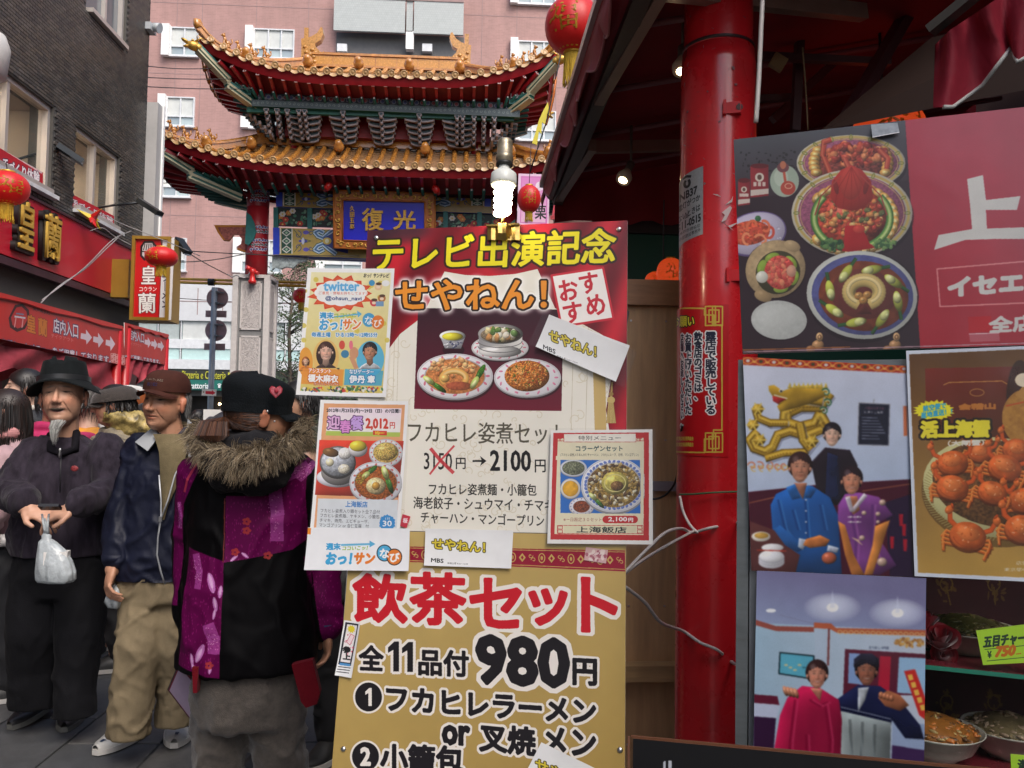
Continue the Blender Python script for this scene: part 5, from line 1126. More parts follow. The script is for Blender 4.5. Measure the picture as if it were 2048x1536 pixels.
def crab_poster():
 cv,fin=sheet(P2.shift(.017),[(1812,702),(2150,688),(2150,1168),(1829,1152)],'poster',2000,None,.0015,(206,214,228),curl=.002,seed=6)
 I=[(1818,709),(2150,694),(2150,1160),(1836,1145)]
 cv.poly(I,(150,112,52));cv.grad(I,(88,54,24),(186,148,70),(.15,.9));cv.noise(300,.25,3)
 cv.poly([(1850,737),(2040,733),(2044,876),(1853,880)],(104,34,20));cv.grad([(1850,737),(2040,733),(2044,876),(1853,880)],(124,38,24),(84,40,20),(.4,.8));cv.line([(1887,770),(1898,765),(2004,762),(2014,768)],(190,130,60),2)
 cv.ring(1954,785,14,7,2,(170,110,50));cv.text('会稽山',1918,1990,814,812,11,(190,116,44),bold=2)
 cv.ell(2040,800,28,80,(40,22,14),.7);cv.ell(2050,835,46,56,(176,122,50),1,0,tex=(12,.3,2));cv.poly([(2030,790),(2048,770),(2070,770),(2070,810)],(186,132,60));cv.ell(2048,760,18,14,(236,220,190));cv.line([(2012,812),(2048,804)],(190,80,30),3)
 burst(cv,1868,821,42,21,22,(244,232,40),.82);cv.text('航空便で',1846,1892,816,812,12,(60,170,210),bold=1,rotc=-4);cv.text('産地直送！！',1842,1904,829,824,12,(60,170,210),bold=1,rotc=-4)
 cv.vol=.35;cv.ell(1990,990,148,104,(60,40,18),.5,8);t=np.radians(np.linspace(100,215,40));
 cv.ell(1995,975,150,100,(206,200,140),1,8);
 for k in range(70):
  a=R(60+k*3);cv.line([(1995+136*math.cos(a),975+88*math.sin(a)+4),(1995+150*math.cos(a+.06),975+100*math.sin(a+.06)+6)],(160,146,86),1.5)
 cv.ell(1998,968,134,86,(96,62,30),1,8,tex=(6,1,3))
 cv.vol=.6
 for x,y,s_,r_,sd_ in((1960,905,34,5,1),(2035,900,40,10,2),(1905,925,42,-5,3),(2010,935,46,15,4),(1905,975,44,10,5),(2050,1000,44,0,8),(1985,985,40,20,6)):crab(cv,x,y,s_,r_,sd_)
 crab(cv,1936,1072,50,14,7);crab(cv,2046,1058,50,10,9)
 cv.vol=0;cv.text('活上海蟹',1843,1978,859,857,32,(238,224,50),bold=4,out=(40,26,8),ow=7);cv.text('（大閘蟹）',1896,1968,887,885,11,(226,222,210),bold=1)
 cv.text('店頭にて',2032,2080,1126,1126,8,(226,220,200));cv.text('東京都中央区',2008,2080,1139,1139,7,(226,220,200))
 cv.soft(1,.08);fin(.2,coat=.6,bump=.06,label='brown crab poster with steamed crabs in a basket and yellow lettering',cat='poster')
crab_poster()
def showcase():
 D=lambda x,y,d:P2.pt(P2.uv(np.array([(x,y)],float)),-d)[0]
 Nn=Vector(P2.N);U_=Vector(P2.U);Vv=Vector(P2.V)
 b0=P2.uv(np.array([(1496,720),(1505,1536)],float))
 root=thing('showcase','grey framed glass food showcase lined with dark red gold-flowered cloth','showcase',tuple(D(1700,1536,.2)))
 u0,zt_=b0[0,0]-.003,b0[0,1];zb=b0[1,1]-.55;u1=u0+1.0
 def pb(u0_,u1_,v0_,v1_,d0,d1,name,mat):
  b=MB();c=Vector(P2.O)+U_*((u0_+u1_)/2)+Vv*((v0_+v1_)/2)-Nn*((d0+d1)/2);b.box(c,(u1_-u0_,d1-d0,v1_-v0_),Matrix((U_,-Nn,Vv)).transposed());return b.build(name,mat,root)
 gm=M('grey_aluminium',(.17,.19,.20),.4,metal=.5,var=.15,scale=14,stretch=(1,1,4),dirt=.3)
 pb(u0-.014,u0+.006,zb,zt_,-.004,.03,'corner_post',gm);pb(u0-.014,u0+.006,zb,zt_,.031,.38,'side_panel',gm);pb(u0+.008,u0+.020,zb,zt_-.24,-.001,.02,'inner_post',M('grey_aluminium2',(.26,.28,.30),.35,metal=.5))
 pb(u0+.008,u1,zt_-.025,zt_-.002,.0,.025,'top_rail',gm);pb(u0,u1,zb-.05,zb,-.01,.4,'base',gm);pb(u0,u1,zt_-.02,zt_,.026,.4,'lid',gm)
 pl=P2.shift(-.37);cv,fin=sheet(pl,[(1500,740),(2300,740),(2300,1900),(1500,1900)],'lining_cloth',900,root,.004,(52,8,12),gm)
 rnd=random.Random(8)
 for j in range(9):
  for i in range(9):
   x,y=1560+i*95+(j%2)*48,820+j*118
   g=(104,78,18)
   for k in range(14):cv.ell(x+rnd.uniform(-20,20),y+rnd.uniform(-30,30),rnd.uniform(3,9),rnd.uniform(2,4),g,.8,rnd.random()*180)
   cv.ring(x,y-6,12,14,3,g);cv.line([(x,y),(x+rnd.uniform(-12,12),y+36)],g,3)
 cv.noise(40,.3,3);fin(.7)
 cg=M('shelf_glass_green',(.02,.20,.13),.1,var=0,spec=.8);clr=M('case_glass',(.01,.02,.02),.05,var=0,alpha=.03,spec=.5)
 s1=P2.uv(np.array([(1900,1336)],float))[0,1];s2=P2.uv(np.array([(1900,1545)],float))[0,1]
 for s_ in(s1,s2):
  pb(u0+.03,u1-.02,s_-.007,s_,.006,.008,'shelf_edge',cg);pb(u0+.03,u1-.02,s_-.007,s_,.0081,.34,'shelf',M('shelf_dark',(.16,.02,.03),.25,var=.1))
 pb(u0+.024,u1-.02,zb+.01,zt_-.03,.001,.003,'front_glass',clr)
 T=Matrix((U_,-Nn,Vv)).transposed()
 def O(x,y,d,v=None):
  uv=P2.uv(np.array([(x,y)],float))[0]
  return Vector(P2.O)+U_*uv[0]+Vv*(uv[1]if v is None else v)-Nn*d
 def bowl(x,v,d,r_,h,label,food,seed,rimcol=(.55,.55,.46)):
  o=O(x,1400,d,v);t=thing('food_dish',label,'dish',tuple(o),group='plastic food dishes in the showcase');b=MB()
  b.lathe([(r_*.45,0),(r_*.5,h*.08),(r_*.8,h*.4),(r_*1.0,h),(r_*1.03,h),(r_*.97,h*.92),(r_*.75,h*.5),(r_*.3,h*.42)],o,32);b.build('bowl',M('porcelain'+str(seed),rimcol,.25,var=.15,scale=30,coat=.4),t)
  b=MB();rnd=random.Random(seed)
  b.lathe([(r_*.9,h*.86),(r_*.7,h*1.1),(r_*.35,h*1.35),(.001,h*1.45)],o,24,0)
  for k in range(240):
   a=rnd.random()*6.283;q=math.sqrt(rnd.random())*.92;z=h*(.85+.6*(1-q)**.8);s_=r_*rnd.uniform(.035,.09);b.ell(o+Vector((q*r_*math.cos(a),q*r_*math.sin(a),z)),(s_*1.4,s_*.7,s_*.5),Matrix.Rotation(rnd.random()*6,3,'Z')@Matrix.Rotation(rnd.random(),3,'X'),6,5,rnd.randrange(len(food)))
  b.build('food',[M('food%d_%d'%(seed,i),c,.35,var=.2,scale=60)for i,c in enumerate(food)],t,kind='stuff')
 bowl(1972,s1+.001,.17,.085,.045,'mound of dark green fried rice behind the upper lime price tag',[(.07,.07,.02),(.12,.10,.03),(.05,.04,.015),(.16,.12,.05)],1)
 bowl(1878,s2+.001,.07,.075,.05,'shallow bowl of stir fry with orange bits on the lower shelf',[(.25,.10,.02),(.45,.15,.03),(.10,.05,.02),(.4,.3,.12)],2)
 bowl(2052,s2+.001,.14,.07,.05,'white bowl partly cut by the right edge on the lower shelf',[(.2,.16,.08),(.4,.3,.2)],3)
 o=O(1893,1300,.07,s1+.001);t=thing('silk_rose','dark red silk rose lying on the upper glass shelf','flower',tuple(o));rnd=random.Random(2)
 rm=M('rose_petal',(.24,.004,.012),.5,var=.3,scale=50,sheen=.4);lf=M('rose_leaf',(.02,.08,.02),.5)
 for c,s_,tl in((o+Vector((0,0,.032)),.03,35),(o+Vector((-.016,.02,.058)),.024,-10),(o+Vector((.004,-.004,.008)),.02,70)):
  q=Matrix.Rotation(R(tl),3,U_)
  for k in range(15):
   rr=s_*(.25+.75*k/15);a0=k*2.4;P=[]
   for i in range(5):
    z=(i/4)*s_*(1.1-.5*k/15);w=rr*(.55+.6*(i/4)**1.3)
    P.append([c+q@Vector((w*math.cos(a0+a),w*math.sin(a0+a),z-s_*.4+.1*s_*math.cos(3*a)))for a in np.linspace(-.95,.95,8)])
   b=MB();b.grid(P,0,True);b.build('petal',rm,t)
 b=MB();b.tube([o+Vector((0,.01,.012)),o+U_*-.03+Vector((0,.02,.008)),o+U_*-.07+Vector((0,.04,.006))],.0025,6);b.build('stem',lf,t)
 for q,lines,lb in(([(1952,1261),(2120,1240),(2120,1322),(1966,1330)],1,'lime green price tag handwritten with 750 on the upper shelf'),([(2021,1508),(2120,1516),(2120,1575),(2024,1570)],2,'lime green price tag at the lower right corner')):
  cv,fin=sheet(P2.shift(-.006),q,'price_tag',2400,None,.001,(176,226,50),M('tag_edge',(.3,.5,.1),.5));
  if lines==1:
   cv.text('五目チャーハン',1968,2085,1285,1272,22,(30,60,40),bold=2,sk=.1);cv.line([(1970,1299),(2120,1284)],(40,80,50),1.5);cv.text('¥',1975,1983,1309,1309,14,(30,60,40),bold=1);cv.text('750',1992,2030,1304,1300,20,(206,110,20),bold=3,sk=.2);cv.line([(2033,1308),(2042,1307)],(206,110,20),2);cv.line([(1974,1322),(2120,1308)],(40,80,50),1.5)
  else:cv.text('海老',2036,2080,1530,1533,22,(30,60,40),bold=2)
  fin(.5,label=lb,cat='price tag',group='lime price tags in the showcase')
showcase()
# black notice board at the bottom
BA3,BT3=R(14),R(10);U3=(math.cos(BA3),-math.sin(BA3),0);V3=(math.sin(BA3)*math.sin(BT3),math.cos(BA3)*math.sin(BT3),math.cos(BT3))
P3=Plane(at(1500,1500,1.08),U3,V3)
def blackboard():
 root=thing('blackboard','black menu board with thin orange-brown edge at the bottom of the photo','board',tuple(at(1500,1530,1.08)))
 cv,fin=sheet(P3,[(1266,1477),(1980,1543),(1980,2100),(1262,2100)],'writing_face',900,root,.012,(9,9,12),M('board_wood',(.12,.045,.02),.5))
 cv.noise(70,.5,3);cv.poly([(1327,1523),(1332,1521),(1332,1540),(1327,1540)],(170,175,185));cv.poly([(1337,1521),(1343,1522),(1343,1540),(1337,1540)],(170,175,185));fin(.5,spec=.2)
 uv=P3.uv(np.array([(1262,1474),(1984,1540)],float));b=MB();b.beam(P3.pt(uv[:1],-.004)[0],P3.pt(uv[1:],-.004)[0],.003,.003);b.build('top_edge',M('board_wood',(.32,.12,.03),.5),root)
 uv=P3.uv(np.array([(1262,1474),(1258,2100)],float));b=MB();b.beam(P3.pt(uv[:1]-np.array((.003,0)),-.004)[0],P3.pt(uv[1:]-np.array((.003,0)),-.004)[0],.003,.003,up=tuple(P3.N));b.build('side_edge',M('board_wood'),root)
blackboard()
# = the gate
GY=18.0;GX=float(at(767,400,GY)[0])
tile_m=M('amber_glazed_tile',(.50,.215,.045),.22,var=.35,scale=7,coat=.7,bump=.15,bscale=30,dirt=.15)
tile_e=M('ochre_tile_end',(.50,.30,.13),.35,var=.25,scale=20,coat=.3,bump=.3,bscale=90)
tile_p=M('brown_pan_tile',(.24,.12,.04),.4,var=.35,scale=9)
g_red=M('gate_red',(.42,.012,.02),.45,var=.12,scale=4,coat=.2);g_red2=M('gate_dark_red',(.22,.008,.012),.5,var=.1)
g_green=M('gate_green',(.012,.10,.075),.5,var=.15);g_cream=M('gate_cream',(.5,.46,.30),.5,var=.1);g_white=M('gate_white',(.75,.62,.62),.5)
g_teal=M('gate_teal',(.02,.16,.15),.5,var=.2,scale=15);g_pale=M('bracket_pale',(.30,.26,.27),.5,var=.2,scale=20);g_ink=M('bracket_dark',(.03,.06,.075),.5,var=.4,scale=25)
g_blue=M('gate_blue',(.015,.045,.42),.4,var=.08);g_gold=M('gate_gold',(.62,.36,.07),.32,metal=.5,var=.3,scale=40,bump=.4,bscale=60)
gate=thing('gate','two-tiered gate with amber tiled roofs, red columns, bracket sets and a blue name board','gate',(GX,GY,0))
G=lambda x,y,z:Vector((GX+x,GY+y,z))
def lion(b,p,s,ang,mi=0):
 q=Matrix.Rotation(R(ang),3,'Z');f=lambda x,y,z:Vector(p)+q@Vector((x*s,y*s,z*s))
 b.ell(f(.12,0,.30),(.2*s,.13*s,.2*s),q@Matrix.Rotation(.7,3,'Y'),8,6,mi);b.ell(f(-.10,0,.52),(.14*s,.12*s,.2*s),q@Matrix.Rotation(-.3,3,'Y'),8,6,mi)
 b.ell(f(-.20,0,.80),(.15*s,.11*s,.13*s),q,8,6,mi);b.ell(f(-.32,0,.77),(.10*s,.06*s,.06*s),q,6,5,mi)
 for yy in(-.07,.07):
  b.cap(f(-.16,yy,.48),.06*s,f(-.22,yy,.06),.045*s,6,mi);b.ell(f(.14,yy,.12),(.14*s,.06*s,.1*s),q,6,5,mi);b.ell(f(-.15,yy,.92),(.04*s,.03*s,.06*s),q,5,4,mi)
 b.tube([f(.28,0,.22),f(.42,0,.42),f(.36,0,.66)],[.06*s,.05*s,.07*s],6,mi);b.box(f(0,0,.03),(.6*s,.26*s,.06*s),q,mi)
def roof(name,W,D,Lr,ze,rise,lift,zin,Wi,Di,pitch,label):
 root=bpy.data.objects.new(name,None);COL.objects.link(root);root.parent=gate;root.location=(0,0,ze)
 def zf(x,y):
  t=max(0,min((D-abs(y))/D,(W-abs(x))/(W-Lr)));a=max(0,(abs(x)/W-.28)/.72)**2.3;c=max(0,(abs(y)/D-.1)/.9)**2
  return ze+rise*(.62*t+.38*t*t)+lift*a*c
 n=int(2*W/pitch);n+=n%2;px_=2*W/n
 b=MB();gx=np.linspace(-W,W,61);gy=np.linspace(-D,D,25)
 b.grid([[G(x,y,zf(x,y)-.02)for x in gx]for y in gy],0,True);b.build('roof_deck',tile_p,root)
 tr=.060
 def covers(side):
  if side in('front','back'):
   for k in range(1,n):
    x=-W+k*px_;ymax=D if abs(x)<Lr else D*(1-(W-abs(x))/(W-Lr));yi=0.0 if abs(x)<Lr else ymax
    yield[(x,-(D-(D-yi)*i/7))for i in range(8)],(x,)
  else:
   m=int(2*D/px_);s_=1 if side=='right' else-1
   for k in range(1,m):
    y=-D+k*2*D/m;t=(D-abs(y))/D;xi=W-(W-Lr)*t
    yield[(s_*(W-(W-xi)*i/5),y)for i in range(6)],(y,)
 for side in('front','left','right','back'):
  if side=='back':
   b=MB()
   for pts,_ in covers('front'):b.tube([G(x,-y,zf(x,-y)+.03)for x,y in pts],tr,6,0)
   b.build('back_tiles',tile_m,root,kind='stuff');continue
  for pts,_ in covers(side):
   P=[G(x,y,zf(x,y)+.035)for x,y in pts]
   if(P[0]-P[-1]).length<.12:P[-1]=P[0]+(P[-1]-P[0]).normalized()*.12 if(P[0]-P[-1]).length>1e-4 else P[0]+Vector((0,.12,0))
   P[0]=P[0]+(P[0]-P[1]).normalized()*.045+Vector((0,0,-.008));b=MB();b.tube(P,tr,8,0);o=b.build('cover_tile',tile_m,root)
   d=(P[0]-P[1]).normalized();q=d.to_track_quat('Z','Y').to_matrix()
   b=MB();b.lathe([(tr*1.0,0),(tr*1.22,.004),(tr*1.25,.022),(tr*1.0,.026),(tr*.86,.018),(tr*.5,.018),(tr*.3,.026),(.001,.028)],P[0],12,0,q,cap=False);b.build('tile_end',tile_e,root)
 b=MB();lip=MB()
 for k in range(n):
  x0=-W+k*px_;xc=x0+px_/2;yi=0 if abs(xc)<Lr else D*(1-(W-abs(xc))/(W-Lr));L=D-yi
  st=max(1,int(L/.105))
  for i in range(st):
   ya,yb=-(D-L*i/st),-(D-L*(i+1)/st);row=[]
   for yy,dz in((ya,.012),(yb+.0,-.006)):row.append([G(x0+px_*j/4,yy,zf(x0+px_*j/4,yy)+dz+.02-.035*math.sin(math.pi*j/4))for j in range(5)])
   row.insert(0,[p+Vector((0,0,-.022))for p in row[0]]);b.grid(row,0,False)
  row=[[G(x0+px_*j/6,-D-.02-o_,zf(x0+px_*j/6,-D)+.012-.03*math.sin(math.pi*j/6)-dz*(.35+.65*math.sin(math.pi*j/6)))for j in range(7)]for dz,o_ in((0,0),(.075,.02))]
  lip.grid(row,0,True,flip=True);lip.grid([[p+Vector((0,.012,0))for p in r_]for r_ in row],0,True)
 for s_ in(-1,1):
  m=int(2*D/px_)
  for k in range(m):
   y0=-D+k*2*D/m;w=2*D/m
   row=[[G(s_*(W+.02+o_),y0+w*j/6,zf(W,y0+w*j/6)+.012-.03*math.sin(math.pi*j/6)-dz*(.35+.65*math.sin(math.pi*j/6)))for j in range(7)]for dz,o_ in((0,0),(.075,.02))]
   lip.grid(row,0,True)
 b.build('pan_tile_rows',tile_p,root,kind='stuff');lip.build('drip_tiles',tile_e,root,kind='stuff')
 per=[]
 def eave(side,t):
  return{'front':(W*t,-D),'back':(-W*t,D),'right':(W,D*t),'left':(-W,-D*t)}[side]
 for side in('front','right','back','left'):
  nn=40 if side in('front','back')else 16;nx,ny={'front':(0,-1),'back':(0,1),'right':(1,0),'left':(-1,0)}[side]
  rows=[[],[],[]]
  for i in range(nn+1):
   x,y=eave(side,-1+2*i/nn);z=zf(x,y)
   rows[0].append(G(x-nx*.02,y-ny*.02,z-.035));rows[1].append(G(x-nx*.05,y-ny*.05,z-.13));rows[2].append(G(x-nx*.10,y-ny*.10,z-.20))
  b=MB();b.grid(rows,0,True,flip=True);b.build('fascia',g_red,root)
  rows=[]
  for i in range(nn+1):
   t=-1+2*i/nn;x,y=eave(side,t);xi,yi=(Wi*t if ny else nx*Wi),(Di*t if nx else ny*Di)
   if side=='front':xi,yi=Wi*t,-Di
   if side=='back':xi,yi=-Wi*t,Di
   if side=='right':xi,yi=Wi,Di*t
   if side=='left':xi,yi=-Wi,-Di*t
   rows.append([G(x*(1-u)+xi*u-nx*.06*(1-u),y*(1-u)+yi*u-ny*.06*(1-u),(zf(x,y)-.13)*(1-u)+zin*u+.06)for u in(0,.25,.5,.75,1)])
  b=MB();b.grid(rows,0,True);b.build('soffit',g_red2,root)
  half=W if side in('front','back')else D;ih=Wi if side in('front','back')else Di
  m=int(2*half/.262);m+=1-m%2
  if side=='back':continue
  for k in range(m+1):
   t=-1+2*(k+.5)/(m+1);e=t*half
   if abs(e)>half-.14:continue
   if abs(e)<=ih:i_=e
   else:i_=math.copysign(ih-.02+.10*(abs(e)-ih)/(half-ih),e)
   def pt(a,u,dz):
    if side=='front':x,y,xi,yi=e,-half_o,i_,-Di
    elif side=='right':x,y,xi,yi=half_o,e,Wi,i_
    else:x,y,xi,yi=-half_o,e,-Wi,i_
    ze_=zf(max(-W,min(W,x)),max(-D,min(D,y)));return G(x*(1-u)+xi*u,y*(1-u)+yi*u,(ze_-.215)*(1-u)+zin*u+dz)
   half_o=(D if side=='front' else W)-.12
   p0,p1=pt(0,0,0),pt(0,.97,.02)
   b=MB();b.beam(p0,p1,.062,.062,0);b.build('rafter',g_red,root)
   d=(p0-p1).normalized();b=MB();b.beam(p0+d*.001,p0+d*.012,.066,.066,0)
   b.beam(p0+d*.0121,p0+d*.014,.036,.036,1);b.build('rafter_cap',[g_white,g_red],root)
   p0,p1=pt(0,.40,-.085),pt(0,.98,-.05);b=MB();b.tube([p0,p1],.034,8,0);b.tube([p0-(p1-p0).normalized()*.004,p0],.018,8,1);b.build('round_rafter',[g_green,g_white],root)
 for sx in(-1,1):
  for sy in(-1,1):
   ez=zf(sx*W,sy*D);p0=G(sx*(W+.02),sy*(D+.02),ez-.24);p1=G(sx*Wi,sy*Di,zin-.12);pm=p0*.55+p1*.45+Vector((0,0,-.13));pm2=p0*.5+p1*.5+Vector((0,0,-.05))
   b=MB()
   for w,h,o_,mi in((.15,.06,.05,0),(.19,.05,0,1),(.15,.06,-.05,2),(.18,.03,-.09,1)):
    u_=Vector((0,0,1));b.beam(p0+u_*o_,pm2+u_*o_,w,h,mi);b.beam(pm2+u_*(o_-.001),pm+u_*(o_-.04),w,h,mi);b.beam(pm+u_*(o_-.04),p1+u_*o_,w,h,mi)
   b.build('hip_beam',[g_teal,g_cream,g_green],root)
   d=(p0-p1).normalized();d.z=.1;q=Matrix.Rotation(math.atan2(d.y,d.x),3,'Z');f=lambda x,y,z:p0+q@Vector((x,y,z))
   b=MB();b.ell(f(.05,0,0),(.16,.10,.10),q,10,8);b.ell(f(.22,0,.05),(.10,.05,.035),q@Matrix.Rotation(-.4,3,'Y'),8,6);b.ell(f(.19,0,-.04),(.09,.05,.025),q@Matrix.Rotation(.3,3,'Y'),8,6)
   for yy in(-.06,.06):b.ell(f(.10,yy,.08),(.03,.03,.03),q,6,5);b.tube([f(.05,yy,.08),f(-.06,yy*1.5,.16),f(-.12,yy*1.6,.14)],[.02,.015,.005],5);b.ell(f(-.02,yy*1.3,-.02),(.07,.03,.06),q,6,5)
   b.build('dragon_head',g_gold,root)
   pts=[]
   for i in range(15):
    u=i/14;x=Lr+(W-Lr+.0)*u;y=(D+.0)*u;z=zf(sx*min(x,W),sy*min(y,D))+.11+.05*max(0,(u-.72)/.28)**2
    pts.append(G(sx*x,sy*y,z))
   u0=0 if rise>0 else 0
   b=MB()
   for i in range(14):
    for w,h,o_ in((.13,.14,0),(.19,.035,.075),(.17,.03,-.06)):b.beam(pts[i]+Vector((0,0,o_)),pts[i+1]+Vector((0,0,o_)),w*(1-.35*i/14),h)
   b.tube([p+Vector((0,0,.10))for p in pts],[.05*(1-.3*i/14)for i in range(15)],8)
   e=pts[-1];dd=(pts[-1]-pts[-2]).normalized();t_=[e,e+dd*.05+Vector((0,0,.03)),e+dd*.06+Vector((0,0,.09)),e+dd*.01+Vector((0,0,.13)),e-dd*.05+Vector((0,0,.11)),e-dd*.05+Vector((0,0,.07))]
   b.tube(t_,[.08,.08,.075,.06,.045,.03],8);b.build('hip_ridge',tile_m,root)
   for k,i in enumerate((6,7.6,9.2,10.8)):
    i0=int(i);p=pts[i0]*(1-(i-i0))+pts[i0+1]*(i-i0);b=MB();ang=math.degrees(math.atan2(sy*D,sx*(W-Lr)))+180
    lion(b,p+Vector((0,0,.13)),.27*(1+.08*(k%2)),ang);b.build('roof_figurine',tile_m,root)
 b=MB();zr=ze+rise
 b.box(G(0,0,zr+.13),(2*Lr,.16,.26));b.box(G(0,0,zr+.275),(2*Lr,.24,.04));b.box(G(0,0,zr+.02),(2*Lr,.22,.05));b.tube([G(-Lr,0,zr+.31),G(Lr,0,zr+.31)],.05,8)
 b.build('ridge',tile_m,root)
 m=int(2*Lr/.42)
 for k in range(m):
  b=MB();b.box(G(-Lr+(k+.5)*2*Lr/m,-.086,zr+.145),(2*Lr/m-.02,.015,.19));b.build('ridge_panel',M('ridge_panel_amber',(.55,.25,.035),.25,var=.2,scale=30,coat=.5,bump=.5,bscale=70),root)
 b=MB()
 for k in range(4):b.build if False else None
 for x,y in[(-Lr*1.0+2*Lr*i/3,-D*.33)for i in range(4)]+[(-W*.76,-D*.72),(W*.76,-D*.72)]:
  b=MB();p=G(x,y,zf(x,y)+.17);q=Matrix.Rotation(R(55),3,'X');b.lathe([(.03,-.12),(.035,-.04),(.10,-.02),(.115,.05),(.10,.10),(.085,.11),(.08,.16),(.05,.2),(.001,.205)],p,14,0,q);b.build('roof_knob',tile_m,root)
 return root,zf
# lower roof then upper
ZE1=float(at(767,333,GY-1.35)[2]);ZE2=float(at(767,152,GY-1.35)[2])
roofL,zfL=roof('lower_roof',4.62,1.42,2.75,ZE1,.80,.62,ZE1-.34,2.95,.45,.262,'')
roofU,zfU=roof('upper_roof',3.62,1.42,1.62,ZE2,.70,.66,ZE2-.38,2.55,.62,.262,'')
def chiwen(s_):
 x0=s_*1.66;zr=ZE2+.70;b=MB();f=lambda x,z:G(x0+s_*-x*1.0,0,zr+z)
 pr=[(-.19,.0),(-.19,.42),(-.20,.60),(-.10,.62),(.02,.66),(.14,.74),(.22,.88),(.26,.86),(.28,.74),(.22,.58),(.10,.50),(.13,.42),(.19,.36),(.24,.30),(.30,.34),(.24,.24),(.16,.22),(.20,.12),(.18,0)]
 b.prism([(-s_*p[0]+x0,p[1]+zr-ZE2)for p in pr],G(0,-.09,ZE2),(1,0,0),(0,0,1),(0,-1,0),.18)
 for k in range(5):b.tube([f(-.17+.05*k*.2,.45+.03*k),f(-.02,.50+.035*k),f(.10+.02*k,.58+.05*k)],[.018,.018,.012],5)
 for k,(x,z,r_)in enumerate(((.05,.36,.05),(.12,.30,.04),(.0,.26,.06),(.08,.2,.05),(-.08,.30,.05),(-.05,.12,.07),(.10,.10,.05),(-.12,.2,.05),(.2,.31,.03),(-.12,.42,.04))):b.ell(f(x,z)+Vector((0,-.09,0)),(r_,.035,r_*.8),None,8,6)
 b.box(f(-.10,.72),(.09,.10,.30));b.build('ridge_dragon',M('ridge_dragon_gold',(.50,.24,.05),.3,var=.35,scale=25,coat=.5,bump=.5,bscale=50),roofU)
chiwen(-1);chiwen(1)
# ---- upper body: painted frame beam and bracket sets
zb_top=float(at(767,187,GY-.75)[2]);zb_bot=float(at(767,284,GY-.35)[2])
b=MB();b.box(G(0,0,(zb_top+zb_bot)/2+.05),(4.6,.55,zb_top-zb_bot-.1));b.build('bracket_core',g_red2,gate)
plF=Plane(G(0,-.80,0),(1,0,0),(0,0,1))
def fdeco(cv,x0,x1,y0,y1,n,c1=(40,60,100),c2=(150,60,60),g=(150,150,150)):
 for k in range(n):
  x=x0+(x1-x0)*(k+.5)/n;y=(y0+y1)/2;h=(y1-y0)*.36;cv.ell(x,y,h*1.1,h*.9,(c1,c2)[k%2]);cv.ring(x,y,h*1.1,h*.9,1.4,g);swirl(cv,x+h*1.6,y,h*.8,g,1.4,k*60)
cv,fin=sheet(plF,[(508,186),(1040,206),(1038,219),(508,199)],'frame_beam',320,gate,.14,(30,34,52),g_ink);fdeco(cv,510,1036,192,200,46);
for k in range(46):x=514+k*11.4;y=193+k*.44;cv.ell(x,y,4,4,((60,70,120),(150,60,66))[k%2]);cv.ring(x,y,4,4,1.2,(130,130,140))
fin(.5)
cv,fin=sheet(plF.shift(.06),[(503,199),(1040,219),(1040,234),(503,212)],'frame_beam',320,gate,.14,(74,88,92),g_green);
for k in range(60):swirl(cv,508+k*8.9,205+k*.35,3,(120,135,135),1.2,k*70)
fin(.5)
for sx in(-1,1):
 b=MB();b.box(G(sx*2.85,-.80,zb_top-.03),(.28,.3,.10),None,0);b.box(G(sx*2.85,-.80,zb_top-.14),(.34,.22,.10),None,1);b.build('beam_end',[g_pale,g_teal],gate)
b=MB();zz=float(at(767,212,GY-.8)[2])
b.box(G(0,-.72,zz-.16),(5.6,.10,.10));b.build('lower_frame_beam',g_green,gate)
zbt=zz-.15;TI=5;hh=(zbt-zb_bot)/TI
def crescent(w,h,th,n=9):
 top=[(-w/2+w*i/n,h*(abs(2*i/n-1)**3)*.55+.0)for i in range(n+1)];bot=[(w/2-w*i/n,-th+h*(abs(2*i/n-1)**2.2)*.75)for i in range(n+1)]
 top[0]=(-w/2,h*.9);top[-1]=(w/2,h*.9);return[(-w/2-.02,h*.95)]+[(p[0]*.86,p[1])for p in top[1:-1]]+[(w/2+.02,h*.95)]+bot
def bset(x,lateral=True,side=0,wscale=1.0,y_off=0):
 root=bpy.data.objects.new('bracket_set',None);COL.objects.link(root);root.parent=gate;base=G(x,0,zb_bot);root.location=base-gate.location
 for i in range(TI):
  z=zb_bot+hh*i;yo=-.30-.105*i;w=(.40+.055*i)*wscale
  o=G(x,yo,z+hh*.35);b=MB()
  if lateral:
   b.prism(crescent(w,hh*.62,.085),o,(1,0,0),(0,0,1),(0,-1,0),.06,0);b.prism(crescent(w*.88,hh*.5,.052),o+Vector((0,-.004,.0)),(1,0,0),(0,0,1),(0,-1,0),.004,1)
   for s_ in(-1,1):b.box(o+Vector((s_*(w/2+.0),.03,hh*.58)),(.085,.09,.04),None,0);b.box(o+Vector((s_*w/2,-.017,hh*.58)),(.06,.006,.022),None,1)
  b.box(o+Vector((0,-.055,-.0)),(.062,.13,hh*.80),None,0);b.box(o+Vector((0,-.122,-.0)),(.034,.006,hh*.6),None,1);b.box(o+Vector((0,-.06,hh*.42)),(.105,.13,.05),None,0);b.box(o+Vector((0,-.127,hh*.42)),(.07,.005,.026),None,1);b.ell(o+Vector((0,-.10,-hh*.38)),(.04,.05,.04),None,8,6,0)
  b.box(o+Vector((0,.25,0)),(.10,.42,.06),None,1)
  b.build('bracket_arm',[g_pale,g_ink],root)
 return root
bset(0)
for k in(-2,-1,1,2):bset(k*.795)
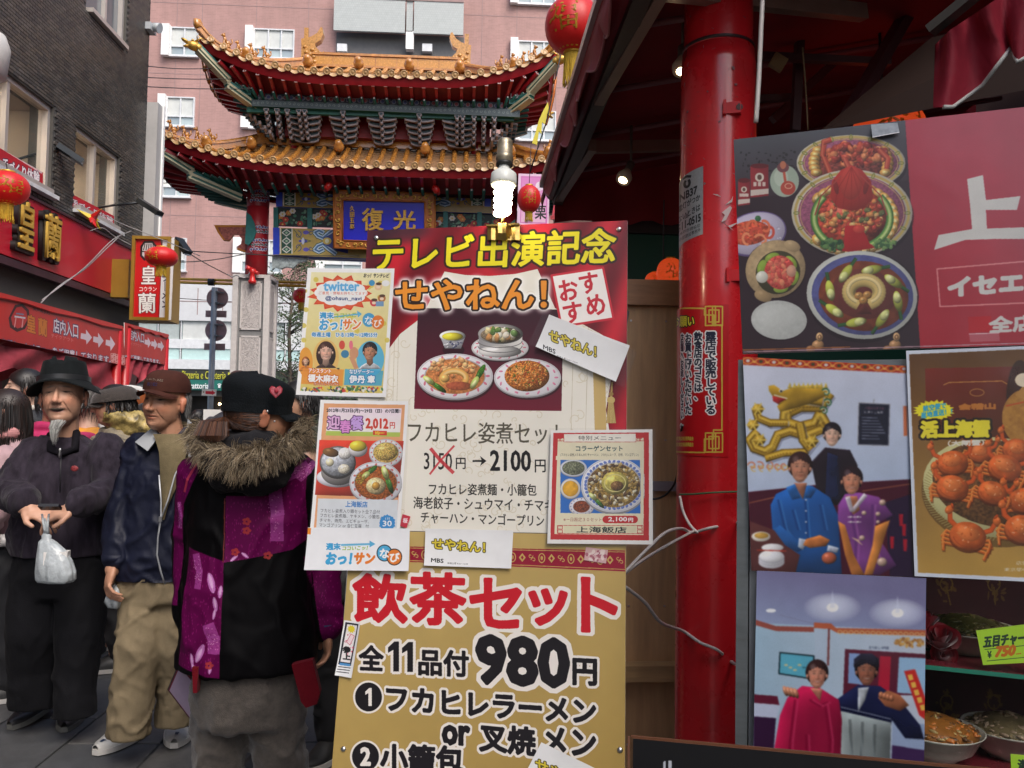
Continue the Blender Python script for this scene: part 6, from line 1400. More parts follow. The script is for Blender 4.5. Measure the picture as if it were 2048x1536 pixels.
for s_ in(-1,1):
 for k,dx in enumerate((1.66+.05,1.95,2.16,2.38)):bset(s_*dx,lateral=(k==0),wscale=.9)
 for k in range(5):
  for j in range(TI):
   b=MB();z=zb_bot+hh*j+hh*.3;a=R(-80+40*k)if False else 0
   yy=-.45+.26*k;xo=2.32+.105*j;w=.22+.02*j;o=G(s_*(xo-.05+.10),yy,z)
   b.prism([(p[0],p[1])for p in crescent(w+.1,hh*.6,.05)],o,(0,1 if s_<0 else 1,0),(0,0,1),(s_,0,0),.05,0);b.box(o+Vector((s_*.03,0,0)),(.10,.055,hh*.8),None,1);b.box(o+Vector((s_*.05,0,hh*.4)),(.11,.10,.045),None,0)
   b.build('corner_bracket',[g_pale,g_ink],gate)
for s_ in(-1,1):b=MB();b.tube([G(s_*2.0,0,zb_bot-.25),G(s_*2.0,0,zb_bot+.3)],.11,12);b.build('short_post',g_red,gate)
# ---- body: columns, beams, plaque
zc_top=ZE1-.25
plG=Plane(G(0,-.26,0),(1,0,0),(0,0,1))
stone=M('pale_granite',(.62,.58,.56),.6,var=.10,scale=14,bump=.1,bscale=60,dirt=.12);stone_d=M('grey_granite',(.22,.22,.22),.6,var=.1,scale=12)
def relief_mat():
 m=M('carved_relief',(.60,.55,.53),.6,var=.08,scale=8);n=m.node_tree.nodes;l=m.node_tree.links
 tc=n.new('ShaderNodeTexCoord');v=n.new('ShaderNodeTexNoise');v.inputs['Scale'].default_value=13;v.inputs['Detail'].default_value=2;v.inputs['Distortion'].default_value=2.5
 l.new(tc.outputs['Object'],v.inputs[0]);cr=n.new('ShaderNodeMapRange');cr.inputs[1].default_value=.46;cr.inputs[2].default_value=.54;l.new(v.outputs[0],cr.inputs[0])
 bp=n.new('ShaderNodeBump');bp.inputs['Strength'].default_value=.8;bp.inputs['Distance'].default_value=.03;l.new(cr.outputs[0],bp.inputs['Height']);l.new(bp.outputs[0],n['Principled BSDF'].inputs['Normal']);return m
rel=relief_mat()
zst=float(at(510,549,GY-.38)[2])
for s_ in(-1,1):
 xc=s_*2.70
 b=MB();b.tube([G(xc,0,zst-.02),G(xc,0,zc_top+.1)],.235,28);b.build('column',g_red,gate)
 b=MB();b.box(G(xc,0,zst/2),(.66,.66,zst));b.build('pillar_core',stone_d,gate)
 b=MB();b.box(G(xc,0,zst-.035),(.78,.78,.07));b.build('pillar_cap',stone,gate)
 H_=[(.15,.85),(.98,2.05),(2.18,3.16),(3.28,zst-.14)]
 for sx,sy in((0,-1),(1,0),(-1,0)):
  ux,uy=(1,0)if sy else(0,1)
  for e in(-1,1):
   b=MB();c=G(xc+sx*.355+ux*e*.325,sy*.355+uy*e*.325,zst/2-.035);b.box(c,(.11 if ux else.07,.07 if ux else.11,zst-.07));b.build('frame_strip',stone,gate)
  for z0,z1 in H_:
   b=MB();c=G(xc+sx*.338,sy*.338,(z0+z1)/2);w=.44;b.box(c,(w if ux else.03,.03 if ux else w,z1-z0));b.build('carved_panel',rel,gate)
   b=MB()
   for dz in(z0+.02,z1-.02):b.box(G(xc+sx*.350,sy*.350,dz),(w if ux else.02,.02 if ux else w,.03))
   for e in(-1,1):b.box(G(xc+sx*.350+ux*e*(w/2-.015),sy*.350+uy*e*(w/2-.015),(z0+z1)/2),(.03 if ux else.02,.02 if ux else.03,z1-z0))
   b.build('panel_border',stone,gate)
# painted beams
def ornate(cv,x0,x1,y0,y1,cx):
 """beige ground with blue-white scrolls, mirrored about cx"""
 h=y1-y0;m=(y0+y1)/2
 for s_ in(-1,1):
  e=x0 if s_<0 else 2*cx-x0;X=lambda d:e-s_*d
  cv.poly([(X(0),y0-2),(X(13),y0-2),(X(13),y1+2),(X(0),y1+2)],(22,60,205));cv.poly([(X(17),y0),(X(37),y0),(X(37),y1),(X(17),y1)],(26,74,58))
  for k in range(3):
   y=y0+h*(k+.5)/3;q=h/6.3;cv.poly([(X(27)-10,y),(X(27),y-q),(X(27)+10,y),(X(27),y+q)],(215,215,205));cv.poly([(X(27)-7,y),(X(27),y-q*.65),(X(27)+7,y),(X(27),y+q*.65)],(24,78,66));cv.ell(X(27),y,2.5,2.5,(150,180,150))
  cv.line([(X(15),y0),(X(15),y1)],(225,225,215),2);cv.line([(X(38),y0),(X(38),y1)],(225,225,215),2)
  for f in(-1,1):
   swirl(cv,X(50),m+f*h*.25,h*.16,(40,60,130),1.5,90 if f>0 else-90,f*s_);cv.line([(X(42),m+f*h*.45),(X(55),m+f*h*.12),(X(76),m)],(70,90,60),1.5);cv.ell(X(66),m+f*h*.34,h*.12,h*.08,(90,80,180));swirl(cv,X(76),m+f*h*.3,h*.12,(50,70,120),1.4,0,-f*s_)
  cv.ell(X(60),m,9,3,(60,60,170));cv.ell(X(60),m,3,h*.14,(200,205,230))
  pts=[(X(125),y0),(X(112),y0+h*.18),(X(100),m-h*.12),(X(90),m-h*.2),(X(84),m-h*.34),(X(92),m-h*.42),(X(100),m-h*.34)]
  for f in(-1,1):
   q=[(a,m+f*(m-b_))for a,b_ in pts];cv.line(q,(20,70,60),11);cv.line(q,(190,210,225),8);cv.line(q,(90,130,190),4);cv.line(q,(40,90,120),1.5)
  cv.poly([(X(100),m-h*.12),(X(128),y0+h*.1),(X(150),y0),(X(150),y1),(X(128),y1-h*.1),(X(100),m+h*.12)],(30,44,130));cv.ell(X(108),m,9,h*.14,(196,170,70));cv.ell(X(108),m,4,h*.09,(220,220,190))
cv,fin=sheet(plG,[(546,455),(988,471),(988,526),(546,510)],'tie_beam',420,gate,.42,(176,150,74),g_blue);ornate(cv,546,988,457,507,767);cv.noise(30,.15,3);fin(.45,coat=.2)
cv,fin=sheet(plG.shift(-.03),[(552,384),(985,398),(985,427),(552,413)],'upper_beam',420,gate,.34,(160,126,44),g_blue);ornate(cv,552,985,385,411,767);cv.noise(30,.15,4);fin(.45,coat=.2)
cv,fin=sheet(plG.shift(-.02),[(548,366),(990,380),(990,398),(548,384)],'head_beam',420,gate,.4,(60,20,26),g_red2)
for k in range(44):swirl(cv,552+k*10,376+k*.35,4,(96,60,66),1.3,k*50)
fin(.5)
for k in range(7):
 x0=552+k*68;cv,fin=sheet(plG.shift(-.10),[(x0+2,416+k*1.6),(x0+64,418+k*1.6),(x0+64,453+k*1.6),(x0+2,451+k*1.6)],'flower_panel',420,gate,.08,(16,30,28),g_pale);rnd=random.Random(k)
 for i in range(26):cv.ell(x0+rnd.uniform(5,62),rnd.uniform(420,450)+k*1.6,rnd.uniform(2,6),rnd.uniform(1.5,3),((60,120,90),(30,80,60),(110,150,120))[i%3],1,rnd.random()*180)
 for i in range(7):
  x,y=x0+rnd.uniform(8,58),rnd.uniform(421,449)+k*1.6;c=((196,50,40),(226,130,50),(235,225,215))[i%3]
  for j in range(6):cv.ell(x+4*math.cos(j*1.05),y+3.4*math.sin(j*1.05),2.6,2.2,c)
  cv.ell(x,y,1.8,1.8,(230,200,90))
 fin(.5)
 b=MB();a=plG.pt(plG.uv(np.array([(x0-1,414+k*1.6),(x0-1,455+k*1.6)],float)),-.05);b.beam(a[0],a[1],.06,.1);b.build('panel_mullion',g_teal,gate)
# column painted bands
class GC(Cyl):
 def __init__(s,c,r):s.c=np.array(c[:2],float);s.r=r
def colband(x,y0,y1):
 cpx=GX-2.70 if x<767 else GX+2.70;cy=GC((cpx,GY),.2385);uv=cy.uv(np.array([(x,y0),(x,y1)],float));v1,v0=uv[0,1],uv[1,1];u=.2385*1.5
 cv=Canvas(cy.uv,-u,v0,u,v1,380,(150,14,26));rnd=random.Random(int(y0));xs=x;h=y1-y0
 for k in range(9):
  xx=xs-22+k*5.5
  for f in range(max(2,int(h/9))):swirl(cv,xx+(f%2)*2.5,y0+4.5+f*9,4,(190,196,215),1.3,k*70+f*40);cv.ell(xx,y0+4.5+f*9,1.8,1.6,((60,90,160),(40,120,110))[f%2])
 r_=.2385;b=MB();b.grid([[(cpx+r_*math.sin(t),GY-r_*math.cos(t),v0+(v1-v0)*i/2)for t in np.linspace(-1.5,1.5,25)]for i in range(3)],0,True)
 me=b.mesh('painted_band',MI('band_print',cv.image('band'),.45));uvl=me.uv_layers.new(name='UVMap');li=np.zeros(len(me.loops),np.int32);me.loops.foreach_get('vertex_index',li)
 uvl.data.foreach_set('uv',np.stack(((li%25)/24,(li//25)/2),-1).astype(np.float32).ravel());link('painted_band',me,gate)
for y0,y1 in((378,412),(450,468),(476,508)):colband(525,y0,y1)
# wing bracket left of the column (yellow-red carved arm) and spandrels
def carved(poly,y,mats,th=.12,name='carved_wing'):
 pl=Plane(G(0,y,0),(1,0,0),(0,0,1));uv=pl.uv(np.array(poly,float));c=uv.mean(0);b=MB();b.prism([tuple(p)for p in uv],pl.O,pl.U,pl.V,pl.N,th,0)
 b.prism([tuple(c+(p-c)*.84)for p in uv],pl.O+pl.N*.006,pl.U,pl.V,pl.N,.006,1);return b.build(name,mats,gate)
g_or=M('gate_orange',(.55,.20,.02),.45,var=.1)
wing=[(428,450),(500,450),(502,470),(500,505),(492,505),(472,498),(484,490),(486,478),(478,468),(466,468),(456,481),(446,480),(436,466)]
carved(wing,-.1,[g_or,M('wing_pattern',(.34,.09,.07),.5,var=.6,scale=18)]);carved([(2*767-x+8,y+17)for x,y in wing],-.1,[g_or,M('wing_pattern')])
for s_ in(-1,1):
 b=MB();pl=Plane(G(0,-.27,0),(1,0,0),(0,0,1));o=pl.uv(np.array([(512,463)],float))[0];x=GX-2.70
 uv=[(-.13,-.26),(-.05,-.30),(.06,-.16),(.10,.0),(.06,.18),(-.02,.34),(-.12,.42),(-.12,.1)]
 b.prism([(s_*(2.84+p[0]*-1 if False else 2.86-p[0]*1.0-.1),p[1]+o[1])for p in uv],pl.O,pl.U,pl.V,pl.N,.10,0);b.build('leaf_bracket',g_teal,gate)
sp=[(544,511),(620,511),(612,522),(596,526),(586,536),(572,534),(560,538),(550,534),(544,540)]
carved(sp,-.15,[M('scroll_pale',(.36,.42,.42),.5,var=.5,scale=22,bump=.6,bscale=20),M('scroll_pale')],.08,'spandrel_scroll');carved([(2*767-x+2,y+14)for x,y in sp],-.15,[M('scroll_pale'),M('scroll_pale')],.08,'spandrel_scroll')
# name board, tipped forward
tp=R(7);plP=Plane(G(0,-.55,float(at(767,440,GY-.55)[2])),(1,0,0),(0,-math.sin(tp)*1.0,math.cos(tp)))
def plaque():
 root=bpy.data.objects.new('name_board',None);COL.objects.link(root);root.parent=gate;root.location=Vector(plP.O)-Vector(gate.location)
 cv,fin=sheet(plP,[(684,398),(852,403),(852,487),(684,482)],'blue_panel',520,root,.04,(18,22,190),g_blue)
 cv.grad([(680,395),(856,395),(856,490),(680,490)],(16,18,175),(24,30,225),(.3,.7));fin(.4,coat=.2)
 Vv,U,N=(Vector(a)for a in(plP.V,plP.U,plP.N))
 def T(t,x0,x1,y0,y1):
  a=plP.uv(np.array([(x0,y1),(x1,y0)],float));me=text_mesh(t,'lettering',g_gold,plP.pt(a[:1],.002)[0],plP.U,plP.V,a[1,0]-a[0,0],a[1,1]-a[0,1],.03,.022);link('lettering',me,root)
 T('復',724,768,417,461);T('光',786,832,421,460)
 for k,c in enumerate('久田五郎'):T(c,700,709,412+k*12,422+k*12)
 a=plP.uv(np.array([(668,381),(870,388),(870,504),(668,496)],float));i_=plP.uv(np.array([(686,400),(850,404),(850,486),(686,481)],float))
 for k in range(4):
  q=[a[k],a[(k+1)%4],i_[(k+1)%4],i_[k]];b=MB();b.prism([tuple(x)for x in q],plP.pt(np.zeros((1,2)),.03)[0],plP.U,plP.V,plP.N,.06,0)
  for e0,e1 in((a[k],a[(k+1)%4]),(i_[k],i_[(k+1)%4])):b.tube([plP.pt(e0[None],.035)[0],plP.pt(e1[None],.035)[0]],.018,6,0)
  b.build('frame_side',M('frame_red',(.42,.13,.02),.45,var=.2),root)
  m0,m1=(a[k]+i_[k])/2,(a[(k+1)%4]+i_[(k+1)%4])/2;L=np.linalg.norm(m1-m0);n=max(3,int(L/.13));b=MB();rnd=random.Random(k)
  for j in range(n):
   c=m0+(m1-m0)*(j+.5)/n;t=np.linspace(0,5.2,12);s_=1 if j%2 else-1;r0=.058
   b.tube([plP.pt((c+np.array((math.cos(x*s_+j)*r0*(1-.15*x),math.sin(x*s_+j)*r0*(1-.15*x))))[None],.045)[0]for x in t],.014,5,0);b.ell(plP.pt(c[None],.045)[0],(.02,.02,.02),None,6,5,0)
  b.build('gilt_scrollwork',g_gold,root,kind='stuff')
plaque()
for x,y in((656,373),(872,379)):
 p=at(x,y,GY-1.0);b=MB();q=rotm('Y',35 if x<700 else-35);b.lathe([(.035,-.09),(.07,-.05),(.075,.05),(.04,.09)],p,12,0,q);b.lathe([(.045,-.105),(.03,-.13)],p,10,1,q);b.tube([Vector(p),Vector(p)+Vector((0,.5,.15))],.012,6,1);b.build('red_spotlight',[M('red_lens',(.6,.02,.015),.3,var=0),g_red2],gate)
# camera on the stone pillar
def seccam():
 p=Vector(at(505,552,GY-.45));t=thing('security_camera','red dome-necked camera or floodlight fixed on top of the stone gate pillar','camera',tuple(p));rc=M('camera_red',(.62,.02,.02),.35,coat=.3,var=.05)
 b=MB();b.lathe([(.08,-.16),(.085,-.10),(.06,-.08),(.055,.03),(.075,.06),(.08,.12),(.05,.16)],p,16);b.build('body',rc,t)
 b=MB();b.tube([p+Vector((-.02,0,.13)),p+Vector((-.12,-.08,.17))],[.055,.05],12);b.tube([p+Vector((.02,0,.10)),p+Vector((.13,-.05,.05))],[.04,.045],10);b.build('head',rc,t)
 b=MB();b.box(p+Vector((0,.1,-.02)),(.05,.2,.05));b.build('mount',rc,t)
 r_=random.Random(3)
 wire('tangled_cable',[tuple(at(455+i*9,553+r_.uniform(-9,9),GY-.5))for i in range(7)],.012,M('grey_cable',(.25,.25,.26),.5),'tangle of grey cable beside the red fixture on the stone pillar')
seccam()
# = pink building across the end of the street
PB=35.0
pinkm=M('pink_brick_tile',(.43,.25,.225),.7,var=.14,scale=.8,dirt=.22,stretch=(1.6,1,.35))
def brickify(m,sx,sy,c,amt=.12):
 n=m.node_tree.nodes;l=m.node_tree.links;b=n['Principled BSDF'];old=b.inputs['Base Color'].links[0].from_socket
 tc=n.new('ShaderNodeTexCoord');sp=n.new('ShaderNodeSeparateXYZ');cb=n.new('ShaderNodeCombineXYZ');l.new(tc.outputs['Object'],sp.inputs[0]);l.new(sp.outputs[0],cb.inputs[0]);l.new(sp.outputs[2],cb.inputs[1])
 bt=n.new('ShaderNodeTexBrick');bt.inputs['Scale'].default_value=1;bt.inputs['Brick Width'].default_value=sx;bt.inputs['Row Height'].default_value=sy;bt.inputs['Mortar Size'].default_value=sy*.07
 bt.inputs['Color1'].default_value=(1,1,1,1);bt.inputs['Color2'].default_value=(1-amt*1.6,)*3+(1,);bt.inputs['Mortar'].default_value=(c,c,c,1);l.new(cb.outputs[0],bt.inputs[0])
 mx=n.new('ShaderNodeMix');mx.data_type='RGBA';mx.blend_type='MULTIPLY';mx.inputs[0].default_value=1;l.new(old,mx.inputs[6]);l.new(bt.outputs[0],mx.inputs[7]);l.new(mx.outputs[2],b.inputs['Base Color'])
 bp=n.new('ShaderNodeBump');bp.inputs['Strength'].default_value=.5;bp.inputs['Distance'].default_value=.01;l.new(bt.outputs[0],bp.inputs['Height']);l.new(bp.outputs[0],b.inputs['Normal'])
brickify(pinkm,.22,.07,1.1,.07)
pb=thing('apartment_building','tall pink brick-tiled building with white-finned windows behind the gate','building',(0,PB,0))
plB=Plane((0,PB,0),(1,0,0),(0,0,1))
def bz(y,x=700):return float(at(x,y,PB)[2])
zlow=bz(580)
b=MB();b.box((0,PB+4,(zlow+26)/2),(44,8,26-zlow));b.build('wall',pinkm,pb)
# expansion joints
b=MB()
for x in(345,396,505,610,665,960,1030,1110):p=at(x,300,PB)[0];b.box((p,PB-.004,(zlow+26)/2),(.03,.01,26-zlow))
for y in(20,160,300,440):b.box((0,PB-.0035,bz(y)),(44,.008,.03))
b.build('expansion_joints',M('joint_grey',(.33,.22,.21),.7),pb)
glass=M('window_glass',(.30,.36,.38),.08,var=.1,scale=.8,spec=.9,coat=.5);curt=M('white_curtain',(.62,.64,.62),.8,var=.1,scale=3);wfr=M('white_frame',(.70,.71,.72),.4,metal=.1);finm=M('white_fin',(.88,.88,.86),.5,var=.03)
glass2=M('pane_reflective',(.42,.5,.5),.12,var=.15,scale=.6,spec=.9,coat=.4)
def win(x0,x1,y0,y1,fin=True,div=(.5,),tr=.66):
 p0,p1=at(x0,y1,PB),at(x1,y0,PB);X0,X1,Z0,Z1=p0[0],p1[0],p0[2],p1[2];root=bpy.data.objects.new('window',None);COL.objects.link(root);root.parent=pb;root.location=(X0,-.05,Z0)
 b=MB();t=.05;y=PB-.03
 for c,d in(((X0+t/2,y,(Z0+Z1)/2),(t,.12,Z1-Z0)),((X1-t/2,y,(Z0+Z1)/2),(t,.12,Z1-Z0)),(((X0+X1)/2,y,Z1-t/2),(X1-X0-2*t,.12,t)),(((X0+X1)/2,y-.02,Z0+t/2),(X1-X0-2*t,.16,t))):b.box(c,d)
 zt_=Z0+(Z1-Z0)*(1-tr)
 b.box(((X0+X1)/2,y,zt_),(X1-X0-2*t,.10,.05))
 for q in div:b.box((X0+(X1-X0)*q,y,(Z0+Z1)/2),(.055,.09,Z1-Z0-2*t-.001))
 b.box(((X0+X1)/2,PB-.08,Z0-.03),(X1-X0+.1,.2,.055));b.build('frame',wfr,root)
 ds=[0]+list(div)+[1]
 for i in range(len(ds)-1):
  a,c=X0+(X1-X0)*ds[i],X0+(X1-X0)*ds[i+1];b=MB();b.box(((a+c)/2,PB-.008+.0,(Z0+Z1)/2),(c-a-.03,.008,Z1-Z0-.06));b.build('pane',glass if i%2==0 else glass2,root)
  b=MB();n=12;b.grid([[(a+(c-a)*(.06+.88*j/n*(.9 if i%2 else 1)),PB-.0135+.0015*(j%2),z)for j in range(n+1)]for z in(zt_+.03,Z1-.07)],0,True);b.build('curtain',curt,root)
 if fin:
  f0=at(x0-15,y1,PB)[0];b=MB();b.box(((f0+X0)/2,PB-.14,(Z0+Z1)/2),(X0-f0,.26,Z1-Z0+.08));b.build('fin',finm,root)
for y0,y1 in((57,113),(196,253),(336,394),(477,541)):
 dx=-.058*(y0-57);k=0
 win(341+dx,399+dx,y0,y1);win(507+dx,590+dx,y0+4,y1+4,div=(.36,.68));win(671+dx,750+dx,y0+10,y1+9,div=(.5,))if y0>400 else None
 if y0<400:win(1035-.2*dx,1112,y0+28,y1+28,div=(.36,.68))
win(1035,1112,-60,9,div=(.36,.68));win(342,402,-90,-28);win(508,592,-86,-24,div=(.36,.68))
# balcony bay
gp=M('grey_mosaic',(.46,.49,.48),.5,var=.05);brickify(gp,.10,.10,.85,.03)
def slab(x0,x1,y0,y1,yo,th,name,mat,parent=pb):
 p0,p1=at(x0,y1,PB),at(x1,y0,PB);b=MB();b.box(((p0[0]+p1[0])/2,PB-yo+th/2,(p0[2]+p1[2])/2),(p1[0]-p0[0],th,p1[2]-p0[2]));return b.build(name,mat,parent)
drk=M('recess_dark',(.13,.13,.135),.7)
for k,(y0,y1)in enumerate(((3,72),(143,214),(283,354))):
 slab(671,813,y0,y1,.55,.12,'balcony_panel',gp);slab(829,928,y0+4,y1+6,.55,.12,'balcony_panel',gp);slab(814,828,y0+3,y1+2,.50,.10,'balcony_panel',gp)
 slab(671,928,y1+3,y1+72,.02,.02,'recess',drk);slab(813,829,y1+1,y1+36,.50,.3,'balcony_post',finm)
 slab(671,928,y0+2,y0+5,.58,.14,'balcony_joint',M('joint_grey'));slab(672,760,y1+38,y1+66,.06,.04,'balcony_window',glass)
 for xx in(676,845):slab(xx,xx+20,y1+22,y1+36,.3,.25,'heat_pump',wfr)
b=MB()
for i in range(40):b.box((at(675+i*6.4,2,PB)[0],PB-.5,bz(-4)),(.02,.02,.5))
b.box((at(800,0,PB)[0],PB-.5,bz(2)),(5.4,.04,.04));b.build('railing',wfr,pb)
# podium
slab(250,1010,583,640,.30,8,'white_band',M('white_panel',(.62,.63,.64),.5,var=.05))
b=MB()
for i in range(12):b.box((at(300+i*50,610,PB)[0],PB-.305,(bz(583)+bz(640))/2),(.03,.012,bz(583)-bz(640)-.1))
b.box((0,PB-.306,(bz(583)+bz(640))/2),(30,.012,.03));b.build('panel_joints',M('joint_grey'),pb)
slab(250,1010,640,734,.05,.1,'podium_back',drk)
for i in range(8):
 x0=262+i*104
 for(a,c)in((x0,x0+56),(x0+59,x0+100)):
  slab(a,c,643,692,.16,.02,'pane',glass if(i+a)%3 else glass2);slab(a+2,c-2,646,690,.175,.01,'curtain',curt if i%2 else M('grey_blind',(.40,.45,.44),.8))
  slab(a,c,695,732,.18,.03,'glazed_panel',M('pale_teal_panel',(.45,.62,.60),.25,var=.05,coat=.3))
 slab(x0+101,x0+105.5,640,734,.26,.14,'mullion',wfr);slab(x0+56,x0+59,643,692,.22,.08,'mullion',wfr)
slab(250,1010,692,695,.24,.1,'transom',wfr);slab(250,1010,732,737,.5,.6,'canopy_edge',wfr)
slab(250,1010,737,764,.45,.5,'sign_fascia',M('olive_dark',(.035,.036,.03),.4))
slab(352,470,763,781,.9,.9,'green_awning',M('teal_awning',(.01,.14,.11),.5));slab(250,1010,783,790,.5,.4,'lintel',M('lintel_grey',(.10,.10,.10),.5))
slab(250,1010,790,930,-.6,.1,'shop_dark',M('shop_dark',(.018,.016,.015),.6));slab(262,352,740,905,.3,.2,'shutter',M('shutter_grey',(.07,.075,.08),.5))
b=MB();
for k in range(40):b.box((at(307,800,PB)[0],PB-.31,bz(742+k*4)),(at(352,800,PB)[0]-at(262,800,PB)[0],.03,.05))
b.build('shutter_slats',M('shutter_slat',(.09,.095,.10),.4),pb,kind='stuff')
def btext(t,x0,x1,y0,y1,mat,yo=.47,off=.0,parent=pb):
 a=plB.shift(yo).uv(np.array([(x0,y1),(x1,y0)],float));p=plB.shift(yo);me=text_mesh(t,'lettering',mat,p.pt(a[:1],0)[0],p.U,p.V,a[1,0]-a[0,0],a[1,1]-a[0,1],.03,off);return link('lettering',me,parent)
ylet=M('yellow_letter',(.55,.52,.05),.5);wlet=M('white_letter',(.8,.85,.85),.5)
btext('Pizzeria e Cafeteria',364,452,743,757,ylet);btext('Trattoria',372,418,766,777,wlet,.92,.01);btext('♛',435,443,767,776,wlet,.92)
b=MB();p=at(463,748,PB-.5);b.box(p,(.28,.03,.12));b.box(p+np.array((-.02,0,-.14)),(.10,.03,.18));b.build('pizza_slice_mark',ylet,pb)
b=MB()
for x in(439,444.5,450):b.ell(at(x,808,PB+.3),.05,None,8,6)
b.build('pendant_bulb',M('warm_bulb',(1,.8,.5),.4,emit=9,ecol=(1,.72,.4),var=0),pb)
b=MB();p=at(275,746,24);b.box(p,(.4,.1,.12),rotm('Y',12));
t=b.build('lit_sign',M('lit_white',(1,1,1),.4,emit=4,ecol=(.85,.95,1),var=0),None,label='small glowing white sign lamp beyond the red stall post',cat='sign')
# = brown tiled building, left side of the street
WX=float(at(287,400,13.8)[0]);LY1=13.8
lb=thing('tiled_building','dark brown tiled building along the left side of the street','building',(WX,LY1,0))
WY=lambda px,py,X=None:atX(px,py,WX if X is None else X)
core=M('brown_mortar',(.075,.07,.062),.8,var=.1)
def wbox(y0,y1,z0,z1,x0=0,x1=-.3,name='wall',mat=core,parent=lb):
 b=MB();b.box((WX+(x0+x1)/2,(y0+y1)/2,(z0+z1)/2),(abs(x1-x0),y1-y0,z1-z0));return b.build(name,mat,parent)
q=lambda x,y:WY(x,y)
# windows (y range along the street, z range)
W1=(WY(0,200)[1]-1.3,WY(104,300)[1],WY(100,372)[2],WY(107,207)[2]);W2=(WY(150,300)[1],WY(236,400)[1],WY(230,462)[2],WY(238,314)[2])
W1=(W1[0],W1[1],W2[2],W2[3]);W3=(WY(172,5)[1],WY(252,60)[1],WY(258,112)[2],WY(258,112)[2]+1.6)
Wns=[W1,W2,W3,(W3[0]-2.6,W3[0]-.6,W3[2],W3[3])]
ztop=13.0;zf0=float(WY(150,462)[2])
def holes(y,z,m=.0):
 return any(w[0]-m<y<w[1]+m and w[2]-m<z<w[3]+m for w in Wns)
# solid wall pieces around the windows (a grid of columns)
ys=sorted({-2.0,LY1}|{w[i]for w in Wns for i in(0,1)});zs=sorted({2.6,ztop}|{w[i]for w in Wns for i in(2,3)})
b=MB()
for i in range(len(ys)-1):
 for j in range(len(zs)-1):
  yc,zc=(ys[i]+ys[i+1])/2,(zs[j]+zs[j+1])/2
  if not holes(yc,zc):b.box((WX-.15,yc,zc),(.3,ys[i+1]-ys[i],zs[j+1]-zs[j]))
b.box((WX-3.2,LY1-.15,(2.6+ztop)/2),(5.8,.3,ztop-2.6));b.box((WX-3.2,-2,ztop/2),(6,.3,ztop));b.box((WX-3,(LY1-2)/2,ztop+.1),(6.5,LY1+2.2,.2));b.build('wall',core,lb)
# real tiles in the visible part
tw,th=.118,.0445;V_,F_,C_=[],[],[];rnd=random.Random(11);nv=0
def tilef(y0,z0,w,h,face='x',x=None):
 global nv
 c=rnd.choice(((.075,.068,.06),(.06,.056,.052),(.09,.08,.07),(.05,.048,.047),(.082,.07,.058)));k=rnd.uniform(.85,1.15);d=.012+rnd.uniform(0,.002)
 if face=='x':B=[(WX,y0,z0),(WX,y0+w,z0),(WX,y0+w,z0+h),(WX,y0,z0+h)];T_=[(WX+d,a+(.002 if i in(0,3)else-.002),z+(.002 if i<2 else-.002))for i,(_,a,z)in enumerate(B)]
 else:B=[(x,y0,z0)]*4
 V_.extend(B+T_);F_.extend([(nv+4,nv+5,nv+6,nv+7),(nv,nv+1,nv+5,nv+4),(nv+1,nv+2,nv+6,nv+5),(nv+2,nv+3,nv+7,nv+6),(nv+3,nv,nv+4,nv+7)]);C_.extend([tuple(v*k for v in c)]*8);nv+=8
zmin=zf0-.15;j=0;z=2.7
while z<8.4:
 y=8.0+(tw/2 if j%2 else 0)
 while y<LY1-tw:
  if z>3.9 and not(holes(y+.02,z+.02)or holes(y+tw-.02,z+.02)or holes(y+tw/2,z+th/2,.0)):tilef(y,z,tw-.008,th-.007)
  y+=tw
 z+=th;j+=1
me=bpy.data.meshes.new('brick_tiles');me.from_pydata(V_,[],F_);me.materials.append(M('brown_glazed_tile',rough=.45,attr='Col',var=.2,scale=3,coat=.15));setcol(me,np.array(C_));me.update();link('brick_tiles',me,lb,kind='stuff')
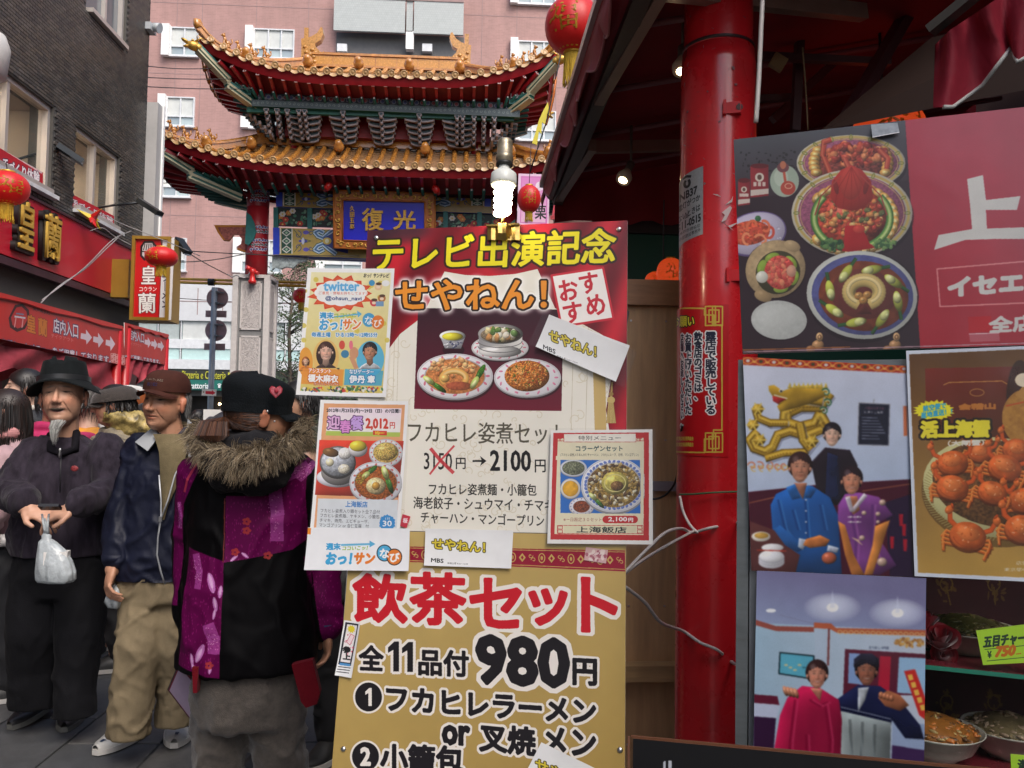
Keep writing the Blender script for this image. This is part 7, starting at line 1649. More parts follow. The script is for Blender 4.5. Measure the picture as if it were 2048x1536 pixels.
# windows
alum=M('champagne_aluminium',(.56,.51,.47),.4,metal=.4,var=.05);tglass=M('tinted_glass',(.10,.12,.12),.03,var=0,alpha=.16,spec=1.0)
dglass=M('dark_reflecting_glass',(.10,.13,.15),.05,var=.2,scale=.5,spec=1.0)
def bw(w,div,banner_t=None,room=True,frm=alum):
 y0,y1,z0,z1=w;root=bpy.data.objects.new('window',None);COL.objects.link(root);root.parent=lb;root.location=Vector((WX-.12,y0,z0))-Vector(lb.location);t=.06
 b=MB();xw=WX-.10
 for c,d in(((xw,y0+t/2,(z0+z1)/2),(.12,t,z1-z0)),((xw,y1-t/2,(z0+z1)/2),(.12,t,z1-z0)),((xw,(y0+y1)/2,z1-t/2),(.12,y1-y0-2*t,t)),((xw+.06,(y0+y1)/2,z0+t/2),(.24,y1-y0-2*t,t))):b.box(c,d)
 for q_ in div:b.box((xw,y0+(y1-y0)*q_,(z0+z1)/2),(.10,.06,z1-z0-2*t-.001))
 b.build('frame',frm,root);b=MB();b.box((WX-.11,(y0+y1)/2,(z0+z1)/2),(.008,y1-y0-.1,z1-z0-.1));b.build('pane',tglass if room else dglass,root)
 if room:
  rm=M('room_cream',(.40,.33,.27),.8,var=.1,scale=1);b=MB();x0,x1=WX-.32,WX-3.0
  b.box(((x0+x1)/2,(y0+y1)/2,z1+.03),(x0-x1,y1-y0+.8,.05));b.box(((x0+x1)/2,(y0+y1)/2,z0-.5),(x0-x1,y1-y0+.8,.05));b.box((x1,(y0+y1)/2,(z0+z1)/2-.2),(.05,y1-y0+.8,z1-z0+.8));b.box(((x0+x1)/2,y1+.4,(z0+z1)/2-.2),(x0-x1,.05,z1-z0+.8));b.box(((x0+x1)/2,y0-.4,(z0+z1)/2-.2),(x0-x1,.05,z1-z0+.8));b.build('room_shell',rm,root)
  b=MB()
  for k in range(4):b.lathe([(.10,0),(.10,.01)],(WX-.8-.5*(k%2),y0+(y1-y0)*(.25+.5*(k//2)),z1-.012),14)
  b.build('ceiling_downlight',M('downlight',(1,.9,.75),.4,emit=34,ecol=(1,.86,.65),var=0),root)
  b=MB();b.tube([(WX-1.4,y0+.3,z1-.25),(WX-1.2,y1-.3,z1-.32)],.03,6);b.box((WX-1.8,(y0+y1)/2,z0-.05),(.6,1.0,.5));b.build('pipe_and_counter',M('room_wood',(.25,.12,.06),.6),root)
 if banner_t:
  pl=Plane((WX-.02,0,0),(0,1,0),(0,0,1));cv,fin=sheet(pl,banner_t[0],'window_banner',420,root,.01,(196,30,44));
  banner_t[1](cv);fin(.5)
def wb1(cv):
 cv.poly([(0,292),(84,344),(84,348),(0,296)],(230,200,200));cv.text('まん・手づくり体験',-30,79,314,357,24,(250,240,240),bold=2,out=(70,20,60),ow=4)
def wb2(cv):
 cv.text('手づくり体験',144,226,402,441,11,(250,235,235),bold=1,out=(90,20,60),ow=2);
 for k in range(3):cv.line([(150,415+k*5),(222,452+k*5)],(235,190,190),1.5)
bw(W1,(.40,.62),([(-60,262),(86,345),(86,383),(-60,300)],wb1));bw(W2,(.5,),([(142,387),(228,432),(228,462),(142,414)],wb2));bw(W3,(.55,),None,False);bw(Wns[3],(.5,),None,False)
# white ledge and drain duct on the far corner
wbox(LY1-.0,LY1+.26,3.6,float(at(300,213,LY1+.2)[2]),.18,-.25,'corner_duct',M('white_duct',(.42,.41,.40),.5,var=.08,scale=3,dirt=.2));wbox(LY1+.20,LY1+.265,3.6,float(at(300,213,LY1+.2)[2])+.02,.21,.181,'duct_edge',finm);wbox(8,LY1,zf0-.42,zf0-.34,.10,.0,'ledge',alum)
for w in(W1,W2):
 b=MB();b.box((WX+.05,(w[0]+w[1])/2,w[2]-.03),(.12,w[1]-w[0]+.04,.05));b.build('sill',wfr,lb)
# ground floor: dark shopfront behind the canopies
wbox(-2,LY1-.2,0,2.6,-.9,-1.2,'shopfront',M('shopfront_dark',(.10,.07,.055),.6,var=.3,scale=1.2));wbox(LY1-.35,LY1,0,2.6,0,-1.2,'corner_pier',M('pier_maroon',(.12,.03,.03),.5))
for y in(9.3,11.2):wbox(y-.11,y+.11,0,2.6,-.1,-.32,'shop_column',M('cream_pipe',(.42,.40,.42),.5))
for y in(8.2,10.2,12.2):wbox(y,y+1.3,.1,2.4,-.88,-.9,'shop_panel',M('maroon_panel',(.16,.015,.03),.5))
wbox(-2,LY1,2.55,2.62,0,-.9,'soffit',M('soffit_brown',(.07,.05,.05),.6))
# red fascia sign
def fascia():
 z1a,z0a=WY(265,511)[2],WY(258,606)[2];fx=.14;root=thing('fascia_sign','long red shop sign board with two big gold-on-black characters','sign',(WX+fx,11,z0a));red=M('sign_red',(.50,.012,.03),.4,var=.08,scale=1.5,coat=.2,dirt=.1)
 b=MB();b.box((WX+fx/2+.013,(6+LY1)/2,(z0a+z1a)/2),(fx,LY1-6,z1a-z0a));b.build('board',red,root)
 b=MB();b.box((WX+fx/2+.02,(6+LY1)/2,z1a+.015),(fx+.03,LY1-6,.03));b.box((WX+fx/2+.02,(6+LY1)/2,z0a-.06),(fx-.02,LY1-6,.09));b.build('edge_trim',M('sign_trim',(.05,.02,.03),.5,var=.5,scale=8),root)
 X=WX+fx+.013
 for t,(xa,ya),(xb,yb)in(('皇',(24,505),(57,425)),('蘭',(77,520),(110,455))):
  a,c=atX(xa,ya,X),atX(xb,yb,X);y0,y1=a[1],c[1];z0,z1=z0a+.16*(z1a-z0a),z0a+.88*(z1a-z0a)
  me=text_mesh(t,'letter_backing',M('letter_black',(.012,.012,.012),.5),(X,y0-.05,z0-.04),(0,1,0),(0,0,1),y1-y0+.1,z1-z0+.08,.06,.045);link('letter_backing',me,root)
  me=text_mesh(t,'letter_face',M('letter_gold',(.55,.34,.06),.45,metal=.1),(X+.06,y0,z0),(0,1,0),(0,0,1),y1-y0,z1-z0,.03,.008);link('letter_face',me,root)
fascia()
# projecting box sign
def boxsign():
 Y=12.2;p=lambda x,y,yy=Y:at(x,y,yy);root=thing('projecting_sign','tall gold box sign with white characters on red, jutting from the brown building','sign',tuple(p(300,640)))
 a,c=p(260,640),p(343,474);gm=M('sign_gold_box',(.33,.19,.025),.4,metal=.2,var=.08);d=.42
 b=MB();b.box(((a[0]+c[0])/2,Y+d/2+.01,(a[2]+c[2])/2),(c[0]-a[0],d,c[2]-a[2]));b.build('box',gm,root)
 b=MB();t=.045;cx,cz=(a[0]+c[0])/2,(a[2]+c[2])/2
 for cc,dd in(((a[0]+t/2,Y-.01,cz),(t,.05,c[2]-a[2])),((c[0]-t/2,Y-.01,cz),(t,.05,c[2]-a[2])),((cx,Y-.01,c[2]-t/2),(c[0]-a[0]-2*t,.05,t)),((cx,Y-.01,a[2]+t/2),(c[0]-a[0]-2*t,.05,t))):b.box(cc,dd)
 b.build('rim',gm,root)
 pl=Plane((0,Y+.004,0),(1,0,0),(0,0,1));cv,fin=sheet(pl,[(265,473),(349,476),(342,640),(263,638)],'sign_face',700,root,.004,(206,18,22))
 cv.poly([(326,470),(352,470),(345,645),(318,645)],(226,226,228));cv.line([(325,470),(317,645)],(120,20,20),1.5)
 cv.poly([(288,482),(306,482),(314,492),(314,512),(305,521),(288,521),(280,512),(281,492)],(30,22,28));cv.poly([(290,486),(304,486),(310,494),(310,510),(303,517),(290,517),(284,510),(285,494)],(216,206,206))
 for k in range(5):cv.line([(287+k*5,500),(290+k*4,488)],(40,30,34),1.8)
 cv.line([(285,503),(309,503)],(40,30,34),2.5);cv.line([(290,503),(290,516)],(200,30,30),2.5);cv.line([(304,503),(304,516)],(200,30,30),2.5)
 w=(245,243,238);cv.text('皇',283,311,550,550,36,w,bold=3,out=(70,10,20),ow=5);cv.text('コウラン',279,313,578,578,9,w,bold=1);cv.text('蘭',277,311,606,606,40,w,bold=3,out=(70,10,20),ow=5)
 cv.text('ラーメン',324,336,582,582,66,(40,30,60),bold=2,vert=True);fin(.35,coat=.4)
 e=p(258,520,Y+.2);b=MB();zc=(p(255,515)[2]+p(250,592)[2])/2;b.box(((e[0]+WX)/2,Y+.22,zc),(abs(e[0]-WX)+.05,.16,p(255,515)[2]-p(250,592)[2]));b.build('wall_bracket',gm,root)
boxsign()
# gooseneck lamps
def arm(pts,Y,head,label):
 P=[Vector(at(x,y,yy))for x,y,yy in pts];root=thing('sign_lamp',label,'lamp',tuple(P[0]),group='black arm lamps over the red sign');bm=M('lamp_black',(.02,.025,.03),.35,metal=.4)
 b=MB();b.tube(P,.018,8);b.build('arm',bm,root);h=Vector(at(*head));d=(h-P[-1]);L=d.length;b=MB();b.beam(P[-1]-d*.15,h,.14,.07,0);b.build('lamp_head',bm,root)
 b=MB();b.beam(P[-1]+d*.45-Vector((0,0,.038)),h-Vector((0,0,.038)),.11,.01,0);b.build('lens',M('lamp_lens',(.25,.28,.32),.2),root)
arm([(-20,340,10.6),(12,326,10.7),(70,308,10.8),(122,296,10.9)],11,(166,325,11.0),'black arm lamp reaching out above the left edge of the red sign')
arm([(178,418,12.3),(230,410,12.2),(285,405,12.1)],12,(320,428,12.0),'black arm lamp over the right end of the red sign')
arm([(352,480,12.6),(356,478,12.6),(359,482,12.6)],12,(376,506,12.5),'small black lamp at the right of the gold box sign')
p=Vector(at(306,55,LY1-.1));b=MB();b.box(p+Vector((-.05,0,-.02)),(.12,.25,.12));b.tube([p+Vector((0,0,.02)),p+Vector((.12,-.02,-.02))],[.06,.085],12,0);b.build('security_camera',M('pale_grey_plastic',(.45,.48,.5),.4),None,label='pale grey lamp hood high on the corner of the brown building',cat='lamp')
p=Vector(atX(-34,112,WX+.3));b=MB();b.lathe([(.02,-.28),(.22,-.2),(.25,.1),(.20,.24),(.05,.3)],p,20);b.build('wall_unit',M('off_white_plastic',(.55,.53,.50),.4),None,label='rounded off-white fixture on the brown wall at the left edge',cat='fixture')
# = ground
gm_=M('dark_paving_ground',(.05,.05,.052),.75,var=.2,scale=1.5,bump=.2,bscale=120)
b=MB();b.box((0,40,-.03),(300,300,.04));b.build('ground',gm_,None,kind='structure')
street=bpy.data.objects.new('street',None);COL.objects.link(street);street['kind']='structure'
slabm=[]
for k,c in enumerate(((.070,.073,.078),(.080,.081,.084),(.062,.064,.069),(.088,.086,.084))):slabm.append(M('paving_slab_%s'%'abcd'[k],c,.72,var=.28,scale=9,bump=.35,bscale=260,dirt=.15))
SX,SY=.40,.60
def slabmesh(m):
 b=MB();w,l,t,e=SX-.012,SY-.012,.04,.004
 P=[[(-w/2,-l/2,-t),(w/2,-l/2,-t),(w/2,l/2,-t),(-w/2,l/2,-t)],[(-w/2,-l/2,-e),(w/2,-l/2,-e),(w/2,l/2,-e),(-w/2,l/2,-e)],[(-w/2+e,-l/2+e,0),(w/2-e,-l/2+e,0),(w/2-e,l/2-e,0),(-w/2+e,l/2-e,0)]]
 b.grid(P,0,False,True);b.add(P[2],[(0,1,2,3)],0);return b.mesh('paving_slab',m)
sms=[slabmesh(m)for m in slabm];rs=random.Random(5);far=MB()
for i in range(-18,14):
 for j in range(1,44):
  x=i*SX+.1;y=1.6+j*SY+(SY/2 if i%2 else 0)
  if x<-5.2 or x>4.4:continue
  if y<7.6 and-4.6<x<.7:
   o=bpy.data.objects.new('paving_slab',sms[rs.randrange(4)]);COL.objects.link(o);o.parent=street;o.location=(x,y,rs.uniform(-.002,.002));o.rotation_euler=(rs.uniform(-.002,.002),rs.uniform(-.002,.002),0)
  else:far.box((x,y,-.005+rs.uniform(-.001,.001)),(SX-.012,SY-.012,.01),None,rs.randrange(4))
far.build('paving',slabm,street,kind='stuff')
# = lanterns
silk=M('lantern_silk',(.55,.008,.008),.45,var=.08,scale=4,sheen=.1,emit=.02,ecol=(.9,.02,.01));silk_lit=M('lantern_silk_lit',(.45,.03,.01),.45,var=.4,scale=30,stretch=(1,1,6),emit=.2,ecol=(1,.10,.02))
lgold=M('lantern_gold',(.62,.38,.04),.35,metal=.4);fr_y=M('fringe_yellow',(.62,.40,.03),.6,var=.25,scale=60,stretch=(1,1,.1))
def lantern(px,py,Y,r,h,label,ch='福',lit=False,cord=None,fringe=.13,ang=0):
 c=Vector(at(px,py,Y));root=thing('paper_lantern',label,'lantern',tuple(c),group='red silk lanterns');n=48
 P=[]
 for i in range(17):
  t=math.pi*(.07+.86*i/16);z=h*math.cos(t)
  P.append([c+Vector((r*math.sin(t)**.8*(1-.018*(k%4==0))*math.cos(2*math.pi*k/n),r*math.sin(t)**.8*(1-.018*(k%4==0))*math.sin(2*math.pi*k/n),z))for k in range(n)])
 b=MB();b.grid(P[::-1],0,True,True);b.build('silk_body',silk_lit if lit else silk,root)
 b=MB()
 for s_ in(1,-1):b.lathe([(r*.30,s_*h*.93),(r*.34,s_*h*.95),(r*.34,s_*h*1.06),(r*.30,s_*h*1.07)],c,20)
 b.build('gold_caps',lgold,root,kind='stuff');b=MB()
 for k in range(18):
  a=2*math.pi*k/18;b.ell(c+Vector((r*.44*math.cos(a),r*.44*math.sin(a),-h*.90)),(r*.075,r*.075,r*.03),None,6,5)
 b.build('gold_scallops',lgold,root,kind='stuff')
 b=MB();rr=random.Random(int(px))
 for k in range(70):
  a=2*math.pi*k/70;q=r*.30;L=fringe*rr.uniform(.85,1.15);p0=c+Vector((q*math.cos(a),q*math.sin(a),-h*1.05));b.tube([p0,p0+Vector((rr.uniform(-.004,.004),rr.uniform(-.004,.004),-L*.5)),p0+Vector((rr.uniform(-.01,.01)+.02*r*math.cos(a),rr.uniform(-.01,.01),-L))],r*.018,3,0,cap=False)
 b.build('fringe',fr_y,root,kind='stuff')
 b=MB();tr=text_tris(ch,1);lo,hi=tr.reshape(-1,2).min(0),tr.reshape(-1,2).max(0);q=(tr-(lo+hi)/2)/(hi-lo).max()
 for T in q:
  vs=[]
  for x,z in T:
   a=-math.pi/2+R(ang)+x*1.15;zz=z*h*1.05;s_=math.sqrt(max(.02,1-(zz/h)**2))**.8*1.012;vs.append(c+Vector((r*s_*math.cos(a),r*s_*math.sin(a),zz)))
  b.add(vs,[(0,1,2),(0,2,1)],0)
 b.build('gold_emblem',M('emblem_gold',(.60,.34,.03),.4,var=.2),root,kind='stuff')
 if cord is not None:b=MB();b.tube([c+Vector((0,0,h)),Vector(cord)],.006,5);b.build('cord',blk,root)
 return root
lantern(14,376,8.3,.205,.16,'red lantern with yellow fringe cut by the left edge of the photo',fringe=.16,ang=40,cord=at(12,326,8.4))
lantern(323,514,11.4,.215,.135,'small wide red lantern hanging before the gold box sign',fringe=.12,ang=-25,cord=at(322,478,11.4))
lantern(1146,52,7.1,.25,.245,'big round red lantern with gold emblem at the top, beside the awning',fringe=.26,ang=-30,cord=at(1146,-60,7.1))
lantern(1058,398,13.8,.20,.23,'red lantern beside the lit bulb, before the pink flag',fringe=.14,cord=at(1062,290,13.8))
lantern(603,592,19.5,.20,.17,'distant red lantern peeking out left of the yellow TV flyer',fringe=.14)
lantern(1765,264,2.95,.15,.108,'glowing orange-red lantern rising behind the seafood banner',lit=True,cord=at(1754,-60,2.95),fringe=.05)
lantern(1341,545,3.5,.06,.062,'glowing lantern just left of the red pole, above the plywood',lit=True,fringe=.03);lantern(1310,562,3.6,.045,.04,'smaller glowing lantern peeking over the plywood top rail',lit=True,fringe=.03)
wire('hanging_cord',[at(1328,400,3.5),at(1327,470,3.5),at(1327,545,3.5)],.003,blk,'thin cord hanging before the green wall','cord')
wire('hanging_cord',[at(1605,95,2.6),at(1611,170,2.6),at(1616,260,2.6)],.003,M('tan_cord',(.22,.14,.07),.6),'thin tan cord hanging behind the seafood banner','cord')
# ornament
p=Vector(at(184,437,11.3));t=thing('star_ornament','folded red and yellow star ornament hanging in front of the brown wall','ornament',tuple(p));rr=random.Random(4)
for k in range(9):
 a=rr.random()*6.28;e=rr.uniform(-.9,.9);d=Vector((math.cos(a)*math.cos(e),math.sin(a)*math.cos(e),math.sin(e)));s_=d.orthogonal().normalized()*.055;u_=d.cross(s_).normalized()*.055;tip=p+d*rr.uniform(.14,.24)
 b=MB();b.add([p+s_,p+u_,p-s_,p-u_,tip],[(0,1,4),(1,2,4),(2,3,4),(3,0,4)],0);b.build('spike',M('foil_yellow',(.7,.55,.03),.35,coat=.3)if k%2 else M('foil_red',(.55,.01,.015),.35,coat=.3),t)
# streamer by the big lantern
t=thing('pennant_streamer','yellow saw-toothed pennant with orange ribbon on a string below the big lantern','streamer',tuple(at(1085,250,9)))
pl=Plane(at(1085,250,9.0),(1,.1,0),(0,0,1));uv=pl.uv(np.array([(1096,204),(1100,232),(1094,226),(1092,250),(1084,244),(1083,268),(1078,262),(1074,290),(1064,286),(1072,262),(1078,240),(1086,222)],float))
b=MB();b.prism([tuple(x)for x in uv],pl.O,pl.U,pl.V,pl.N,.01);b.build('pennant',M('pennant_yellow',(.65,.55,.03),.5),t)
b=MB();b.tube([at(1113,150,9),at(1108,185,9),at(1098,220,9.05),at(1092,250,9)],[.006,.016,.03,.012],5);b.build('ribbon',M('ribbon_orange',(.6,.16,.02),.5),t)
b=MB();b.tube([at(1122,105,9),at(1113,150,9),at(1094,240,9),at(1074,300,9),at(1060,345,9)],.008,5);b.build('string',blk,t)
# = market stalls on the left
SXp=-3.25
def lstall(yr0,yr1,quad,draw,label,front):
 pl=Plane((SXp,0,0),(0,1,0),(0,0,1));uv=pl.uv(np.array(quad,float));zt_,zb_=uv[1,1],uv[2,1];y0,y1=yr0,uv[1,0]
 root=thing('market_stall',label,'stall',(SXp-.6,(y0+y1)/2,0));red=M('stall_post_red',(.45,.01,.012),.4,coat=.2)
 xb=SXp-1.5
 for x,y in((SXp-.03,y1-.04),(SXp-.03,y0+.04),(xb,y1-.04),(xb,y0+.04)):b=MB();b.tube([(x,y,0),(x,y,zt_-(.05 if x>xb+.1 else.24))],.045,12);b.build('post',red,root)
 b=MB();P=[[(SXp+.01-1.55*j/8,y0+(y1-y0)*i/8,zt_-.03-.20*j/8-.015*math.sin(i*math.pi/2)**2)for j in range(9)]for i in range(9)];b.grid(P,0,True,flip=True);b.grid(np.array(P)-np.array((0,0,.01)),0,True);b.build('canopy',M('canopy_red',(.42,.02,.02),.6,var=.1,scale=2),root)
 cv,fin=sheet(pl,quad,'canopy_banner',520,root,.006,(205,42,36));draw(cv);cv.noise(120,.12,5);fin(.45,coat=.2,bump=.1)
 dr=M('pink_drape',(.40,.05,.07),.6,var=.3,scale=5,bump=.3,bscale=14)
 P=[[(SXp-.03+.03*math.sin(i*.9+j),y0+(y1-y0)*i/40,zb_+.01-.20*j/4-.05*math.sin(i*.55)*j/4)for j in range(5)]for i in range(41)];b=MB();b.grid(P,0,True);b.grid(np.array(P)-np.array((.006,0,0)),0,True,flip=True);b.build('drape',dr,root)
 P=[[(SXp-.05-1.4*i/30,y1-.02+.02*math.sin(i*.8+j),zt_-.05-.18*i/30-.34*j/4-.03*math.sin(i*.6))for j in range(5)]for i in range(31)];b=MB();b.grid(P,0,True);b.build('end_drape',dr,root)
 b=MB();b.box((SXp-.75,(y0+y1)/2,.45),(1.1,(y1-y0)*.9,.9));b.build('counter',M('stall_counter',(.10,.03,.03),.6,var=.3),root)
 return zb_
def bn1(cv,dx=0,dy=0,small=False):
 pass
def draw1(cv):
 w=(240,228,235);cv.grad([(-300,450),(260,600),(260,780),(-300,780)],(214,48,40),(196,36,32),(.3,.9))
 cv.poly([(30,610),(45,607),(58,620),(60,640),(50,658),(34,664),(20,655),(17,636)],(60,10,16));cv.poly([(33,615),(43,613),(53,623),(55,639),(47,653),(35,657),(25,650),(22,635)],(196,40,38));cv.line([(30,633),(50,636)],(210,205,215),3.5);cv.line([(33,627),(47,629)],(120,130,160),3);cv.line([(32,636),(29,654)],(225,160,160),2);cv.line([(46,638),(44,655)],(225,160,160),2)
 cv.text('神戸南京町',66,100,617,626,8,(120,20,20),bold=1)
 for t,x,y in(('皇',62,648),('蘭',85,655)):cv.text(t,x-8,x+9,y-3,y+2,34,(214,120,30),bold=2,out=(120,20,16),ow=2)
 cv.text('店内入口',107,156,650,663,28,w,bold=1,out=(60,40,90),ow=4);cv.text('テイクアウト',102,147,671,681,8,(225,130,130),bold=0)
 for k in range(3):
  x,y,s_=162+k*25,671+k*6.5,1-.08*k;cv.poly([(x,y-5),(x+10*s_,y-3),(x+10*s_,y-12),(x+22*s_,y+4),(x+11*s_,y+18),(x+10*s_,y+9),(x-1,y+6)],(236,214,226))
 cv.text('店内で座ってお食事をご利用・お得な各種セットメニューをご用意しております。',-190,222,656,720,15,(240,220,228),bold=1,out=(80,50,100),ow=3)
 for k in range(2):
  for j in range(3):fret(cv,222+j*9.5,707+k*9+j*2,8.5,(240,170,165),1.3)
def draw2(cv):
 w=(240,228,235);cv.text('店内入口',258,288,668,677,20,w,bold=1,out=(60,40,90),ow=3);cv.text('テイクアウト',257,283,686,692,6,(225,130,130))
 for k in range(3):
  x,y,s_=290+k*13,683+k*3.4,.55;cv.poly([(x,y-4),(x+10*s_,y-3),(x+10*s_,y-9),(x+22*s_,y+3),(x+11*s_,y+13),(x+10*s_,y+7),(x-1,y+5)],(236,214,226))
 cv.text('お得な各種セットメニューをご用意しております。',180,320,700,724,9,(240,220,228),bold=1,out=(80,50,100),ow=2)
zq=lambda x,y:(x,y)
yA=float(atX(245,652,SXp)[1])
# extend the near banner out of frame to the left along the same plane
def ext(x_t,p_top,p_bot):
 pl=Plane((SXp,0,0),(0,1,0),(0,0,1));return pl
lstall(4.4,yA,[(-330,494),(245,652),(252,732),(-330,606)],draw1,'market stall with a red arrow banner on its canopy, nearest on the left',True)
lstall(yA+.12,9,[(249,645),(338,669),(329,729),(249,714)],draw2,'second red market stall, its arrow banner half hidden behind the first',False)
t=thing('drum','round brown drum with white rim beside the red stall post','drum',tuple(at(268,835,7.2)));q=Matrix.Rotation(R(90),3,'X')@Matrix.Rotation(R(50),3,'Y')
b=MB();b.lathe([(.001,.005),(.24,.005)],at(262,835,7.2),28,0,q,cap=False);b.lathe([(.25,0),(.25,-.3)],at(262,835,7.2),28,0,q);b.build('body',M('drum_brown',(.26,.07,.02),.4,var=.4,scale=5),t)
b=MB();b.lathe([(.24,.012),(.275,.012),(.28,-.03),(.25,-.035)],at(262,835,7.2),28,0,q,cap=False);b.build('rim',M('rim_white',(.6,.6,.58),.4),t)
# = street furniture near the gate
t=thing('height_bar','yellow horizontal pipe with black collar crossing behind the stone pillar','pipe',tuple(at(420,563,20.5)))
b=MB()
for dz in(-4,3):b.tube([at(300,560+dz,20.5),at(760,574+dz,20.5)],.035,10)
b.build('pipe',M('yellow_pipe',(.75,.42,.03),.35,coat=.3),t);b=MB();b.tube([at(417,564,20.5),at(429,564.4,20.5)],.09,12);b.build('collar',blk,t)
t=thing('traffic_sign_post','grey post with two round signs seen from behind and small plates','sign post',tuple(at(421,880,21)));Yp=21.0;gp_=M('galvanised',(.27,.30,.33),.45,metal=.4,var=.15);bk_=M('sign_back_mauve',(.38,.26,.28),.5,metal=.2,var=.15)
pt_,pb_=Vector(at(429.5,575,Yp)),Vector(at(419,860,Yp));b=MB();b.tube([pb_+(pb_-pt_)*.6,pt_],.072,14);b.build('post',gp_,t)
for x,y,r_ in((431,595,.27),(428,660,.27)):
 p=Vector(at(x,y,Yp-.0))+Vector((.02,.09,0));b=MB();b.lathe([(r_,0),(r_,-.01),(.001,-.01)],p,32,0,rotm('X',90),squash=1);b.build('round_sign',bk_,t)
 b=MB()
 for dz in(-.14,.14):b.box(p+Vector((0,-.02,dz)),(.34,.02,.03));b.box(p+Vector((-.02,-.10,dz)),(.17,.10,.035))
 b.build('clamp',gp_,t)
for x,y in((430,627),(427,693)):b=MB();p=Vector(at(x,y,Yp))+Vector((0,.09,0));b.box(p,(.52,.012,.17));b.box(p+Vector((0,-.012,0)),(.44,.012,.03));b.build('plate',bk_,t)
pl=Plane(at(418,785,Yp-.12),(1,0,0),(0,0,1));cv,fin=sheet(pl,[(404,778),(433,779),(432,792),(403,791)],'arrow_sign',500,t,.01,(226,222,216));cv.poly([(411,782),(424,782.5),(424,780),(431,786),(424,790),(424,788.5),(411,788)],(205,30,50));cv.ell(407,784,1.5,1.5,(120,90,60));fin(.5)
# tree
def tree():
 base=Vector(at(575,900,25));base.z=0;t=thing('street_tree','slender evergreen street tree growing behind the stone pillar','tree',tuple(base));b=MB();rr=random.Random(9)
 b.tube([base,base+Vector((.05,0,2)),base+Vector((-.05,0,4)),base+Vector((.1,0,6.2))],[.09,.07,.05,.02],8);ends=[]
 for k in range(46):
  z=1.6+4.8*rr.random();a=rr.random()*6.28;L=rr.uniform(.5,1.15)*(1-.1*(z-2));p0=base+Vector((0,0,z));p1=p0+Vector((math.cos(a)*L*.6,math.sin(a)*L*.6,L*.35));p2=p1+Vector((math.cos(a)*L*.4,math.sin(a)*L*.4,L*.15));b.tube([p0,p1,p2],[.025,.014,.006],5);ends+=[p1,p2,(p1+p2)/2]
 b.build('trunk',M('bark_grey',(.14,.11,.085),.8,var=.3),t);b=MB()
 for e in ends:
  for k in range(34):
   c=e+Vector((rr.gauss(0,.17),rr.gauss(0,.17),rr.gauss(0,.13)));d=Vector((rr.gauss(0,1),rr.gauss(0,1),rr.gauss(0,.6))).normalized();s_=d.orthogonal().normalized();L=rr.uniform(.06,.12);b.add([c-d*L/2,c+s_*L*.22,c+d*L/2,c-s_*L*.22],[(0,1,2,3)],rr.randrange(3))
 b.build('crown',[M('leaf_a',(.035,.075,.025),.5),M('leaf_b',(.055,.105,.035),.5),M('leaf_c',(.09,.12,.06),.5)],t,kind='stuff')
tree()
t=thing('hedge','dark evergreen hedge behind the stone pillar','hedge',tuple(at(600,860,27)));b=MB();rr=random.Random(2);c0=Vector(at(600,800,27))
for k in range(5200):
 c=c0+Vector((rr.uniform(-1.6,1.8),rr.uniform(-.4,.4),rr.uniform(-1.8,.55)+.2*math.sin(k)));d=Vector((rr.gauss(0,1),rr.gauss(0,1),rr.gauss(0,.6))).normalized();s_=d.orthogonal().normalized();L=rr.uniform(.07,.13);b.add([c-d*L/2,c+s_*L*.25,c+d*L/2,c-s_*L*.25],[(0,1,2,3)],rr.randrange(3))
b.build('foliage',[M('leaf_a'),M('leaf_b'),M('leaf_c')],t,kind='stuff')
# pink flag + neighbouring shop canopy
pl=Plane(at(1075,400,15),(1,0,0),(0,0,1));cv,fin=sheet(pl,[(1037,347),(1100,349),(1097,452),(1034,450)],'pink_flag',360,None,.02,(236,200,226));cv.poly([(1042,352),(1096,353),(1094,448),(1040,446)],(214,120,190));cv.grad([(1044,355),(1094,356),(1091,445),(1042,444)],(222,130,200),(240,190,220),(0,1));cv.text('栗',1070,1092,425,425,26,(20,16,20),bold=2);cv.ell(1080,372,9,9,(240,220,235));cv.ell(1082,400,6,5,(236,200,90))
fin(.5,label='pink flag sign with black lettering beyond the lit bulb',cat='flag')
t=thing('neighbour_canopy','red striped canopy of the next shop beyond the awning','canopy',tuple(at(1130,420,9)));b=MB()
for k in range(12):a=at(1111+k*4.2,401+k*.4,9);c=at(1106+k*4.2,432,8.4);b.beam(a,c,.022,.012,k%2)
b.box(at(1128,436,8.4),(.28,.02,.04),None,0);b.build('slats',[M('canopy_slat_red',(.42,.03,.04),.4),M('canopy_slat_dark',(.12,.01,.015),.4)],t,kind='stuff');b=MB();b.box(at(1150,560,9.2),(.5,.1,3.4));b.build('post_wall',M('next_shop_wall',(.16,.08,.07),.6),t)
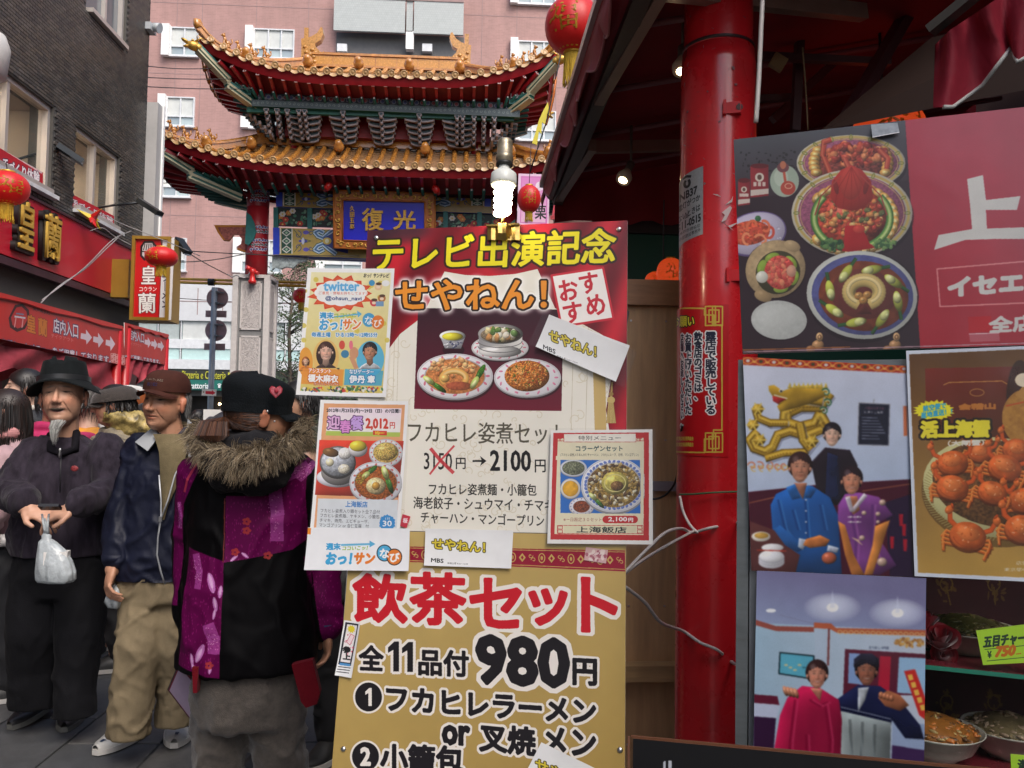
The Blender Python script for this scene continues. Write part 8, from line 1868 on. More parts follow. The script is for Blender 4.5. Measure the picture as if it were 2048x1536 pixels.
# overhead wires
wg=M('wire_dark',(.05,.045,.045),.5)
for k,(a,c,s_,l_)in enumerate((((289,132,14),(432,137,17),3,'uppermost wire from the brown building to the gate'),((275,154,14),(470,158,17),2,'second wire crossing to the gate, from a small bracket'),((286,173,14),(505,178,17),2,'third thin wire crossing before the pink wall'),((298,364,14),(345,366,18),1,'thin wire beside the white duct, over a window'),((340,500,12.5),(735,512,18),4,'dark wire passing in front of the gate column'),((345,525,12.5),(505,505,17),5,'sagging wire from the box sign to the stone pillar'),((350,596,30),(600,606,30),3,'wire in front of the white band'),((345,484,12.3),(460,552,17.4),4,'loose diagonal wire from the box sign to the pillar fixture'),((505,508,17.3),(740,520,17.5),5,'wire under the painted beam of the gate'))):
 m_=((a[0]+c[0])/2,(a[1]+c[1])/2+s_,(a[2]+c[2])/2);wire('overhead_wire',[at(*a),at(*m_),at(*c)],.009 if a[2]<20 else.014,wg,l_,'wire')
gw_=M('grey_wire',(.28,.27,.27),.5)
for a,l_ in(([(82,606,8.6),(100,588,8.8),(128,565,9.2),(170,538,10),(210,500,11),(245,467,12)],'pale cable slanting up across the red sign to the box sign'),([(84,600,8.7),(118,575,9),(172,533,10),(225,480,11.5),(262,462,12.1)],'second pale cable running beside the slanting one'),([(180,462,11.5),(205,456,11.6),(228,472,11.8),(262,490,12)],'cable looping from the star ornament along the sign top'),([(205,428,11.6),(240,446,11.8),(280,462,12),(345,488,12),(400,512,13)],'cable passing over the box sign')):
 wire('cable_run',[at(*p_)for p_ in a],.0065,gw_,l_,'cable')
# street left of camera behind and right: plain facades closing the canyon
b=MB();b.box((6.5,12,4.5),(4,14,9));b.build('far_right_building',M('beige_facade',(.30,.26,.22),.7,var=.1),None,label='beige building hidden behind the stall on the right',cat='building')
for x,w,h,l_,c_ in((-9.4,6,14,'unseen tall grey building added behind the camera on the left to narrow the sky',(.20,.19,.18)),(12.5,7,10,'unseen tall dark building added behind the camera on the right to narrow the sky',(.13,.10,.09))):
 b=MB();b.box((x,-24,h/2),(w,42,h));b.build('sky_slot_building',M('facade_%d'%int(h),c_,.8,var=.15,scale=.5),None,label=l_,cat='building')  # buildings out of view, added so the pole mirrors a slot of sky
t=thing('white_notice_board','white notice board standing among the far crowd','board',tuple(at(445,850,8.5)));b=MB();b.box(at(443,845,8.5),(.36,.02,.26));b.build('panel',M('white_board',(.7,.7,.68),.5),t);b=MB();b.tube([at(443,845,8.51),at(443,1100,8.51)],.015,8);b.build('pole',gp_,t)
# = people
SK=dict(a=(.56,.31,.21),b=(.48,.26,.165),c=(.62,.40,.30),d=(.36,.18,.11))
skin_m=M('skin',rough=.5,attr='Col',var=.06,scale=30,bump=.04,bscale=300)
def vin(*p):return Vector(p)
def head_prims(mb,H,s=1.0,ears=True):
 f=lambda x,y,z:H@Vector((x*s,y*s,z*s));q=H.to_3x3().normalized()
 mb.ell(f(0,.014,.032),(.077*s,.096*s,.088*s),q,24,16);mb.ell(f(0,-.014,-.016),(.068*s,.080*s,.094*s),q,24,16);mb.ell(f(0,-.032,-.072),(.046*s,.052*s,.044*s),q,20,12)
 mb.ell(f(0,-.005,-.05),(.062*s,.065*s,.055*s),q,20,12);mb.cap(f(0,-.088,.022),.007*s,f(0,-.112,-.024),.0115*s,10)
 for e in(-1,1):
  mb.ell(f(e*.012,-.100,-.028),(.0085*s,.010*s,.008*s),q,8,6)
  if ears:mb.ell(f(e*.079,.010,-.008),(.009*s,.020*s,.033*s),q@Matrix.Rotation(e*R(18),3,'Z'),12,10);mb.ell(f(e*.084,.018,.008),(.006*s,.016*s,.018*s),q@Matrix.Rotation(e*R(30),3,'Z'),10,8)
def face(me,H,s,skin,mouth='closed',brow=(.03,.025,.02),old=0.0,stubble=0,squint=.5,lip=None,cuts=2):
 Hi=H.inverted()
 if cuts:
  bm=bmesh.new();bm.from_mesh(me);E=set()
  for f in bm.faces:
   p=Hi@f.calc_center_median();x,y,z=p.x/s,p.y/s,p.z/s
   if abs(x)<.062 and y<-.035 and-.105<z<.06:E.update(f.edges)
  bmesh.ops.subdivide_edges(bm,edges=list(E),cuts=cuts,use_grid_fill=True,smooth=0);bm.to_mesh(me);bm.free();me.polygons.foreach_set('use_smooth',[True]*len(me.polygons));me.update()
 co=getco(me);no=getno(me);Hi=H.inverted();Ri=np.array(Hi.to_3x3());L=(co@Ri.T+np.array(Hi.translation))/s
 x,y,z=L[:,0],L[:,1],L[:,2];ax=np.abs(x);near=(np.abs(x)<.12)&(np.abs(y)<.16)&(z>-.14)&(z<.15);fr=sm(-.02,-.055,y)*near
 nz=fbm(L[:,0]*40,L[:,1]*40,L[:,2]*40,3)-.5;C=np.array(skin)[None]*(1+nz[:,None]*.22)*np.ones((len(co),1))
 D,C=facefun(x,z,skin,mouth,brow,old,stubble,squint,lip,C,fr)
 n=Ri.T@np.array((0,-1,0));co=co+(n[None]*(D*s*fr)[:,None]);setco(me,co)
 ear=near&(ax>.074);C[ear]=C[ear]*np.array((1.08,.82,.78))
 setcol(me,np.clip(C,0,1))
def hand(mb,w,d,up,s=1.0,side=1,curl=.5,spread=.12):
 """w wrist, d direction of fingers, up back-of-hand normal"""
 d=Vector(d).normalized();up=(Vector(up)-d*Vector(up).dot(d)).normalized();r=d.cross(up)*side;w=Vector(w);q=Matrix((r,d,up)).transposed()
 mb.ell(w+d*.045*s,(.040*s,.052*s,.017*s),q,14,10);mb.cap(w-d*.02*s,.027*s,w+d*.02*s,.028*s,10)
 for k,(o,L)in enumerate(((.030,.070),(.010,.078),(-.010,.073),(-.029,.058))):
  p=w+(r*o+d*.085)*s;dd=(d+r*(o/.03)*spread).normalized();rr=(.0088,.0088,.0085,.0076)[k]*s;a=curl*(.75+.12*k)
  mb.cap(w+(r*o*.8+d*.05)*s,rr*1.15,p,rr*1.05,8)
  for j,f in enumerate((.45,.32,.23)):
   dd=(dd*math.cos(a)-up*math.sin(a)).normalized()if True else dd;e=p+dd*L*f*s;mb.cap(p,rr*(1-.06*j),e,rr*(.94-.08*j),8);p=e;up2=up
   a=curl*(.75+.12*k)+.28*(j+1)*curl
 t0=w+(r*.030+d*.020-up*.004)*s;t1=t0+(r*.024+d*.028-up*.012*curl)*s;t2=t1+(r*.006*(1-curl)+d*.026-up*.012*curl)*s;mb.cap(w+d*.015*s+r*.018*s,.016*s,t0,.0135*s,8);mb.cap(t0,.0125*s,t1,.0108*s,8);mb.cap(t1,.0105*s,t2,.0088*s,8)
def folds(me,amp=.006,sc_=(9,9,5),seed=0,fine=.0012,zr=None):
 co=getco(me);no=getno(me);X,Y,Z=(co[:,i]*sc_[i]for i in range(3));w1=fbm(X*.7,Y*.7,Z*.7,seed+20,2)-.5
 f=fbm(X+2.2*w1+Z*.35,Y,Z*1.3-X*.5+1.6*w1,seed,2);r1=np.clip(1-np.abs(2*f-1)*5.0,-.25,1);f2=fbm(X*2.1+w1*3,Y*2.1,Z*2.2+X,seed+5,2);r2=np.clip(1-np.abs(2*f2-1)*5,-.2,1)
 D=amp*(.95*r1+.38*r2+1.1*(fbm(X*.6,Y*.6,Z*.6,seed+8,2)-.5))+fine*(fbm(co[:,0]*60,co[:,1]*60,co[:,2]*60,seed+9,2)-.5);setco(me,co+no*D[:,None]);return me
def garment(mb,name,mat,parent,vox=.009,smooth=5,amp=.006,sc_=(9,9,5),seed=0,hem=None):
 me=folds(voxel(mb,vox,smooth,name),amp,sc_,seed)
 if hem is not None:co=getco(me);lo=co[:,2]<hem;co[lo,2]=hem+.12*(co[lo,2]-hem);setco(me,co)
 me.materials.clear();me.materials.append(mat);return link(name,me,parent)
def Hmat(c,yaw=0,pitch=0,roll=0):return Matrix.Translation(Vector(c))@Matrix.Rotation(R(yaw),4,'Z')@Matrix.Rotation(R(pitch),4,'X')@Matrix.Rotation(R(roll),4,'Y')
def strands(name,mat,parent,gen,n,w=.0016,seed=0,mats=None):
 rr=random.Random(seed);b=MB()
 for k in range(n):
  pts=gen(rr,k)
  if pts is None:continue
  pts=[Vector(p)for p in pts];d=(pts[-1]-pts[0]);s_=d.cross(Vector((rr.uniform(-.4,.4),-1,rr.uniform(-.4,.4))))
  if s_.length<1e-6:continue
  s_=s_.normalized()*w;N=len(pts);vs=[]
  for i,p in enumerate(pts):f=1-.85*i/(N-1);vs+=[p-s_*f,p+s_*f]
  b.add(vs,[(2*i,2*i+1,2*i+3,2*i+2)for i in range(N-1)],rr.randrange(len(mats))if mats else 0)
 return b.build(name,mats or mat,parent,kind='stuff')
def shoe(name,heel,toe,h,mat_u,mat_s,parent,w=.048,mb2=None,lace=None):
 heel,toe=Vector(heel),Vector(toe);d=(toe-heel);L=d.length;d=d/L;rt=Vector((d.y,-d.x,0)).normalized();up=rt.cross(d).normalized();up=up if up.z>0 else-up
 P=[];S=[]
 for i in range(13):
  t=i/12;W_=w*(.72+.45*math.sin(math.pi*min(1,t*.9+.1))**1.0)*(1 if t<.75 else math.sqrt(max(.02,1-((t-.75)/.27)**2)));hh=h*(1.0-.15*t-.52*sm(.35,.8,t))if t<.98 else h*.28
  W_*=math.sqrt(max(.05,min(1,(t+.03)/.12)));c=heel+d*L*t;row=[];srow=[]
  for k in range(14):
   a=math.pi*k/13;row.append(c+rt*math.cos(a)*W_*(1-.25*(math.sin(a))**2)+up*(.024+hh*abs(math.sin(a))**.8))
  P.append(row);S.append([c+rt*W_*1.06+up*.026,c+rt*W_*1.08+up*.004,c-rt*W_*1.08+up*.004,c-rt*W_*1.06+up*.026])
 b=MB();b.grid(P,0,True);b.add([tuple(v)for v in P[0]],[list(range(14))],0);o=b.build(name,mat_u,parent)
 b=MB();b.grid(S,0,False,flip=True);b.add([tuple(v)for v in S[0]],[(0,1,2,3)],0);b.add([tuple(v)for v in S[-1]],[(3,2,1,0)],0);b.grid([[s_[0]for s_ in S],[s_[3]for s_ in S]],0,False);b.build('sole',mat_s,o)
 return o,P,up
fab=lambda n,c,**k:M(n,c,.9,var=k.get('var',.15),scale=k.get('scale',12),bump=.25,bscale=k.get('bs',220),sheen=k.get('sheen',.25)*.12,spec=.15)
def man_hat():
 Y=3.74;A=lambda x,y,d=0:Vector(at(x,y,Y+d));root=thing('person','smiling old person in black brimmed hat and purple-grey fleece, holding a white bag','person',tuple(A(120,1460)));root.location.z=0
 H=Hmat(A(127,795,.0),10,-5,-3);s=1.10;mb=MB();head_prims(mb,H,s);sh_l,sh_r=A(62,905),A(208,900);ew_l,ew_r=A(20,985,-.06),A(222,985,-.06);wr_l,wr_r=A(52,1006,-.25),A(158,1006,-.25)
 mb.cap(H@Vector((0,.02,-.06)),.056,A(128,895,.05),.062);mb.loft([(A(127,905,.05),.13,.08),(A(127,960,.04),.16,.11),(A(127,1100,.05),.14,.10),(A(124,1160,.05),.14,.10)]);
 for a,e,w in((sh_l,ew_l,wr_l),(sh_r,ew_r,wr_r)):mb.cap(a,.045,e,.038);mb.cap(e,.038,w,.027)
 for hp,kn,an in((A(85,1130,.03),A(62,1260,.0),A(70,1400,.10)),(A(165,1130,.03),A(150,1270,-.03),A(146,1415,-.03))):mb.cap(hp,.07,kn,.05);mb.cap(kn,.05,an,.04)
 hand(mb,wr_l+Vector((.01,-.02,-.02)),(1,-.15,-.30),(-.2,-.5,1),1.05,1,.55);hand(mb,wr_r+Vector((-.01,-.02,-.02)),(-1,-.15,-.35),(.2,-.5,1),1.05,-1,.55)
 me=voxel(mb,.0042,3,'body');me.materials.append(skin_m);face(me,H,s,SK['a'],'open',(.12,.11,.10),.9,.15,.62);link('body',me,root)
 fl=M('purple_grey_fleece',(.030,.024,.034),.95,var=.5,scale=8,bump=.25,bscale=160,sheen=.10,spec=.1,stretch=(3,3,.8));mb=MB()
 mb.loft([(A(122,1112,.04),.205,.15),(A(122,1080,.04),.21,.155),(A(125,1020,.04),.205,.15),(A(128,950,.04),.20,.14),(A(130,905,.05),.185,.115),(A(130,886,.05),.12,.085),(A(129,872,.05),.085,.075)],28)
 for a,e,w in((sh_l,ew_l,wr_l),(sh_r,ew_r,wr_r)):mb.cap(a+Vector((0,.03,.0)),.078,e,.072);mb.cap(e,.074,w,.056)
 j=garment(mb,'fleece_jacket',fl,root,.009,6,.010,(10,10,4),3,hem=A(122,1108,.0).z)
 b=MB();c=A(128,880,.03);b.tube([A(104,868,.02),A(104,900,-.045),A(127,906,-.07),A(150,900,-.05),A(153,866,.02)],[.016]*5,10,sx=1.3);b.tube([A(104,868,.02),A(110,862,.09),A(128,860,.12),A(146,860,.09),A(153,866,.02)],.016,10);b.build('collar',M('black_collar',(.008,.007,.010),.9,spec=.15),root)
 b=MB();b.tube([A(122,905,-.115),A(121,940,-.135),A(120,985,-.14)],.003,6);b.build('zip',blk,root)
 b=MB();b.lathe([(.003,.012),(.006,.006),(.004,-.002),(.007,-.016),(.003,-.03)],A(120,902,-.14),10);b.build('zip_pull',metal_silver,root)
 b=MB();b.ell(A(149,937,-.112),(.016,.004,.013),None,10,6);b.build('chest_logo',M('logo_red',(.25,.03,.035),.6,var=.6,scale=200),root)
 for w,n_ in((wr_l,'cuff'),(wr_r,'cuff')):b=MB();dx=.02 if w is wr_l else-.02;b.tube([w-Vector((dx,0,0)),w+Vector((dx,-.01,-.012))],[.044,.038],14);b.build(n_,M('black_rib',(.01,.01,.012),.9),root)
 mb=MB();mb.loft([(A(122,1190,.04),.19,.14),(A(122,1150,.04),.195,.15),(A(122,1085,.04),.18,.14)]);
 for pts,rs_ in(([(82,1140,.03),(66,1260,.0),(66,1330,.05),(70,1412,.08)],(.122,.110,.104,.102)),([(168,1140,.03),(158,1260,-.02),(152,1340,-.03),(148,1445,-.03)],(.112,.096,.088,.085))):
  P=[A(*p)for p in pts]
  for i in range(3):mb.cap(P[i],rs_[i],P[i+1],rs_[i+1]if i<2 else rs_[i+1]*.96)
 garment(mb,'trousers',fab('black_trousers',(.008,.008,.010),sheen=.15),root,.010,5,.008,(7,7,4),6,hem=.125)
 bl=M('black_leather',(.018,.018,.02),.4,bump=.1);so=M('grey_sole',(.12,.12,.11),.6)
 hh=atz(106,1400,.05);tt=atz(20,1462,.0);shoe('shoe',hh,tt,.075,bl,so,root,.05);shoe('shoe',atz(150,1412,.0)+np.array((0,.08,0)),atz(128,1467,.0),.08,bl,so,root,.05)
 q=H.to_3x3();hc=lambda x,y,z:H@Vector((x*s,y*s,z*s));felt=M('black_felt',(.008,.010,.011),.95,var=.3,scale=30,sheen=.03,spec=.15,bump=.2,bscale=300);P=[]
 for i in range(12):
  t=i/11;z=.058+.105*t-.0*t;rx,ry=.094-.020*t-(.028 if t>.9 else 0),.112-.024*t-(.03 if t>.9 else 0);P.append([hc(rx*math.cos(a)*(1-.16*t*max(0,-math.sin(a))),ry*math.sin(a)+.008,z-(.020*t*(math.cos(a)**2<.15)))for a in np.linspace(0,2*math.pi,41)[:-1]])
 P.append([hc(.03*math.cos(a),.05*math.sin(a)+.008,.140)for a in np.linspace(0,2*math.pi,41)[:-1]]);P.append([hc(.001*math.cos(a),.001*math.sin(a)+.008,.132)for a in np.linspace(0,2*math.pi,41)[:-1]])
 b=MB();b.grid(P,0,True,True);b.build('hat_crown',felt,root)
 P=[]
 for i in range(6):
  t=i/5;P.append([hc((.088+.044*t)*math.cos(a),(.104+.040*t)*math.sin(a)+.008,.066-.052*t**1.2*(.12+.95*abs(math.cos(a))**2)+.006*t*math.sin(2*a+1))for a in np.linspace(0,2*math.pi,49)[:-1]])
 b=MB();b.grid(P,0,True,True,flip=True);b.grid(np.array(P)-np.array((0,0,.006)),0,True,True);b.grid([P[-1],[p-Vector((0,0,.006))for p in P[-1]]],0,True,True,flip=True);b.build('hat_brim',felt,root)
 b=MB();b.grid([[hc(.0965*math.cos(a),.1145*math.sin(a)+.008,z)for a in np.linspace(0,2*math.pi,41)[:-1]]for z in(.062,.082)],0,True,True);b.build('hat_band',M('satin_band',(.02,.022,.025),.4),root)
 def g(rr,k):
  x=rr.gauss(0,.009);p=hc(x,-.090+abs(x)*.5,-.096-rr.random()*.016);L=rr.uniform(.05,.10)*(1-abs(x)*12);L=max(L,.02)
  e=p+Vector((-x*.5+rr.uniform(-.008,.004),rr.uniform(-.02,.0),-L));return[p+Vector((0,.01,0)),p+(e-p)*.5+Vector((0,-.012,0)),e]
 strands('goatee',None,root,g,420,.0012,4,[M('beard_white',(.42,.42,.40),.6),M('beard_grey',(.22,.22,.215),.6)])
 def g2(rr,k):
  sd_=rr.choice((-1,1));z=rr.uniform(-.03,.05);p=hc(sd_*(.074+.004*rr.random()),rr.uniform(-.01,.04),z);return[p,p+q@Vector((sd_*.004,.004,-.02))]
 strands('side_hair',None,root,g2,300,.0012,5,[M('hair_grey',(.10,.10,.10),.7),M('hair_dark',(.02,.018,.016),.6)])
 ph=thing('handheld_device','small dark device in the hands of the person in the brimmed hat','device',tuple(A(104,1018,-.36)));b=MB();b.box(A(100,1014,-.37),(.075,.045,.012),rotm('Z',8)@rotm('X',-25));b.build('case',M('glossy_black',(.01,.01,.012),.2),ph)
 bg_=thing('plastic_bag','knotted white plastic bag hanging from the hands of the person in the brimmed hat','bag',tuple(A(112,1100,-.35)));P=[];top=A(93,1070,-.36);
 bsc=.88;prof=[(1036,.003,0,90),(1050,.010,0,91),(1066,.012,0,92),(1071,.021,0,93),(1077,.020,0,93),(1083,.035,.2,95),(1100,.058,.5,104),(1120,.072,.8,110),(1142,.080,1,114),(1158,.080,1,115),(1164,.070,1,114),(1166,.03,1,114),(1167,.002,0,114)]
 for y,r_,f,x in prof:
  c=A(x,y,-.35);row=[]
  for k in range(40):
   a=2*math.pi*k/40;w=r_*bsc*(1+f*(.10*math.sin(3*a+y*.02)+.05*math.sin(7*a+y*.05)+.035*math.sin(13*a)))+(0 if r_<.03 else.0018*math.sin(11*a));row.append(c+Vector((w*math.cos(a)*1.02,w*math.sin(a)*.72,0)))
  P.append(row)
 b=MB();b.grid(P[::-1],0,True,True);m=M('translucent_white_bag',(.50,.55,.58),.3,var=.25,scale=22,coat=.3,alpha=.82,bump=.9,bscale=26);b.build('bag_body',m,bg_)
 b=MB()
 for x0,x1 in((84,92),(98,95)):b.tube([A(x0,1028,-.35),A((x0+x1)/2-1,1046,-.36),A(x1,1070,-.35)],[.004,.005,.008],6)
 b.build('handle',m,bg_);b=MB();b.box(A(114,1115,-.355),(.085,.05,.05),rotm('Z',12));b.box(A(112,1135,-.35),(.09,.055,.045),rotm('Z',-8));b.build('contents',M('white_carton',(.7,.68,.66),.5,var=.1,scale=20),bg_)
man_hat()
# ------ man in the brown cap
def man_cap():
 Y=3.5;A=lambda x,y,d=0:Vector(at(x,y,Y+d));root=thing('person','older person in brown cap and navy jacket over a tan sweater, walking in khaki trousers','person',tuple(A(300,1490)));root.location.z=0
 H=Hmat(A(329,805),-14,1,4);s=1.0;mb=MB();head_prims(mb,H,s,True);shl,shr=A(285,905,.03),A(402,900,.06);el,er=A(252,1015,.0),A(440,1010,.1);wl,wr=A(232,1118,-.06),A(430,1110,-.05)
 mb.cap(H@Vector((0,.02,-.06)),.056,A(342,895,.05),.064);mb.loft([(A(345,905,.06),.12,.08),(A(345,960,.05),.15,.10),(A(330,1100,.05),.13,.10),(A(325,1170,.05),.14,.10)])
 for a,e,w in((shl,el,wl),(shr,er,wr)):mb.cap(a,.045,e,.038);mb.cap(e,.038,w,.028)
 for P in(((295,1165,.03),(272,1300,-.04),(258,1445,-.02)),((350,1165,.05),(352,1300,.0),(352,1440,.12))):P=[A(*p)for p in P];mb.cap(P[0],.07,P[1],.05);mb.cap(P[1],.05,P[2],.038)
 hand(mb,wl+Vector((-.003,-.01,-.02)),(-.12,-.35,-1),(-.8,-.5,.1),1.05,1,.75);hand(mb,wr,(.1,-.2,-1),(.8,-.5,0),1.0,-1,.6)
 me=voxel(mb,.0042,3,'body');me.materials.append(skin_m);face(me,H,s,(.52,.265,.165),'closed',(.05,.04,.035),.6,.25,.5);link('body',me,root)
 nv=M('navy_nylon',(.007,.009,.024),.55,var=.2,scale=6,bump=.15,bscale=60,spec=.3);mb=MB()
 mb.loft([(A(318,1162,.05),.175,.14),(A(320,1120,.05),.19,.15),(A(330,1040,.05),.195,.15),(A(342,950,.05),.20,.14),(A(345,905,.06),.185,.115),(A(345,890,.06),.125,.09)],28)
 for a,e,w,r0 in((shl,el,wl,.078),(shr,er,wr,.078)):mb.cap(a,r0,e,.070);mb.cap(e,.072,w+Vector((0,0,.01)),.056)
 garment(mb,'navy_jacket',nv,root,.009,5,.010,(9,9,6),12,hem=A(318,1156,.0).z)
 tan=fab('tan_sweater',(.17,.135,.075),scale=30);P=[]
 xs0=[(868,306,372),(884,312,374),(905,318,372),(940,320,366),(980,321,350),(1010,323,336),(1040,323,328)]
 for y,x0,x1 in xs0:
  row=[]
  for k in range(11):t=k/10;x=x0+(x1-x0)*t;row.append(A(x,y,-.075-.045*math.sin(math.pi*min(1,max(0,(x-260)/150)))-.012*math.sin(math.pi*t)+(.045 if y<880 else(.02 if y<900 else 0))))
  P.append(row)
 b=MB();b.grid(P,0,True,flip=False);b.grid(np.array(P)+np.array((0,.004,0)),0,True,flip=True);b.build('sweater',tan,root)
 b=MB();b.tube([A(308,868,.02),A(316,882,-.05),A(338,888,-.085),A(360,880,-.06),A(378,862,.0),A(376,850,.08),A(345,846,.12),A(316,852,.09),A(308,868,.02)],.013,10);b.build('sweater_collar',tan,root)
 b=MB();b.tube([A(312,862,.02),A(320,873,-.035),A(338,878,-.07),A(358,872,-.05),A(372,857,.0)],.010,8);b.build('shirt_collar',M('navy_check',(.02,.025,.05),.8,var=.6,scale=80),root)
 gl=M('pale_grey_lining',(.36,.38,.40),.7,var=.06)
 for pts in([(314,846,.01),(270,884,-.045),(295,902,-.105),(312,880,-.07)],[(375,838,.05),(386,852,.02),(402,885,-.03),(378,920,-.10),(372,880,-.06)]):
  b=MB();pl_=[A(*p)for p in pts];n_=Vector((0,-1,.2)).normalized();k=len(pl_);b.add(pl_+[p+Vector((0,.014,0))for p in pl_],[list(range(k))[::-1],list(range(k,2*k))]+[(i,(i+1)%k,(i+1)%k+k,i+k)for i in range(k)]);b.build('lapel',gl,root)
 for pts in([(318,950,-.135),(322,1000,-.14),(322,1035,-.14),(316,1075,-.135),(314,1110,-.13),(322,1145,-.12),(330,1168,-.11)],[(372,905,-.10),(350,950,-.128),(336,1000,-.14),(323,1036,-.14)]):
  b=MB();b.tube([A(*p)for p in pts],.0035,6);b.build('zip_tape',M('zip_silver',(.5,.52,.55),.4,metal=.4),root)
 b=MB();b.box(A(321,1038,-.146),(.012,.006,.02));b.build('zip_pull',metal_silver,root);b=MB();b.tube([wl+Vector((0,0,.015)),wl+Vector((0,-.004,-.012))],[.056,.050],16);b.build('cuff',nv,root)
 kh=fab('khaki_cotton',(.23,.18,.11),sheen=.1,bs=300);mb=MB();mb.loft([(A(322,1200,.05),.165,.135),(A(322,1160,.05),.172,.14),(A(324,1120,.05),.16,.13)])
 for pts,rs_ in(([(293,1190,.03),(278,1290,-.04),(268,1360,-.04),(257,1466,-.03)],(.106,.092,.086,.080)),([(346,1190,.05),(352,1290,.02),(354,1360,.08),(350,1456,.12)],(.10,.084,.078,.074))):
  P=[A(*p)for p in pts]
  for i in range(3):mb.cap(P[i],rs_[i],P[i+1],rs_[i+1])
 garment(mb,'khaki_trousers',kh,root,.010,4,.009,(9,9,7),21,hem=.115)
 su=M('white_trainer',(.50,.49,.46),.5,var=.12,scale=25,bump=.1);so=M('white_sole',(.55,.53,.50),.5);nb=M('navy_patch',(.02,.04,.09),.5)
 for he,to in((atz(285,1462,.0),atz(190,1513,.0)),(atz(362,1452,.0)+np.array((0,.06,0)),atz(348,1499,.0))):
  o,P,up=shoe('trainer',he,to,.075,su,so,root,.052);b=MB()
  for i,ks in((3,(2,3)),(7,(3,4)),(7,(9,10)),(10,(6,7)),(5,(2,3)),(5,(10,11)),(3,(10,11))):
   b.add([P[i][ks[0]]+up*.003,P[i][ks[1]+1]+up*.003,P[i+1][ks[1]+1]+up*.003,P[i+1][ks[0]]+up*.003],[(0,1,2,3),(3,2,1,0)])
  b.build('navy_patches',nb,o,kind='stuff');b=MB()
  for i in(5,6,7,8):b.tube([P[i][4]+up*.002,P[i][6]+up*.006,P[i][9]+up*.002],.004,5)
  b.build('laces',M('lace_white',(.6,.6,.58),.7),o,kind='stuff')
 hc=lambda x,y,z:H@Vector((x*s,y*s,z*s));br=M('brown_twill',(.060,.020,.014),.9,var=.2,scale=20,bump=.2,bscale=300,spec=.2);P=[]
 for i in range(12):
  t=i/11;a_=t*math.pi/2;z=.048+.088*math.sin(a_)**.9;k_=abs(math.cos(a_))**.62+.001;P.append([hc(.088*k_*math.cos(a),.108*k_*math.sin(a)+.012,z)for a in np.linspace(0,2*math.pi,41)[:-1]])
 b=MB();b.grid(P,0,True,True);b.build('cap_crown',br,root);P=[]
 for i in range(7):
  t=i/6;P.append([hc((.086+.004*t)*math.sin(a)*(1-.12*t*t),-.092-.072*t*math.cos(a*.9)**.8+.105*(1-math.cos(a))*.9+.012,.054-.010*t-.026*(abs(math.sin(a)))**2*1.0)for a in np.linspace(-1.15,1.15,21)])
 b=MB();b.grid(P,0,True);b.grid(np.array(P)-np.array((0,0,.005)),0,True,flip=True);b.build('cap_visor',br,root)
 for tx,c,z0,w,h in(("I've Got The JAZZ",(.45,.40,.32),.092,.085,.011),('BLUES',(.02,.05,.22),.074,.045,.013)):
  tr=text_tris(tx,1);lo,hi=tr.reshape(-1,2).min(0),tr.reshape(-1,2).max(0);qn=(tr-(lo+hi)/2)/(hi-lo);b=MB()
  for T in qn:
   vs=[]
   for x,z in T:
    a=x*w/.09;zz=z0+z*h-.06*(x*w)**2*14;sn=min(1,max(0,(zz-.048)/.088))**(1/.9);k_=math.cos(math.asin(sn))**.62;vs.append(hc(.088*k_*math.sin(a)*1.02,-.108*k_*math.cos(a)*1.02+.012,zz))
   b.add(vs,[(0,1,2),(0,2,1)])
  b.build('embroidery',M('thread_'+tx[:2].strip(),c,.7),root,kind='stuff')
 def g2(rr,k):
  sd_=rr.choice((-1,1));a=rr.uniform(-.2,2.0);p=hc(sd_*.080*math.cos(a*.6),.03+.075*math.sin(a*.7),rr.uniform(-.045,.045));return[p,p+H.to_3x3()@Vector((sd_*.006,.006,-.02))]
 strands('grey_hair',None,root,g2,900,.0013,8,[M('hair_grey',(.10,.10,.10),.7),M('hair_silver',(.28,.28,.28),.6)])
 bg_=thing('plastic_bag','crumpled white plastic bag held low by the person in the brown cap','bag',tuple(A(232,1190,-.05)));rr=random.Random(3);b=MB();P=[]
 for y,r_ in((1166,.006),(1175,.022),(1188,.034),(1202,.038),(1214,.028),(1218,.002)):c=A(233,y,-.04);P.append([c+Vector((r_*(1+.25*math.sin(5*a+y))*math.cos(a),r_*(1+.2*math.sin(4*a))*math.sin(a),0))for a in np.linspace(0,2*math.pi,25)[:-1]])
 b.grid(P[::-1],0,True,True);b.build('bag_body',M('translucent_white_bag'),bg_)
man_cap()
